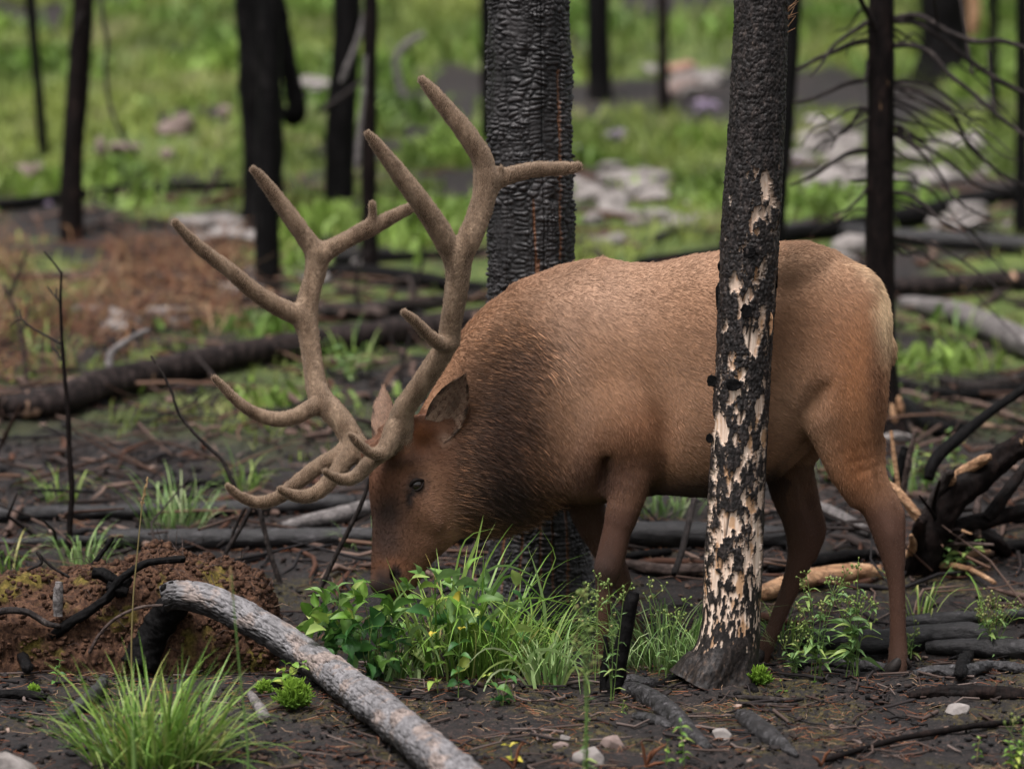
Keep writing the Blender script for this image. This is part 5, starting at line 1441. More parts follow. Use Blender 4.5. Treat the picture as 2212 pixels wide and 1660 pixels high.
near_ch = [
 [(866, 962, .330, 29), (866, 925, .315, 27), (870, 888, .295, 23), (900, 845, .265, 22), (934, 795, .235, 22.5), (964, 744, .205, 21.5), (977, 682, .180, 22), (988, 610, .165, 24), (992, 556, .160, 27),
  (1006, 530, .162, 26), (1025, 490, .170, 25), (1044, 432, .195, 24), (1052, 388, .215, 27)],
 [(985, 565, .16, 22), (955, 507, .135, 23), (918, 450, .105, 22), (878, 396, .075, 19.5), (834, 338, .05, 15), (806, 303, .038, 11.5), (795, 290, .034, 8)],
 [(1052, 388, .215, 24), (1040, 340, .215, 21.5), (1018, 304, .215, 21), (1000, 278, .215, 20), (962, 232, .22, 16.5), (932, 196, .225, 13.5), (912, 174, .23, 9)],
 [(1058, 392, .22, 24), (1085, 384, .235, 18), (1115, 375, .255, 16), (1152, 367, .28, 15), (1199, 365, .31, 14), (1235, 363, .335, 11.5), (1249, 360, .345, 8.5)],
 [(1078, 376, .225, 10), (1082, 365, .212, 6)],
 [(972, 738, .195, 18), (950, 742, .155, 14.5), (922, 720, .12, 12.5), (893, 691, .09, 10.5), (873, 675, .075, 7)],
 [(850, 925, .285, 19), (838, 960, .25, 18), (826, 979, .225, 13.5), (805, 980, .20, 11), (784, 966, .185, 10), (763, 946, .175, 8), (756, 939, .17, 6)],
 [(852, 955, .30, 20), (815, 985, .27, 16.5), (790, 1008, .25, 15), (765, 1031, .225, 13.5), (740, 1036, .20, 11.5), (716, 1028, .18, 9), (703, 1019, .17, 6.5)],
]
far_ch = [
 [(792, 985, .515, 27), (768, 962, .53, 25), (744, 919, .555, 24), (714, 884, .585, 25), (692, 858, .61, 24), (682, 826, .635, 21), (674, 774, .665, 20), (667, 724, .69, 21), (659, 684, .71, 25),
  (667, 640, .73, 21), (680, 594, .745, 21), (687, 550, .755, 25)],
 [(685, 548, .755, 22), (656, 508, .745, 18.5), (620, 458, .73, 17), (583, 408, .715, 13.5), (559, 378, .705, 10.5), (548, 367, .70, 8)],
 [(690, 550, .755, 22), (729, 529, .775, 17), (764, 510, .79, 16.5), (787, 498, .80, 18), (824, 481, .82, 15), (860, 462, .835, 13), (888, 449, .845, 10), (897, 446, .85, 7)],
 [(800, 492, .80, 13), (805, 468, .795, 8.5), (804, 442, .79, 7.5)],
 [(656, 686, .71, 23), (628, 674, .69, 20), (600, 662, .67, 19), (547, 628, .63, 17), (492, 581, .60, 15), (437, 540, .575, 13.5), (403, 508, .56, 11), (379, 482, .55, 8)],
 [(694, 872, .60, 19), (672, 881, .575, 17), (638, 899, .545, 16), (598, 906, .52, 15), (554, 894, .50, 13), (510, 865, .485, 11), (480, 833, .475, 8.5), (463, 817, .47, 6.5)],
 [(765, 968, .515, 20), (747, 992, .49, 19), (722, 1028, .46, 16), (686, 1063, .43, 15), (650, 1073, .405, 13), (621, 1065, .39, 10), (605, 1057, .38, 7)],
 [(756, 962, .53, 19), (728, 985, .52, 17), (690, 1006, .505, 16), (646, 1039, .49, 14.5), (603, 1073, .47, 13.5), (562, 1085, .455, 12.5), (526, 1076, .44, 10.5), (501, 1059, .43, 8), (492, 1050, .425, 6)],
]
m = NT("antler_velvet", 0.9, 0.12)
vc = m.ramp(m.noise(15, 3, .55, (1, 1, .32)), [(.36, (0.068, 0.043, 0.027)), (.48, (0.155, 0.104, 0.067)), (.62, (0.285, 0.205, 0.14))])
vc = m.mix(m.attr('tip', 'Fac'), vc, (0.060, 0.036, 0.022))
m.base(vc).bump(m.noise(190, 4, .7), .5, .004)
m.b.inputs['Sheen Weight'].default_value = 0.6; m.b.inputs['Sheen Roughness'].default_value = .4; m.b.inputs['Sheen Tint'].default_value = (.95, .82, .68, 1)
M_VELVET = m.m
for chs, lab in ((near_ch, None), (far_ch, None)):
    V, F, N = antler(chs)
    ridge = fbm(V * np.array([38, 38, 7]), 3)
    V = V + N * (.0026 * ridge + .0014 * fbm(V * 110, 2) + .0030 * sstep(900, 960, topx(V)[1]) * fbm(V * 60 + 5, 2))[:, None]
    tip = np.zeros(len(V))
    for ch in chs[1:]:
        e = P(ch[-1][0], ch[-1][1], ch[-1][2])
        tip = np.maximum(tip, .85 * np.exp(-(np.linalg.norm(V - e, axis=1) / .16) ** 2))
    tip = np.clip(tip + .6 * sstep(.0, .4, fbm(V * np.array([26, 26, 5]) + 3, 2)), 0, 1)
    o = put("antler", npmesh("antler", V, F, attrs={'tip': tip}), M_VELVET, elk)
    vcol = lambda R: np.array([.27, .195, .135]) * np.exp(.30 * fbm(R * np.array([24, 24, 9]), 3))[:, None]
    hairs("velvet_fuzz", V, F, N, 80000, lambda c, n: np.where(n[:, 1] < .5, 1.0, .4), lambda R: np.full(len(R), .0085),
          lambda R: np.tile(np.array([.1, 0, 1.0]), (len(R), 1)), vcol, .00038, M_HAIR, o, lift=.9, seed=5)

# --- ears: cupped shells
def ear(name, base, tip, w, cup, facing, front_col, back_col, rim, bend, parent):
    """base, tip: points; w: greatest half width; facing: direction the hollow faces"""
    base = np.array(base); tip = np.array(tip)
    ax = tip - base; L = np.linalg.norm(ax); ax /= L
    f = np.array(facing, float); f -= ax * (f @ ax); f /= np.linalg.norm(f)
    sd = np.cross(ax, f)
    nu, nv = 22, 17
    V = []; C = []
    for lay in (0, 1):
        for i in range(nu):
            t = i / (nu - 1)
            hw = w * (math.sin(math.pi * min(1, (t * .90 + .12)) ** .86) ** .72) if t < .999 else w * .05
            hw = max(hw, .004)
            for j in range(nv):
                s_ = -1 + 2 * j / (nv - 1)
                depth = cup * (1 - s_ * s_) * (1 - .55 * t) * (hw / w + .15)
                p = base + ax * (L * t) + sd * (hw * s_ * (1 - .10 * (1 - t))) - f * depth + f * bend * t * t
                if lay: p = p - f * (.0055 * (1 - abs(s_) ** 4) + .0012)
                V.append(p)
                if lay == 0:
                    k = np.array(front_col[0]) * (1 - t) + np.array(front_col[1]) * t
                    dk = math.exp(-((s_ - .15) / .35) ** 2 - ((t - .52) / .22) ** 2)
                    k = k * (1 - .60 * dk)
                    k = k * (1 - .85 * max(0, abs(s_) - .80) / .20)
                else:
                    k = np.array(back_col) * (1 - .55 * max(0, abs(s_) - .85) / .15) * (1 - rim * t)
                C.append(k)
    V = np.array(V); C = np.array(C)
    F = []
    for lay in (0, 1):
        o = lay * nu * nv
        for i in range(nu - 1):
            for j in range(nv - 1):
                q4 = [o + i * nv + j, o + i * nv + j + 1, o + (i + 1) * nv + j + 1, o + (i + 1) * nv + j]
                F.append(q4[::-1] if lay == 0 else q4)
    n = nu * nv
    for i in range(nu - 1):
        for j in (0, nv - 1):
            a, b = i * nv + j, (i + 1) * nv + j
            F.append([a, b, n + b, n + a] if j == 0 else [a, n + a, n + b, b])
    for j in range(nv - 1):
        a = (nu - 1) * nv + j; F.append([a, a + 1, n + a + 1, n + a])
    F = np.array(F)
    o = put(name, npmesh(name, V, F, C * .95), M_SKIN, parent)
    N = normals(V, F)
    from_col = C
    def cf(R):
        i = ((R[:, None, ::1] - V[None, ::7]) ** 2).sum(2).argmin(1)
        return C[::7][i] * 1.0
    hairs("ear_hair", V, F, N, 9000, lambda c, n_: np.ones(len(c)), lambda R: np.full(len(R), .014), lambda R: np.tile(ax + .35 * sd, (len(R), 1)), cf, .00045, M_HAIR, o, lift=.35, seed=8)
    return o
ear("ear", P(938, 946, .318), P(1005, 811, .29), 45 * PX, .030, (-.18, -1, .10), (lin(172, 144, 122), lin(118, 94, 78)), lin(104, 74, 58), .3, .012, elk)
ear("ear", P(828, 962, .52), P(831, 836, .585), 29 * PX, .026, (-.25, 1, .2), (lin(150, 120, 100), lin(120, 94, 78)), lin(150, 122, 102), .2, .010, elk)

# --- eye
BV_, BF_ = ball()
m = NT("eye_wet", 0.12, 0.5)
m.base((0.010, 0.006, 0.004)); m.b.inputs['Coat Weight'].default_value = .25; M_EYE = m.m
m = NT("eyelid_skin", 0.8, 0.1); m.base((0.010, 0.007, 0.006)); M_LID = m.m
for side in (-1, 1):
    if side < 0:
        c, nn = onhead(900, 1047); ctr = c + np.array([0, .014, 0.0])
    else:
        ctr = np.array(P(868, 1047, HY)) + np.array([-.012, .105, .0])
    o = put("eye", npmesh("eye", BV_ * .0265 + ctr, BF_), M_EYE, elk)
    # lids: two arcs that wrap the ball
    ang = math.radians(-32)
    e1 = np.array([math.cos(ang), 0, -math.sin(ang)]); e2 = np.array([math.sin(ang), 0, math.cos(ang)])
    for up in (1, -1):
        tt = np.linspace(-1, 1, 15)
        pp = np.array([ctr + e1 * (.030 * u) + e2 * (up * (.0185 if up > 0 else .0175) * (1 - u * u)) + np.array([0, side * ((.0235) * math.sqrt(max(0, 1 - .80 * u * u)) - (.003 if up < 0 else .001)), 0]) for u in tt])
        rr = (.0075 if up > 0 else .0050) * (1 - .55 * tt ** 2)
        V, F, _, _ = tube(np.column_stack([pp, rr]), 8)
        put("eyelid", npmesh("eyelid", V, F), M_LID, o)

# --- hooves: two dark toes each, with dew claws
m = NT("hoof_horn", 0.6, 0.2)
m.base(m.ramp(m.noise(30, 4, .6, (1, 1, 4)), [(.3, (.008, .0065, .006)), (.7, (.024, .019, .017))])); M_HOOF = m.m
def hoof(px, py, Y, dirx):
    c = P(px, py, Y); c[2] = gz(c[0], Y) - .006
    for tz in (-1, 1):
        pts = np.array([(c[0] + .010, Y + tz * .017, c[2] + .060, .014), (c[0] - .002, Y + tz * .019, c[2] + .040, .021), (c[0] + dirx * .018, Y + tz * .020, c[2] + .020, .022), (c[0] + dirx * .036, Y + tz * .018, c[2] + .006, .015), (c[0] + dirx * .046, Y + tz * .016, c[2] + .001, .006)])
        V, F, _, _ = tube(smoothpath(pts, 12), 14)
        V[:, 2] = np.maximum(V[:, 2], c[2] - .004)
        put("hoof", npmesh("hoof", V, F), M_HOOF, elk)
        dw = np.array([(c[0] + .028, Y + tz * .016, c[2] + .062, .007), (c[0] + .040, Y + tz * .017, c[2] + .046, .008), (c[0] + .050, Y + tz * .018, c[2] + .026, .003)])
        V, F, _, _ = tube(smoothpath(dw, 7), 10)
        put("dew_claw", npmesh("dew_claw", V, F), M_HOOF, elk)
_dy = lambda x: -(x - 1590) * .00040 - .10
hoof(1936, 1480, nh + _dy(1936), -1); hoof(1641, 1440, fh - .03 + _dy(1641), -1); hoof(1293, 1462, nf + _dy(1293), -1); hoof(1401, 1440, ff - .03 + _dy(1401), -1)
# ------------------------------------------------------------------ living plants
def leaf_mat(name, stops, tr=.35, rough=.5, vary=.25):
    m = NT(name, rough, .4)
    c = m.ramp(m.rnd(), stops)
    c = m.mix(1.0, c, m.attr('col'), 'MULTIPLY')
    m.base(c); m.translucent(c, tr); return m.m
M_LEAF = leaf_mat("leaf_green", [(0, (.065, .145, .020)), (.45, (.135, .265, .038)), (.8, (.24, .37, .070)), (1, (.38, .44, .085))])
M_LEAF_D = leaf_mat("leaf_dark_green", [(0, (.022, .082, .022)), (.6, (.060, .165, .038)), (1, (.14, .26, .052))])
M_LEAF_P = leaf_mat("leaf_pale_green", [(0, (.11, .20, .07)), (.6, (.17, .29, .09)), (1, (.30, .38, .10))])
M_LEAF_Y = leaf_mat("leaf_yellow", [(0, (.42, .40, .05)), (1, (.55, .44, .06))])
M_BLADE = leaf_mat("grass_green", [(0, (.060, .135, .020)), (.4, (.130, .250, .036)), (.75, (.235, .345, .078)), (.95, (.32, .40, .13)), (1, (.40, .32, .10))], .3)
M_BLADE_P = leaf_mat("grass_pale", [(0, (.075, .16, .035)), (.5, (.16, .27, .08)), (.85, (.26, .37, .14)), (1, (.40, .46, .26))], .3)
m = NT("green_stem", .6, .3); m.base(m.ramp(m.rnd(), [(0, (.07, .13, .03)), (.7, (.12, .19, .045)), (1, (.16, .11, .05))])); M_STEM = m.m
m = NT("dry_stalk", .7, .3); m.base((.33, .22, .11)); M_DRY = m.m
m = NT("dead_needles", .8, .2); m.base(m.attr('col')); M_COL = m.m
m = NT("grass_mass", .6, .3); cc_ = m.attr('col'); m.base(cc_); m.translucent(cc_, .3); M_GRASSCOL = m.m

def leaf_mesh(name, wid=.5, fold=.25, curl=.3, n=7, serr=0.0, point=1.0):
    """leaf along +Y, upper side +Z, length 1"""
    V = []; C = []
    for i in range(n):
        t = i / (n - 1)
        w = wid * .5 * (math.sin(math.pi * t ** .82) ** .8) * (1 - .25 * t * point)
        if i in (0, n - 1): w = .012
        w *= 1 + serr * (1 if i % 2 else -1)
        z = -curl * t * t + .10 * math.sin(math.pi * t)
        for s_ in (-1, -.5, 0, .5, 1):
            V.append((w * s_, t, z + fold * abs(s_) * w * 1.1 + (.02 * math.sin(9 * t + 3 * s_))))
            k = 1.18 if s_ == 0 else (1.0 if abs(s_) == .5 else .92)
            C.append((k, k, k))
    F = []
    for i in range(n - 1):
        for j in range(4):
            a = i * 5 + j; F.append((a, a + 1, a + 6, a + 5))
    return npmesh(name, V, F, np.array(C))
LEAF = [leaf_mesh("leaf_shape", .50, .25, .25), leaf_mesh("leaf_shape_b", .58, .45, .10, 9, .07), leaf_mesh("leaf_shape_c", .44, .2, .5), leaf_mesh("leaf_shape_d", .62, .6, -.1, 9, .05)]
LEAF_N = [leaf_mesh("narrow_leaf_a", .22, .4, .25), leaf_mesh("narrow_leaf_b", .26, .5, .6), leaf_mesh("narrow_leaf_c", .18, .2, .1)]
LEAF_R = [leaf_mesh("round_leaf_a", .72, .3, .15), leaf_mesh("round_leaf_b", .68, .5, .3)]
def with_mat(meshes, mat):
    o = []
    for me in meshes:
        c = me.copy(); c.materials.clear(); c.materials.append(mat); o.append(c)
    return o
L_G, L_D, L_P, L_Y = with_mat(LEAF, M_LEAF), with_mat(LEAF, M_LEAF_D), with_mat(LEAF, M_LEAF_P), with_mat(LEAF[:2], M_LEAF_Y)
L_R, L_RD = with_mat(LEAF_R, M_LEAF), with_mat(LEAF_R, M_LEAF_D)
N_G, N_P = with_mat(LEAF_N, M_LEAF), with_mat(LEAF_N, M_LEAF_P)
N_W = with_mat([leaf_mesh('broad_narrow_leaf', .34, .35, .3), leaf_mesh('broad_narrow_leaf_b', .30, .5, .55)], M_LEAF_P)

def blade_mesh(name, droop, kink=0.0, n=8):
    """blade of length 1, width 1 (scaled later), rising along Z and bending over +Y"""
    V = []; C = []; y = z = 0.0; a = .06
    for i in range(n):
        t = i / (n - 1)
        w = .5 * (1 - t ** 2.2) * (.75 + .5 * min(t * 4, 1) * .5) + .01
        for s_ in (-1, 0, 1):
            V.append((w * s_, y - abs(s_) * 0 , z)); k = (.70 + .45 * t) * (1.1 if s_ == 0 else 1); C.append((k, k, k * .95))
        a += droop / (n - 1) * (1.6 * t + .2) + (kink if i == int(n * .55) else 0)
        y += math.sin(a) / (n - 1); z += math.cos(a) / (n - 1)
    F = []
    for i in range(n - 1):
        for j in (0, 1): q_ = i * 3 + j; F.append((q_, q_ + 1, q_ + 4, q_ + 3))
    return npmesh(name, V, F, np.array(C))
_bl = [blade_mesh("blade_%s" % w, d, k) for w, d, k in (("upright", .25, 0), ("slight", .6, 0), ("leaning", 1.0, 0), ("arching", 1.6, 0), ("drooping", 2.3, 0), ("folded", .8, 1.2), ("bowed", 2.9, 0))]
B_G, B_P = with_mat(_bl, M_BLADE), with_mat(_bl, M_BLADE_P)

def rot_dir(d, roll=0.0):
    """matrix turning +Y to d with +Z kept as far up as it goes"""
    d = Vector(d).normalized(); up_ = Vector((0, 0, 1)) if abs(d.z) < .95 else Vector((0, 1, 0))
    x = d.cross(up_).normalized(); z = x.cross(d)
    m_ = Matrix((x, d, z)).transposed()
    return m_ @ Matrix.Rotation(roll, 3, 'Y')

def clump(px, py, n, hgt, rad, label, blades=B_G, group="grass clumps", w=(.0045, .008), tilt=.45, droop=(1, 5), seed=0, Y=None, name="grass_clump", lean=0.0):
    """a tuft whose blades are parts; hgt and rad in metres"""
    rg = np.random.default_rng(seed + 500)
    g = G(px, py) if Y is None else np.array([P(px, py, Y)[0], Y, 0.0]); g[2] = gz(g[0], g[1])
    e = empty(name, g, label, "grass", group)
    for k in range(n):
        a = rg.uniform(0, 2 * math.pi); r = rad * math.sqrt(rg.random()) * .75
        x, y = g[0] + r * math.cos(a), g[1] + r * math.sin(a) * .8
        me = blades[rg.integers(droop[0], droop[1] + 1)]
        L = hgt * rg.uniform(.55, 1.12)
        az = a - math.pi / 2 + rg.normal(0, .5)
        tl = tilt * rg.uniform(.1, 1.0) * (.35 + .65 * r / (rad * .55 + 1e-6))
        R = Matrix.Rotation(az, 3, 'Z') @ Matrix.Rotation(-tl, 3, 'X') @ Matrix.Rotation(rg.normal(0, .5), 3, 'Z')
        if lean: R = Matrix.Rotation(lean, 3, 'Y') @ R
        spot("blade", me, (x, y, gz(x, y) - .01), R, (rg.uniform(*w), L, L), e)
    return e

def stem_mesh(paths, r0, r1, parent, mat=None, name="stem", ns=5):
    k = 8
    Ps = np.array([smoothpath(np.array(p_, float), k) for p_ in paths])
    Rs = np.linspace(r0, r1, k)[None].repeat(len(paths), 0)
    V, F = tubes(Ps, Rs, ns)
    return put(name, npmesh("stems", V, F), mat or M_STEM, parent)

def seedling(px, py, hgt, label, leaves=L_R, n=5, leaf=.045, seed=0, group="leafy seedlings", lean=(0, 0), top=None, Y=None, cat="plant", name="seedling", spread=1.0, nst=1):
    """upright stems with pairs of leaves"""
    rg = np.random.default_rng(seed + 900)
    g = G(px, py) if Y is None else np.array([P(px, py, Y)[0], Y, 0.0]); g[2] = gz(g[0], g[1])
    e = empty(name, g, label, cat, group)
    paths = []
    for q_ in range(nst):
        dx, dy = (lean[0] + rg.normal(0, .12) + (0 if nst == 1 else rg.uniform(-.6, .6))) * hgt, (lean[1] + rg.normal(0, .1)) * hgt
        h = hgt * (1 if q_ == 0 else rg.uniform(.6, 1))
        pth = [g + (0, 0, -.01), g + np.array([dx * .3, dy * .3, h * .5]), g + np.array([dx, dy, h])]
        paths.append(pth); sp_ = smoothpath(np.array(pth), 24)
        for i in range(n):
            t = .22 + .78 * i / max(1, n - 1); p_ = sp_[int(t * 23)]
            a0 = rg.uniform(0, math.pi) if i == 0 else a0 + math.pi / 2 + rg.normal(0, .3)
            for s_ in (0, math.pi):
                a = a0 + s_ + rg.normal(0, .2)
                el = rg.uniform(-.2, .5) + (.5 if i == n - 1 else 0)
                L = leaf * rg.uniform(.7, 1.15) * (1.0 - .45 * (i == n - 1)) * spread
                me_ = leaves[rg.integers(len(leaves))]
                if top is not None and i == n - 1: me_ = top[rg.integers(len(top))]
                spot("leaf", me_, p_, rot_dir((math.cos(a) * math.cos(el), math.sin(a) * math.cos(el), math.sin(el)), rg.normal(0, .3)), L, e)
    stem_mesh(paths, .0022, .0012, e)
    return e

# --- the bush the elk is eating: broad leaves, in front of the muzzle
def bush():
    rg = np.random.default_rng(77)
    g = np.array([P(780, 1400, .10)[0], .10, 0]); g[2] = gz(g[0], g[1])
    e = empty("leafy_bush", g, "broad leaved green bush growing under the elk's muzzle", "bush", None)
    stems = []
    spec = []   # (px, py, Y, length in chart units, direction angle deg (0 = right, 90 = up), kind)
    for k in range(110):         # dark lower mass at the left
        x = rg.uniform(690, 850); y = rg.uniform(1330, 1482)
        if y > 1475 - (x < 730) * 60: continue
        spec.append((x, y, rg.uniform(-.14, .12), rg.uniform(34, 56), rg.uniform(-150, 60) if rg.random() < .6 else rg.uniform(0, 360), L_RD if rg.random() < .75 else L_D))
    for k in range(60):         # lighter upper left sprays
        x = rg.uniform(668, 800); y = rg.uniform(1268, 1360) + max(0, 720 - x) * .5
        spec.append((x, y, rg.uniform(-.12, .10), rg.uniform(34, 56), rg.uniform(20, 200), L_G if rg.random() < .6 else L_P))
    for k in range(56):         # behind and right of the muzzle, among the grass
        x = rg.uniform(830, 1120); y = rg.uniform(1235, 1420)
        spec.append((x, y, rg.uniform(-.05, .22), rg.uniform(34, 56), rg.uniform(0, 360), (L_G, L_P, L_D)[rg.integers(3)]))
    # the leaves that can be told apart in front of the mouth
    for x, y, L, a, kd in ((884, 1260, 52, 55, L_P), (906, 1272, 62, 8, L_G), (940, 1258, 62, 12, L_P), (980, 1265, 58, -8, L_P), (986, 1272, 74, -100, L_P), (996, 1275, 70, -42, L_P), (965, 1285, 84, -60, L_G), (992, 1275, 40, -92, L_Y),
                           (880, 1272, 40, 130, L_G), (832, 1330, 52, 80, L_G), (930, 1330, 60, 170, L_D), (900, 1300, 64, 200, L_D), (985, 1370, 76, 40, L_P), (1010, 1230, 40, 65, L_G), (846, 1300, 58, 165, L_D), (905, 1240, 38, 100, L_P),
                           (800, 1300, 50, 150, L_G), (1030, 1300, 54, 30, L_G), (1048, 1262, 40, 75, L_P), (1100, 1370, 58, 10, L_P)):
        spec.append((x, y, -.10, L, a, kd))
    for x, y, Y, L, a, kd in spec:
        p_ = P(x, y, Y); p_[2] = max(p_[2], gz(p_[0], Y) + .012)
        ar = math.radians(a)
        d = (math.cos(ar), rg.uniform(-.75, .25), math.sin(ar))
        R = rot_dir(d, rg.normal(0, .7))
        spot("leaf", kd[rg.integers(len(kd))], p_, R, L * PX, e)
    for k in range(26):
        x = rg.uniform(690, 1060); yt = rg.uniform(1255, 1360)
        b = np.array([P((x + 820) / 2 + rg.normal(0, 30), 1400, .08)[0], rg.uniform(-.02, .14), 0]); b[2] = gz(b[0], b[1]) - .01
        t_ = P(x, yt, rg.uniform(-.1, .12)); stems.append([b, (b + t_) / 2 + rg.normal(0, .02, 3), t_])
    stem_mesh(stems, .0030, .0012, e)
    return e
bush()
# grass that rises through and beside the bush
def arcs(px0, py0, Y, label, specs, mats, group="tall grass by the muzzle", name="grass_clump", extra=0, hgt=.3, seed=0, ex_bl=B_G, rad=.08, wr=(.005, .009), droop=(1, 5), tilt=.5):
    """a tuft with its clearest blades measured one by one: specs = tip chart points (px, py) with bend and width"""
    rg = np.random.default_rng(seed + 40)
    b = np.array([P(px0, py0, Y)[0], Y, 0]); b[2] = gz(b[0], b[1])
    e = empty(name, b, label, "grass", group)
    for (pts, w, mt) in specs:
        n = len(pts)
        q = np.array([P(x, y, Y - .02 - .10 * k / n + 0) for k, (x, y) in enumerate(pts)])
        s_ = smoothpath(q, 14)
        T = np.gradient(s_, axis=0); sd = np.cross(T, np.array([.25, 1.0, .2])); sd /= np.linalg.norm(sd, axis=1)[:, None]
        t = np.linspace(0, 1, 14); wd = w * PX * .5 * np.clip(1 - t ** 2.5, .03, 1) * np.clip(.5 + t * 3, 0, 1)
        V, F = ribbons(s_[None], wd[None], sd[None])
        put("blade", npmesh("blade", V, F, np.tile(.85 + .25 * t[:, None], (1, 2)).reshape(-1, 1).repeat(3, 1)), mt, e)
    for k in range(extra):
        a = rg.uniform(0, 2 * math.pi); r = rad * math.sqrt(rg.random())
        x, y = b[0] + r * math.cos(a), b[1] + r * math.sin(a) * .7
        L = hgt * rg.uniform(.5, 1.15)
        R = Matrix.Rotation(a - math.pi / 2 + rg.normal(0, .6), 3, 'Z') @ Matrix.Rotation(-tilt * rg.uniform(.05, 1), 3, 'X') @ Matrix.Rotation(rg.normal(0, .6), 3, 'Z')
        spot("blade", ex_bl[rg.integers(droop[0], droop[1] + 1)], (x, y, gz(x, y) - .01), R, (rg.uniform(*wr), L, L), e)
    return e
arcs(985, 1420, .12, "tall dark grass standing between the elk's muzzle and the scaly trunk", [
 ([(960, 1400), (1000, 1250), (1030, 1170), (1044, 1112)], 12, M_BLADE), ([(980, 1390), (1050, 1220), (1085, 1160), (1108, 1130)], 6, M_BLADE), ([(1000, 1380), (1070, 1260), (1120, 1200), (1168, 1145)], 7, M_BLADE_P),
 ([(1010, 1390), (1060, 1290), (1110, 1240), (1200, 1320)], 8, M_BLADE), ([(990, 1390), (1030, 1260), (1090, 1220), (1190, 1262)], 8, M_BLADE_P), ([(1000, 1400), (1060, 1330), (1110, 1300), (1160, 1345), (1172, 1380)], 9, M_BLADE_P),
 ([(960, 1400), (985, 1230), (1010, 1160), (1070, 1140)], 6, M_BLADE), ([(1000, 1400), (1080, 1320), (1150, 1290), (1250, 1310)], 7, M_BLADE), ([(940, 1400), (960, 1290), (985, 1300), (1000, 1400), (1005, 1440)], 10, M_BLADE_P),
 ([(1085, 1420), (1150, 1330), (1180, 1250), (1200, 1200), (1168, 1140)], 4, M_BLADE), ([(1170, 1420), (1178, 1330), (1160, 1240), (1140, 1180)], 8, M_BLADE_P)],
 None, extra=120, hgt=.54, rad=.16, wr=(.008, .015), droop=(0, 5), seed=2, tilt=.5)
arcs(860, 1440, .02, "thin yellow green grass rising from the bush left of the seedlings", [
 ([(850, 1470), (838, 1400), (850, 1350), (880, 1340)], 10, M_BLADE_P), ([(870, 1470), (880, 1390), (905, 1350), (940, 1400), (958, 1460)], 11, M_BLADE_P), ([(840, 1470), (850, 1420), (835, 1470), (800, 1530)], 10, M_BLADE_P),
 ([(890, 1480), (905, 1440), (895, 1500), (830, 1545)], 8, M_BLADE_P), ([(870, 1470), (875, 1430), (890, 1470), (896, 1530)], 8, M_BLADE), ([(850, 1470), (840, 1330), (880, 1270), (888, 1260)], 9, M_BLADE_P)],
 None, extra=34, hgt=.19, rad=.06, wr=(.005, .008), seed=3, ex_bl=B_P)
arcs(1185, 1520, -.16, "arching pale grass clump right of the seedlings, before the scaly trunk", [
 ([(1175, 1520), (1140, 1440), (1170, 1400), (1240, 1430), (1254, 1500)], 9, M_BLADE_P), ([(1180, 1520), (1160, 1430), (1195, 1390), (1206, 1360)], 8, M_BLADE_P), ([(1180, 1525), (1165, 1470), (1150, 1450), (1170, 1560)], 11, M_BLADE_P),
 ([(1190, 1525), (1195, 1450), (1200, 1500), (1198, 1560)], 9, M_BLADE_P), ([(1170, 1525), (1110, 1420), (1050, 1400), (1005, 1440)], 7, M_BLADE_P), ([(1170, 1525), (1110, 1450), (1060, 1460), (1028, 1545)], 6, M_BLADE_P),
 ([(1200, 1520), (1230, 1430), (1275, 1400), (1300, 1420)], 7, M_BLADE_P), ([(1200, 1520), (1240, 1440), (1270, 1470), (1275, 1540)], 7, M_BLADE), ([(1185, 1520), (1178, 1430), (1225, 1380), (1262, 1420)], 8, M_BLADE_P), ([(1160, 1520), (1120, 1430), (1060, 1440), (1010, 1500)], 6, M_BLADE)],
 None, extra=85, hgt=.27, rad=.065, wr=(.005, .009), seed=4, ex_bl=B_P, tilt=.45)
clump(1060, 1440, 130, .40, .18, "low dense grass filling in behind the small seedlings", B_G, "tall grass by the muzzle", (.005, .009), seed=11, Y=.05)
clump(1130, 1400, 110, .40, .17, "darker grass tuft touching the scaly trunk's foot", B_G, "tall grass by the muzzle", (.005, .009), seed=12, Y=.16, droop=(1, 6))
clump(1440, 1420, 240, .44, .22, "soft fountain of fine grass between the front leg and the pale patched trunk", B_P, None, (.004, .007), seed=13, Y=.40, droop=(3, 6), tilt=.5)
clump(330, 1655, 190, .43, .17, "bright green grass clump in the lower left foreground", B_G, None, (.006, .011), seed=14, droop=(0, 3), tilt=.8)
clump(255, 1650, 80, .36, .12, "left part of the foreground grass, leaning out to the left", B_G, None, (.006, .010), seed=15, droop=(0, 4), tilt=.8, lean=-.15)
clump(410, 1646, 80, .36, .12, "right part of the foreground grass, with long arching blades", B_G, None, (.006, .010), seed=16, droop=(1, 5), tilt=.9, lean=.2)
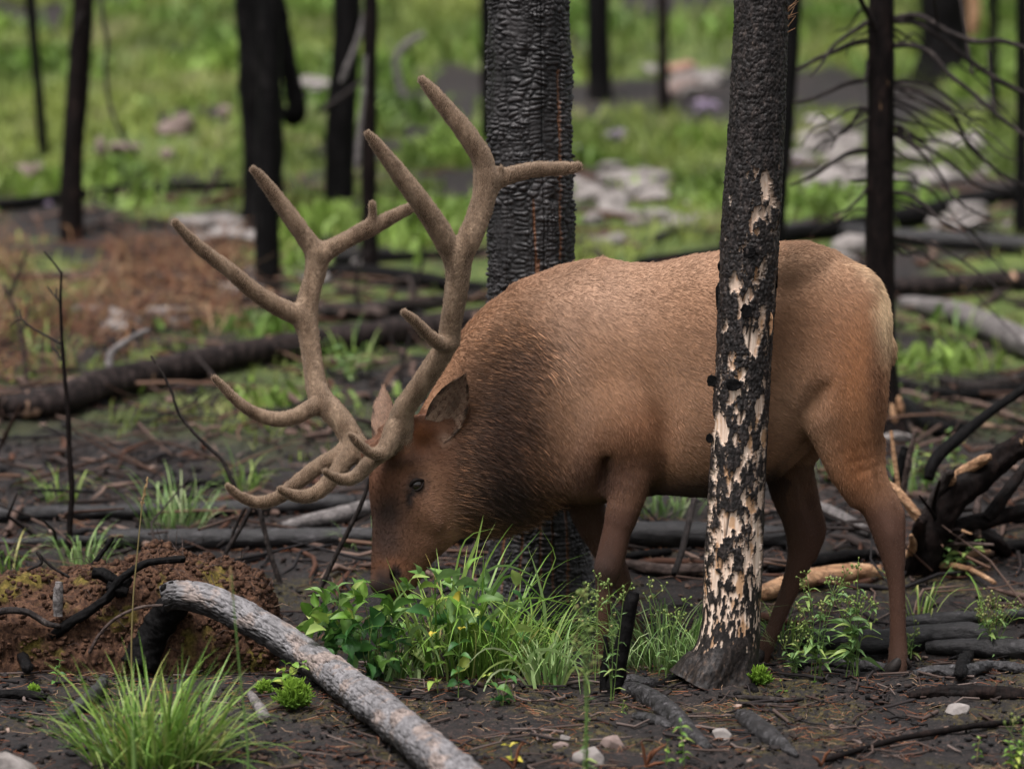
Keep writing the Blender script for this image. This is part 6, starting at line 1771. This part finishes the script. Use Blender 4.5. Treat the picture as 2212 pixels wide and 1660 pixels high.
# tufts further back
for k, (x, y, n, h, r, lab, bl) in enumerate((
 (130, 1085, 34, .24, .10, "grass tuft behind the thin burned sapling", B_G), (375, 1142, 60, .34, .18, "wide pale grass tuft lying over the straight black log", B_P), (175, 1228, 46, .26, .13, "grass tuft just behind the soil mound", B_P),
 (8, 1230, 26, .20, .10, "grass tuft at the left edge behind the mound", B_G), (525, 1062, 36, .24, .11, "grass tuft left of the brow tines", B_G), (790, 1185, 20, .16, .10, "faint grass tuft by the elk's nose", B_P),
 (1425, 1112, 40, .30, .14, "pale drooping grass under the elk's belly", B_P), (1770, 1040, 30, .26, .16, "blurred grass between the hind legs", B_P), (1985, 1345, 20, .30, .08, "thin grass right of the hind leg", B_G), (2140, 1360, 12, .30, .06, "few grass blades by the right hand weeds", B_G),
 (760, 800, 24, .30, .14, "grass tuft behind the near antler beam", B_G), (100, 790, 26, .30, .16, "green tuft in the rusty brush at the left", B_G), (1470, 1108, 20, .26, .1, "second pale tuft beneath the belly", B_P), (2060, 740, 20, .3, .14, "grass tuft beside the pale barkless log", B_G), (1960, 1070, 20, .25, .12, "bright grass behind the hock", B_G), (1690, 1390, 26, .22, .06, "bright grass at the far hind hoof", B_G))):
    clump(x, y, n, h, r, lab, bl, "grass tufts on the burned ground", (.005, .009), seed=30 + k, droop=(2, 5))

# --- seedlings
seedling(946, 1496, .21, "seedling with a pale yellow top leaf before the bush, left one", L_R, 4, .056, 1, "leafy seedlings", top=L_Y)
seedling(990, 1502, .23, "seedling with an orange tinted top leaf before the bush, right one", L_RD, 5, .056, 2, top=L_Y)
seedling(1085, 1525, .16, "low seedling with dewy grey green leaves before the arching grass", L_RD, 3, .055, 3, nst=2, top=L_G)
seedling(352, 1430, .19, "tall seedling in front of the black root end of the arched log", L_R, 4, .062, 4, top=L_G)
seedling(292, 1410, .13, "seedling with pointed leaves left of the black root end", L_G, 3, .048, 5, Y=G(292, 1410)[1])
seedling(122, 1480, .09, "small grey green seedling before the broken stump", L_D, 4, .034, 6)
seedling(520, 1445, .18, "serrated compound leaved plant under the arched log", L_G, 4, .10, 7, lean=(-.5, -.5), cat="plant", group=None)
seedling(610, 1490, .10, "leafy sprig hiding beneath the arched log", L_G, 4, .06, 8, lean=(.6, 0), group=None, nst=2)
seedling(1478, 1655, .15, "slender seedling with paired leaves at the bottom of the view", L_G, 7, .034, 9, top=L_P)
seedling(1440, 1650, .08, "tiny seedling beside the slender one at the bottom", L_G, 3, .03, 10)
seedling(2190, 1660, .09, "leafy sprout in the lower right corner", L_R, 4, .035, 11, nst=3)
seedling(2110, 1640, .07, "thin sprout crossing the fallen branch at the lower right", L_G, 4, .026, 12)
seedling(1692, 1492, .035, "tiny two leaved sprout right of the pale patched trunk", L_G, 2, .03, 13)
seedling(1760, 1472, .025, "tiny sprout below the gnarled branch", L_G, 2, .022, 14)
seedling(1106, 1645, .05, "yellow sprout at the bottom edge left of the bud stalk", L_Y, 2, .055, 15, group=None)
seedling(1345, 1540, .045, "ferny little sprout beside the burned stake", N_G, 4, .022, 16)
seedling(225, 1245, .10, "pale ferny weed on top of the soil mound", N_P, 5, .035, 17, Y=.5, nst=2, group=None)
seedling(2068, 1245, .16, "blurred leafy plant with browned leaves under the root crown", L_P, 5, .055, 18, nst=3, group=None)
seedling(2000, 1062, .20, "bright seedling patch behind the hind leg", L_P, 5, .05, 19, nst=5, group=None)
seedling(2066, 1010, .16, "lime green sprout before the bent black branch", L_P, 4, .06, 20, nst=2, group=None)
seedling(60, 905, .10, "lime sprout under the long charred log at the left", L_P, 4, .05, 21, nst=2, group=None)
seedling(755, 820, .18, "leafy plant behind the near antler", L_P, 5, .05, 22, nst=4, group=None)
seedling(720, 905, .14, "pale sprout behind the far brow tine", L_P, 4, .05, 23, nst=2, group=None)
# feathery bright clumps (like club moss)
def feather(px, py, r, label, seed):
    rg = np.random.default_rng(seed)
    g = G(px, py); e = empty("feathery_clump", g, label, "plant", "feathery bright green clumps")
    n = int(34 + r * 1600)
    Ps, cols = [], []
    for k in range(n):
        a = rg.uniform(0, 6.28); el = rg.uniform(.25, 1.5); L = r * rg.uniform(.7, 1.15)
        d = np.array([math.cos(a) * math.cos(el), math.sin(a) * math.cos(el), math.sin(el) * 1.25])
        b = g + d * r * .15; Ps.append([b, b + d * L * .55, b + d * L + (0, 0, .1 * L)])
        for q_ in range(7):
            t = rg.uniform(.35, 1); s_ = b + d * L * t; d2 = d + rg.normal(0, .6, 3); d2 /= np.linalg.norm(d2); l2 = r * .28
            Ps.append([s_, s_ + d2 * l2 * .5, s_ + d2 * l2 + (0, 0, .2 * l2)])
    Ps = np.array(Ps)
    V, F = tubes(Ps, np.tile([.0024, .0026, .0012], (len(Ps), 1)), 4)
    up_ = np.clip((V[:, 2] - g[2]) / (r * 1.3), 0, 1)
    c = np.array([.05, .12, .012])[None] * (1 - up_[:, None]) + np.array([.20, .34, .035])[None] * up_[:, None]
    put("fronds", npmesh("fronds", V, F, c), M_GRASSCOL, e)
    return e
feather(634, 1532, .066, "round feathery green clump under the arched log", 1)
feather(572, 1498, .030, "small feathery tuft left of the round feathery clump", 2)
feather(228, 1452, .040, "feathery clump above the foreground grass", 3)
feather(74, 1500, .024, "tiny feathery tuft at the lower left", 4)
feather(1640, 1480, .045, "bright feathery herb at the pale patched trunk's foot", 5)

# --- branching weeds with round buds
BUD = npmesh("bud_shape", _bm[0][:0].reshape(-1, 3) if False else ball(8, 6)[0] * (1, 1, 1.25), ball(8, 6)[1])
m = NT("bud_green", .6, .3); m.base(m.ramp(m.rnd(), [(0, (.10, .155, .035)), (.8, (.165, .205, .055)), (1, (.26, .22, .10))])); BUD.materials.append(m.m)
def weed(px, py, hgt, label, seed, stems=5, spread=.35, leaf=.05, buds=5, group="budding weeds", Y=None, lean=0.0, lw=N_P, rstem=.0018, nl=6, budr=.0044):
    rg = np.random.default_rng(seed + 300)
    g = G(px, py) if Y is None else np.array([P(px, py, Y)[0], Y, 0.0]); g[2] = gz(g[0], g[1])
    e = empty("budding_weed", g, label, "plant", group)
    paths = []; tw = []
    for k in range(stems):
        a = rg.uniform(0, 6.28); h = hgt * (1 if k == 0 else rg.uniform(.6, 1.0)); r = spread * hgt * rg.uniform(.2, 1)
        top = g + np.array([r * math.cos(a) + lean * h, r * math.sin(a) * .6, h])
        pth = [g + rg.normal(0, .012, 3) * (1, 1, 0), g + np.array([r * math.cos(a) * .35 + lean * h * .4, r * math.sin(a) * .25, h * .55]), top]
        paths.append(pth); s_ = smoothpath(np.array(pth), 30)
        for i in range(nl):
            t = rg.uniform(.12, .92); p_ = s_[int(t * 29)]; b = rg.uniform(0, 6.28); el = rg.uniform(.0, .7)
            spot("leaf", lw[rg.integers(len(lw))], p_, rot_dir((math.cos(b) * math.cos(el), math.sin(b) * math.cos(el), math.sin(el)), rg.normal(0, .3)), leaf * rg.uniform(.6, 1.2) * (1.15 - .6 * t), e)
        for br in range(3 if hgt > .12 else 2):
            t = rg.uniform(.62, .95) if br else 1.0; p_ = s_[int(t * 29)]
            b = rg.uniform(0, 6.28); tip = p_ + np.array([math.cos(b) * .035, math.sin(b) * .03, rg.uniform(.02, .05)]) if br else p_
            if br: tw.append([p_, (p_ + tip) / 2, tip])
            for q_ in range(buds if br == 0 else max(2, buds - 2)):
                o_ = tip + rg.normal(0, .011, 3) + (0, 0, .008)
                tw.append([tip - (0, 0, .006), (tip + o_) / 2, o_])
                spot("bud", BUD, o_, (rg.normal(0, .4), rg.normal(0, .4), 0), budr * rg.uniform(.7, 1.15), e)
    stem_mesh(paths, rstem, rstem * .6, e)
    stem_mesh(tw, .0009, .0007, e, name="twig", ns=4)
    return e
weed(1765, 1440, .37, "tall budding weed between the hind legs, left one", 1, 6, .36, .085, nl=9, lw=N_W, Y=.02)
weed(1845, 1442, .40, "tall budding weed between the hind legs, right one", 2, 7, .36, .090, nl=9, lw=N_W, Y=.0)
weed(1715, 1436, .18, "low leafy weed at the far hind hoof", 3, 6, .4, .06, buds=3, lw=N_W, Y=.02)
weed(1440, 1440, .34, "budding weed with a single stem left of the pale patched trunk", 4, 3, .22, .06, Y=.02, nl=8)
weed(2150, 1420, .22, "budding weed on the charred log at the right edge", 5, 8, .5, .065, lw=N_W)
weed(1968, 1420, .10, "small weed behind the hind hoof", 6, 4, .4, .045, buds=2)
weed(1268, 1700, .62, "tall bud stalk standing nearest the camera, before the elk's front leg", 7, 4, .12, .045, buds=5, group=None, lean=.03, nl=9, rstem=.0024, budr=.0052)
weed(1330, 1560, .42, "budding weed stalk around the burned stake", 8, 4, .28, .045, buds=5, group=None, Y=-.34, nl=7)
weed(1290, 1500, .36, "leafy budding weed just before the front knee", 9, 3, .3, .04, buds=5, group=None, Y=-.05, nl=6)
weed(2210, 1660, .14, "sparse weed at the lower right edge", 10, 3, .4, .04, buds=2)

# --- dry seed stalks
def stalk(pts, Y, label, r, head=None):
    q = np.array([(*P(x, y, Y), r * PX * (1 - .6 * k / len(pts))) for k, (x, y) in enumerate(pts)])
    g = q[0, :3].copy(); g[2] = gz(g[0], Y)
    e = empty("seed_stalk", g, label, "grass", "seed stalks")
    V, F, _, _ = tube(smoothpath(np.vstack([[g[0], Y, g[2] - .01, q[0, 3]], q]), 50), 6)
    put("stem", npmesh("stalk", V, F), M_STEM, e)
    if head:
        (x0, y0), (x1, y1) = head
        a, b = P(x0, y0, Y), P(x1, y1, Y); rg = np.random.default_rng(int(x0))
        Ps = []
        for k in range(120):
            t = rg.random(); p_ = a + (b - a) * t; d = (b - a) / np.linalg.norm(b - a) * .7 + rg.normal(0, .45, 3); d /= np.linalg.norm(d)
            Ps.append([p_, p_ + d * .004, p_ + d * .009 * (1.1 - .4 * t)])
        V, F = tubes(np.array(Ps), np.tile([.0008, .0016, .0004], (120, 1)), 4)
        put("seed_head", npmesh("seed_head", V, F), M_DRY, e)
stalk([(286, 1500), (284, 1400), (288, 1290), (297, 1190), (306, 1100), (312, 1050)], -.45, "tall thin grass stalk with a tan seed head over the soil mound", 2.2, ((306, 1092), (319, 1032)))
stalk([(536, 1640), (530, 1560), (518, 1450), (508, 1340), (500, 1240)], -1.6, "blurred yellow stalk close to the camera over the arched log", 2.6, ((502, 1290), (497, 1225)))
stalk([(290, 1668), (289, 1610), (286, 1570)], -1.9, "blurred brown stub close to the camera in the foreground grass", 5)

# dead fern fronds in the foreground
for k, (x, y, lab, dirs) in enumerate(((1395, 1655, "curled rust coloured dead frond at the bottom edge", ((20, -40), (40, -10), (-10, -55), (45, -50))), (1110, 1660, "pale brown dead sprig by the yellow sprout", ((20, -60), (-30, -25), (10, -30))), (1775, 1652, "torn tan end of the fallen branch at the bottom", ((-20, -20), (20, -35))))):
    g = G(x, y); e = empty("dead_frond", g, lab, "plant", "dead fronds")
    Ps = np.array([[g, P(x + dx * .5, y + dy * .7, g[1] - .02), P(x + dx, y + dy, g[1] - .03)] for dx, dy in dirs])
    V, F = tubes(Ps, np.tile([.004, .006, .002], (len(Ps), 1)), 5)
    put("frond", npmesh("frond", V, F, np.tile(lin(118, 76, 54), (len(V), 1)) * .8), M_COL, e)

# purple flowers up the slope
m = NT("purple_petals", .7, .2); m.base((.36, .29, .40)); M_PURPLE = m.m
for k, (x, y, r, lab) in enumerate(((1332, 292, 24, "purple flower cluster right of the scaly trunk, largest"), (1256, 326, 22, "purple flower cluster against the scaly trunk"), (1524, 230, 27, "purple flower cluster left of the pale patched trunk"), (2140, 220, 16, "purple flower cluster at the upper right"), (1812, 430, 14, "purple flower cluster by the pale slab"), (1725, 345, 10, "small purple flower in the grass left of the branchy trunk"), (106, 440, 8, "small purple flower above the far left log"))):
    g = G(x, y + r); q_ = float(scale_at(g[1])); rg = np.random.default_rng(k)
    e = empty("purple_flower", g, lab, "flower", "purple flowers")
    top = P(x, y, g[1]); n = 60
    C = top + rg.normal(0, .42, (n, 3)) * (r * q_, r * q_, r * q_ * .55)
    V, F = chunks(C, np.full(n, r * q_ * .16), rg, .5)
    put("petals", npmesh("petals", V, F, smooth=False), M_PURPLE, e)
    stem_mesh([[g, (g + c) / 2, c] for c in C[:14]], .003, .002, e)

# ------------------------------------------------------------------ grass cover up the slope, rusty brush
def grass_field(name, n, region, hgt, width, colf, dens, seed, segs=3, droop=.7):
    rg = np.random.default_rng(seed)
    xs, ys = [], []
    got = 0
    while got < n:
        y = region[2] + (region[3] - region[2]) * rg.random(n) ** 1.15
        hw = (15 + y) * .20 + 1.6
        x = rg.uniform(-1, 1, n) * hw
        q = np.stack([x, y, 0 * x], 1)
        ok = rg.random(n) < dens(q)
        xs.append(x[ok]); ys.append(y[ok]); got += ok.sum()
    x = np.concatenate(xs)[:n]; y = np.concatenate(ys)[:n]
    z = ground_z(x, y)
    a = rg.uniform(0, 6.28, n); L = hgt(np.stack([x, y, 0 * x], 1)) * rg.uniform(.5, 1.2, n)
    d0 = np.stack([np.cos(a), np.sin(a), 0 * a], 1)
    tl = rg.uniform(.1, .5, n); dr = droop * rg.uniform(.2, 1.5, n)
    pts = [np.stack([x, y, z - .02], 1)]; ang = tl.copy()
    for s_ in range(segs):
        st = d0 * np.sin(ang)[:, None] + np.array([0, 0, 1.0]) * np.cos(ang)[:, None]
        pts.append(pts[-1] + st * (L / segs)[:, None]); ang = ang + dr / segs
    Ps = np.stack(pts, 1)
    w = width(np.stack([x, y, 0 * x], 1))[:, None] * np.array([.8, 1, .7, .05][:segs + 1])[None] * rg.uniform(.6, 1.3, n)[:, None]
    b = rg.uniform(0, 6.28, n); side = np.stack([np.cos(b), np.sin(b) * .4, 0 * b], 1)
    V, F = ribbons(Ps, w, side)
    c = colf(np.stack([x, y, z], 1), rg)
    C = np.repeat(c, (segs + 1) * 2, axis=0)
    o = put(name, npmesh(name, V, F, C), M_GRASSCOL, loc=(0, 6, 0.5))
    o['kind'] = 'stuff'
    return o
def gden(q):
    n_ = fbm(q * .42 + 77, 3); n2 = fbm(q * 1.3 + 14, 3)
    px, py = topx(np.stack([q[:, 0], q[:, 1], ground_z(q[:, 0], q[:, 1])], 1))
    d = sstep(-.16, .16, n_ + .9 * n2 + .03 + .25 * sstep(900, 300, px) * sstep(420, 200, py))
    d *= sstep(3.6, 7.0, q[:, 1] + 1.5 * n2)
    # bare burned patches, as in the photo
    for bx, by, rx, ry in ((1480, 90, 170, 130), (330, 320, 130, 45), (80, 620, 240, 130), (960, 170, 90, 50), (700, 640, 240, 70), (1300, 480, 100, 60), (1800, 380, 110, 60), (2010, 560, 200, 45), (2080, 760, 200, 90), (830, 610, 240, 75), (1600, 300, 60, 50), (1380, 440, 100, 40), (860, 120, 60, 60), (1980, 680, 60, 60), (1420, 520, 100, 30)):
        d *= 1 - .9 * np.exp(-((px - bx) / rx) ** 2 - ((py - by) / ry) ** 2)
    for ln in LOGLINES:
        k = np.argsort(ln[:, 0]); ly = np.interp(px, ln[k, 0], ln[k, 1]); lr = np.interp(px, ln[k, 0], ln[k, 2])
        hid = (px > ln[k[0], 0] - 5) & (px < ln[k[-1], 0] + 5) & (py > ly - lr) & (py < ly + lr + 58)
        d = np.where(hid, d * .10, d)
    for sx0, sy0, sx1, sy1 in STONES:
        hid = (px > sx0 - 8) & (px < sx1 + 8) & (py > sy0) & (py < sy1 + 26)
        d = np.where(hid, d * .15, d)
    return np.clip(d, 0.0, 1)
def gcol(q, rg):
    n_ = fbm(q * .55 + 5, 3); n2 = fbm(q * 1.9 + 40, 2)
    a = np.array([.110, .160, .032]); b = np.array([.225, .275, .062]); c_ = np.array([.320, .290, .160]); d = np.array([.042, .062, .020])
    t = sstep(-.35, .35, n_ + rg.normal(0, .12, len(q)))[:, None]
    col = a * (1 - t) + b * t
    t2 = sstep(.05, .5, n2)[:, None]; col = col * (1 - .6 * t2) + c_ * .6 * t2
    t3 = sstep(-.1, -.5, n2)[:, None]; col = col * (1 - .7 * t3) + d * .7 * t3
    return col * np.exp(rg.normal(0, .22, len(q)))[:, None]
grass_field("hillside_grass", 165000, (-3, 3, 3.0, 26), lambda q: .07 + .06 * sstep(-.3, .4, fbm(q * .8 + 3, 2)) + .010 * np.clip(q[:, 1] - 8, 0, 12), lambda q: .004 + .0004 * q[:, 1], gcol, gden, 1)
# leafy undergrowth: small broad leaf faces in low mounds
def ucol(q, rg):
    c = gcol(q, rg); return c * np.array([.85, 1.05, .9])
grass_field("leafy_undergrowth", 46000, (-3, 3, 4.5, 26), lambda q: .08 + .10 * sstep(.0, .5, fbm(q * .6 + 9, 2)) + .012 * np.clip(q[:, 1] - 8, 0, 12), lambda q: .014 + .0008 * q[:, 1], ucol, lambda q: gden(q) * sstep(-.05, .3, fbm(q * .6 + 9, 2)), 2, 2, .9)

# rusty dead brush at the left
rg = np.random.default_rng(41)
n = 7500
xs = rg.uniform(-40, 520, n); ysx = rg.uniform(560, 800, n)
base_pts = np.array([G(x, y) for x, y in zip(np.linspace(-60, 560, 60), np.linspace(700, 700, 60))])
k = rg.random(n); X = np.interp(xs, np.linspace(-60, 560, 60), base_pts[:, 0]); Yb = rg.uniform(4.9, 8.2, n) + rg.normal(0, .2, n)
X = X * (15 + Yb) / (15 + np.interp(xs, np.linspace(-60, 560, 60), base_pts[:, 1]))
fade = np.exp(-((X + 2.0) / 1.35) ** 4) * .75 * sstep(-.2, .3, fbm(np.stack([X, Yb, 0 * X], 1) * 1.1 + 60, 3) + .15)
_bx, _by = topx(np.stack([X, Yb, ground_z(X, Yb)], 1))
for ln in LOGLINES[:1]:
    kk = np.argsort(ln[:, 0]); fade = np.where(_by > np.interp(_bx, ln[kk, 0], ln[kk, 1]) - 38, 0, fade)
ok = rg.random(n) < fade; X, Yb = X[ok], Yb[ok]; n = len(X)
Z = ground_z(X, Yb)
a = rg.uniform(0, 6.28, n); el = rg.uniform(.05, 1.3, n); L = rg.uniform(.08, .30, n)
d = np.stack([np.cos(a) * np.cos(el), np.sin(a) * np.cos(el) * .7, np.sin(el)], 1)
st = np.stack([X, Yb, Z + rg.random(n) ** 2 * .12], 1)
Ps = np.stack([st, st + d * (L * .5)[:, None] + rg.normal(0, .02, (n, 3)), st + d * L[:, None] + rg.normal(0, .03, (n, 3)) - np.array([0, 0, 1]) * (L * .25)[:, None]], 1)
V, F = tubes(Ps, np.abs(rg.normal(.0026, .0014, (n, 1))) * np.array([[1, .8, .3]]), 3)
pal = np.array([lin(150, 96, 66), lin(176, 118, 76), lin(120, 74, 52), lin(88, 62, 52), lin(190, 140, 98), lin(140, 82, 56)]) * np.array([.60, .78, .98])
o = put("rusty_brush", npmesh("rusty_brush", V, F, np.repeat(pal[rg.integers(0, 6, n)], 9, axis=0)), M_COL); o['kind'] = 'stuff'
# ------------------------------------------------------------------ what lies on the burned ground
rg = np.random.default_rng(99)
def scatter(n, y0, y1, pw=1.0):
    y = y0 + (y1 - y0) * rg.random(n) ** pw
    hw = (15 + y) * .155 + .5
    return rg.uniform(-1, 1, n) * hw, y
def lying(n, y0, y1, L0, L1, bend, lift, pw=1.0, clus=0.0):
    x, y = scatter(n, y0, y1, pw)
    if clus:
        k = rg.random(n) < np.clip(.35 + 1.3 * fbm(np.stack([x * 3, y * 3, 0 * x], 1) + 8, 2), .08, 1); x, y = x[k], y[k]; n = len(x)
    a = rg.uniform(0, 6.28, n); L = rg.uniform(L0, L1, n); b = rg.normal(0, bend, n)
    d = np.stack([np.cos(a), np.sin(a)], 1); p = np.stack([-d[:, 1], d[:, 0]], 1)
    P3 = []
    for t, off in ((-.5, 0), (0, 1), (.5, 0)):
        q = np.stack([x, y], 1) + d * (L * t)[:, None] + p * (b * L * off)[:, None]
        P3.append(q)
    G3 = []
    for q in P3:
        qq = np.stack([q[:, 0], q[:, 1], 0 * x], 1)
        z = ground_z(q[:, 0], q[:, 1]) + .020 * fbm(qq * 7.0, 3) + .011 * np.abs(fbm(qq * 23 + 4, 3)) + .002
        G3.append(np.column_stack([q, z + np.abs(rg.normal(0, lift, n))]))
    return np.stack(G3, 1)
pal_n = np.array([lin(138, 82, 54), lin(106, 62, 44), lin(150, 100, 70), lin(84, 58, 48), lin(170, 140, 112)]) * .9
Ps = lying(20000, -1.7, 3.2, .025, .075, .12, .004, 1.3, 1)
V, F = tubes(Ps, np.full((len(Ps), 3), .00085), 3)
o = put("pine_needles", npmesh("pine_needles", V, F, np.repeat(pal_n[rg.integers(0, 5, len(Ps))], 9, axis=0)), M_COL); o['kind'] = 'stuff'
pal_t = np.array([lin(48, 42, 42), lin(36, 32, 32), lin(84, 70, 64), lin(112, 98, 92), lin(66, 52, 46)]) * .7
Ps = lying(9000, -1.7, 6.0, .03, .20, .12, .006, 1.2, 1)
r = np.abs(rg.normal(.0026, .0016, (len(Ps), 1))) + .001
V, F = tubes(Ps, r * np.array([[1, .9, .5]]), 5)
o = put("burned_twigs", npmesh("burned_twigs", V, F, np.repeat(pal_t[rg.integers(0, 5, len(Ps))], 15, axis=0)), M_COL); o['kind'] = 'stuff'
x, y = scatter(27000, -1.7, 6.5, 1.3)
qq = np.stack([x, y, 0 * x], 1)
k = rg.random(len(x)) < np.clip(.5 + 1.2 * fbm(qq * 1.9 + 30, 3), .1, 1); qq = qq[k]
z = ground_z(qq[:, 0], qq[:, 1]) + np.where(qq[:, 1] < 6, .020 * fbm(qq * 7.0, 3) + .011 * np.abs(fbm(qq * 23 + 4, 3)), 0)
s_ = np.abs(rg.normal(.002, .0048, len(qq))) + .002
s_ *= 1 + .5 * sstep(1, 5, qq[:, 1])
V, F = chunks(np.column_stack([qq[:, :2], z + s_ * .2]), s_, rg, .38)
pal_c = np.array([lin(30, 28, 29), lin(24, 22, 23), lin(46, 41, 40), lin(60, 50, 46), lin(78, 62, 56), lin(112, 92, 82), lin(34, 27, 25), lin(165, 143, 130)]) * .7
pi = rg.choice(8, len(qq), p=[.25, .25, .17, .12, .09, .05, .055, .015])
o = put("charcoal_chips", npmesh("charcoal_chips", V, F, np.repeat(pal_c[pi], 8, axis=0), smooth=False), M_COL); o['kind'] = 'stuff'
# larger pieces of burned wood and bark scattered behind the elk
Ps = lying(1100, .9, 11, .08, .60, .16, .02, 1.0)
r = np.abs(rg.normal(.007, .006, (len(Ps), 1))) + .003
mid = (Ps[:, :1] + Ps[:, 1:2]) / 2; mid2 = (Ps[:, 1:2] + Ps[:, 2:]) / 2
Ps = np.concatenate([Ps[:, :1], mid, Ps[:, 1:2], mid2, Ps[:, 2:]], 1)
Ps[:, 1:4] += rg.normal(0, .010, (len(Ps), 3, 3))
V, F = tubes(Ps, r * np.array([[.25, .9, 1, .8, .2]]) * rg.uniform(.75, 1.25, (len(Ps), 5)), 6)
V = V + .0035 * np.stack([fbm(V * 55, 2), fbm(V * 55 + 9, 2), fbm(V * 55 + 21, 2)], 1)
o = put("burned_debris", npmesh("burned_debris", V, F, np.repeat(np.array([lin(34, 31, 32), lin(54, 45, 42), lin(92, 74, 66), lin(116, 96, 86), lin(78, 52, 40)])[rg.integers(0, 5, len(Ps))] * .8, 30, axis=0)), M_COL); o['kind'] = 'stuff'
# sticks lodged crosswise above the ground behind the elk
Ps = lying(420, 1.2, 7.0, .15, .75, .10, .01, .9)
Ps[:, 0, 2] += np.abs(rg.normal(0, .05, len(Ps))); Ps[:, 2, 2] += np.abs(rg.normal(0, .13, len(Ps))); Ps[:, 1, 2] = (Ps[:, 0, 2] + Ps[:, 2, 2]) / 2 + rg.normal(0, .012, len(Ps))
r = np.abs(rg.normal(.0035, .003, (len(Ps), 1))) + .0022
V, F = tubes(Ps, r * np.array([[1, .8, .35]]), 6)
o = put("lodged_sticks", npmesh("lodged_sticks", V, F, np.repeat(np.array([lin(30, 27, 28), lin(44, 37, 35), lin(80, 64, 56), lin(104, 80, 66), lin(60, 42, 34)])[rg.integers(0, 5, len(Ps))] * .8, 18, axis=0)), M_COL); o['kind'] = 'stuff'
# mossy fuzz on the ground close by
x, y = scatter(31000, -1.5, 1.6, 1.0)
qq = np.stack([x, y, 0 * x], 1)
mm = sstep(0.02, 0.28, fbm(qq * 2.6 + 12, 4) + 0.25 * np.exp(-((x - 0.55) ** 2 / 0.7 + (y + 0.2) ** 2 / 0.12)) + 0.16 * np.exp(-((x + 0.1) ** 2 / 0.3 + (y + 0.35) ** 2 / 0.06)))
k = rg.random(len(x)) < mm * .8; qq = qq[k]; n = len(qq)
z = ground_z(qq[:, 0], qq[:, 1]) + .020 * fbm(qq * 7.0, 3) + .011 * np.abs(fbm(qq * 23 + 4, 3)) - .003
st = np.column_stack([qq[:, :2], z]); d = rg.normal(0, 1, (n, 3)) * (1, 1, .4) + (0, 0, .9); d /= np.linalg.norm(d, axis=1)[:, None]
L = rg.uniform(.005, .013, n)[:, None]
V, F = tubes(np.stack([st, st + d * L * .5, st + d * L], 1), np.tile([.0016, .0014, .0004], (n, 1)), 3)
o = put("ground_moss", npmesh("ground_moss", V, F, np.repeat(np.array([lin(80, 75, 30), lin(100, 90, 34), lin(64, 56, 28), lin(112, 92, 44)])[rg.integers(0, 4, n)] * .48, 9, axis=0)), M_COL); o['kind'] = 'stuff'
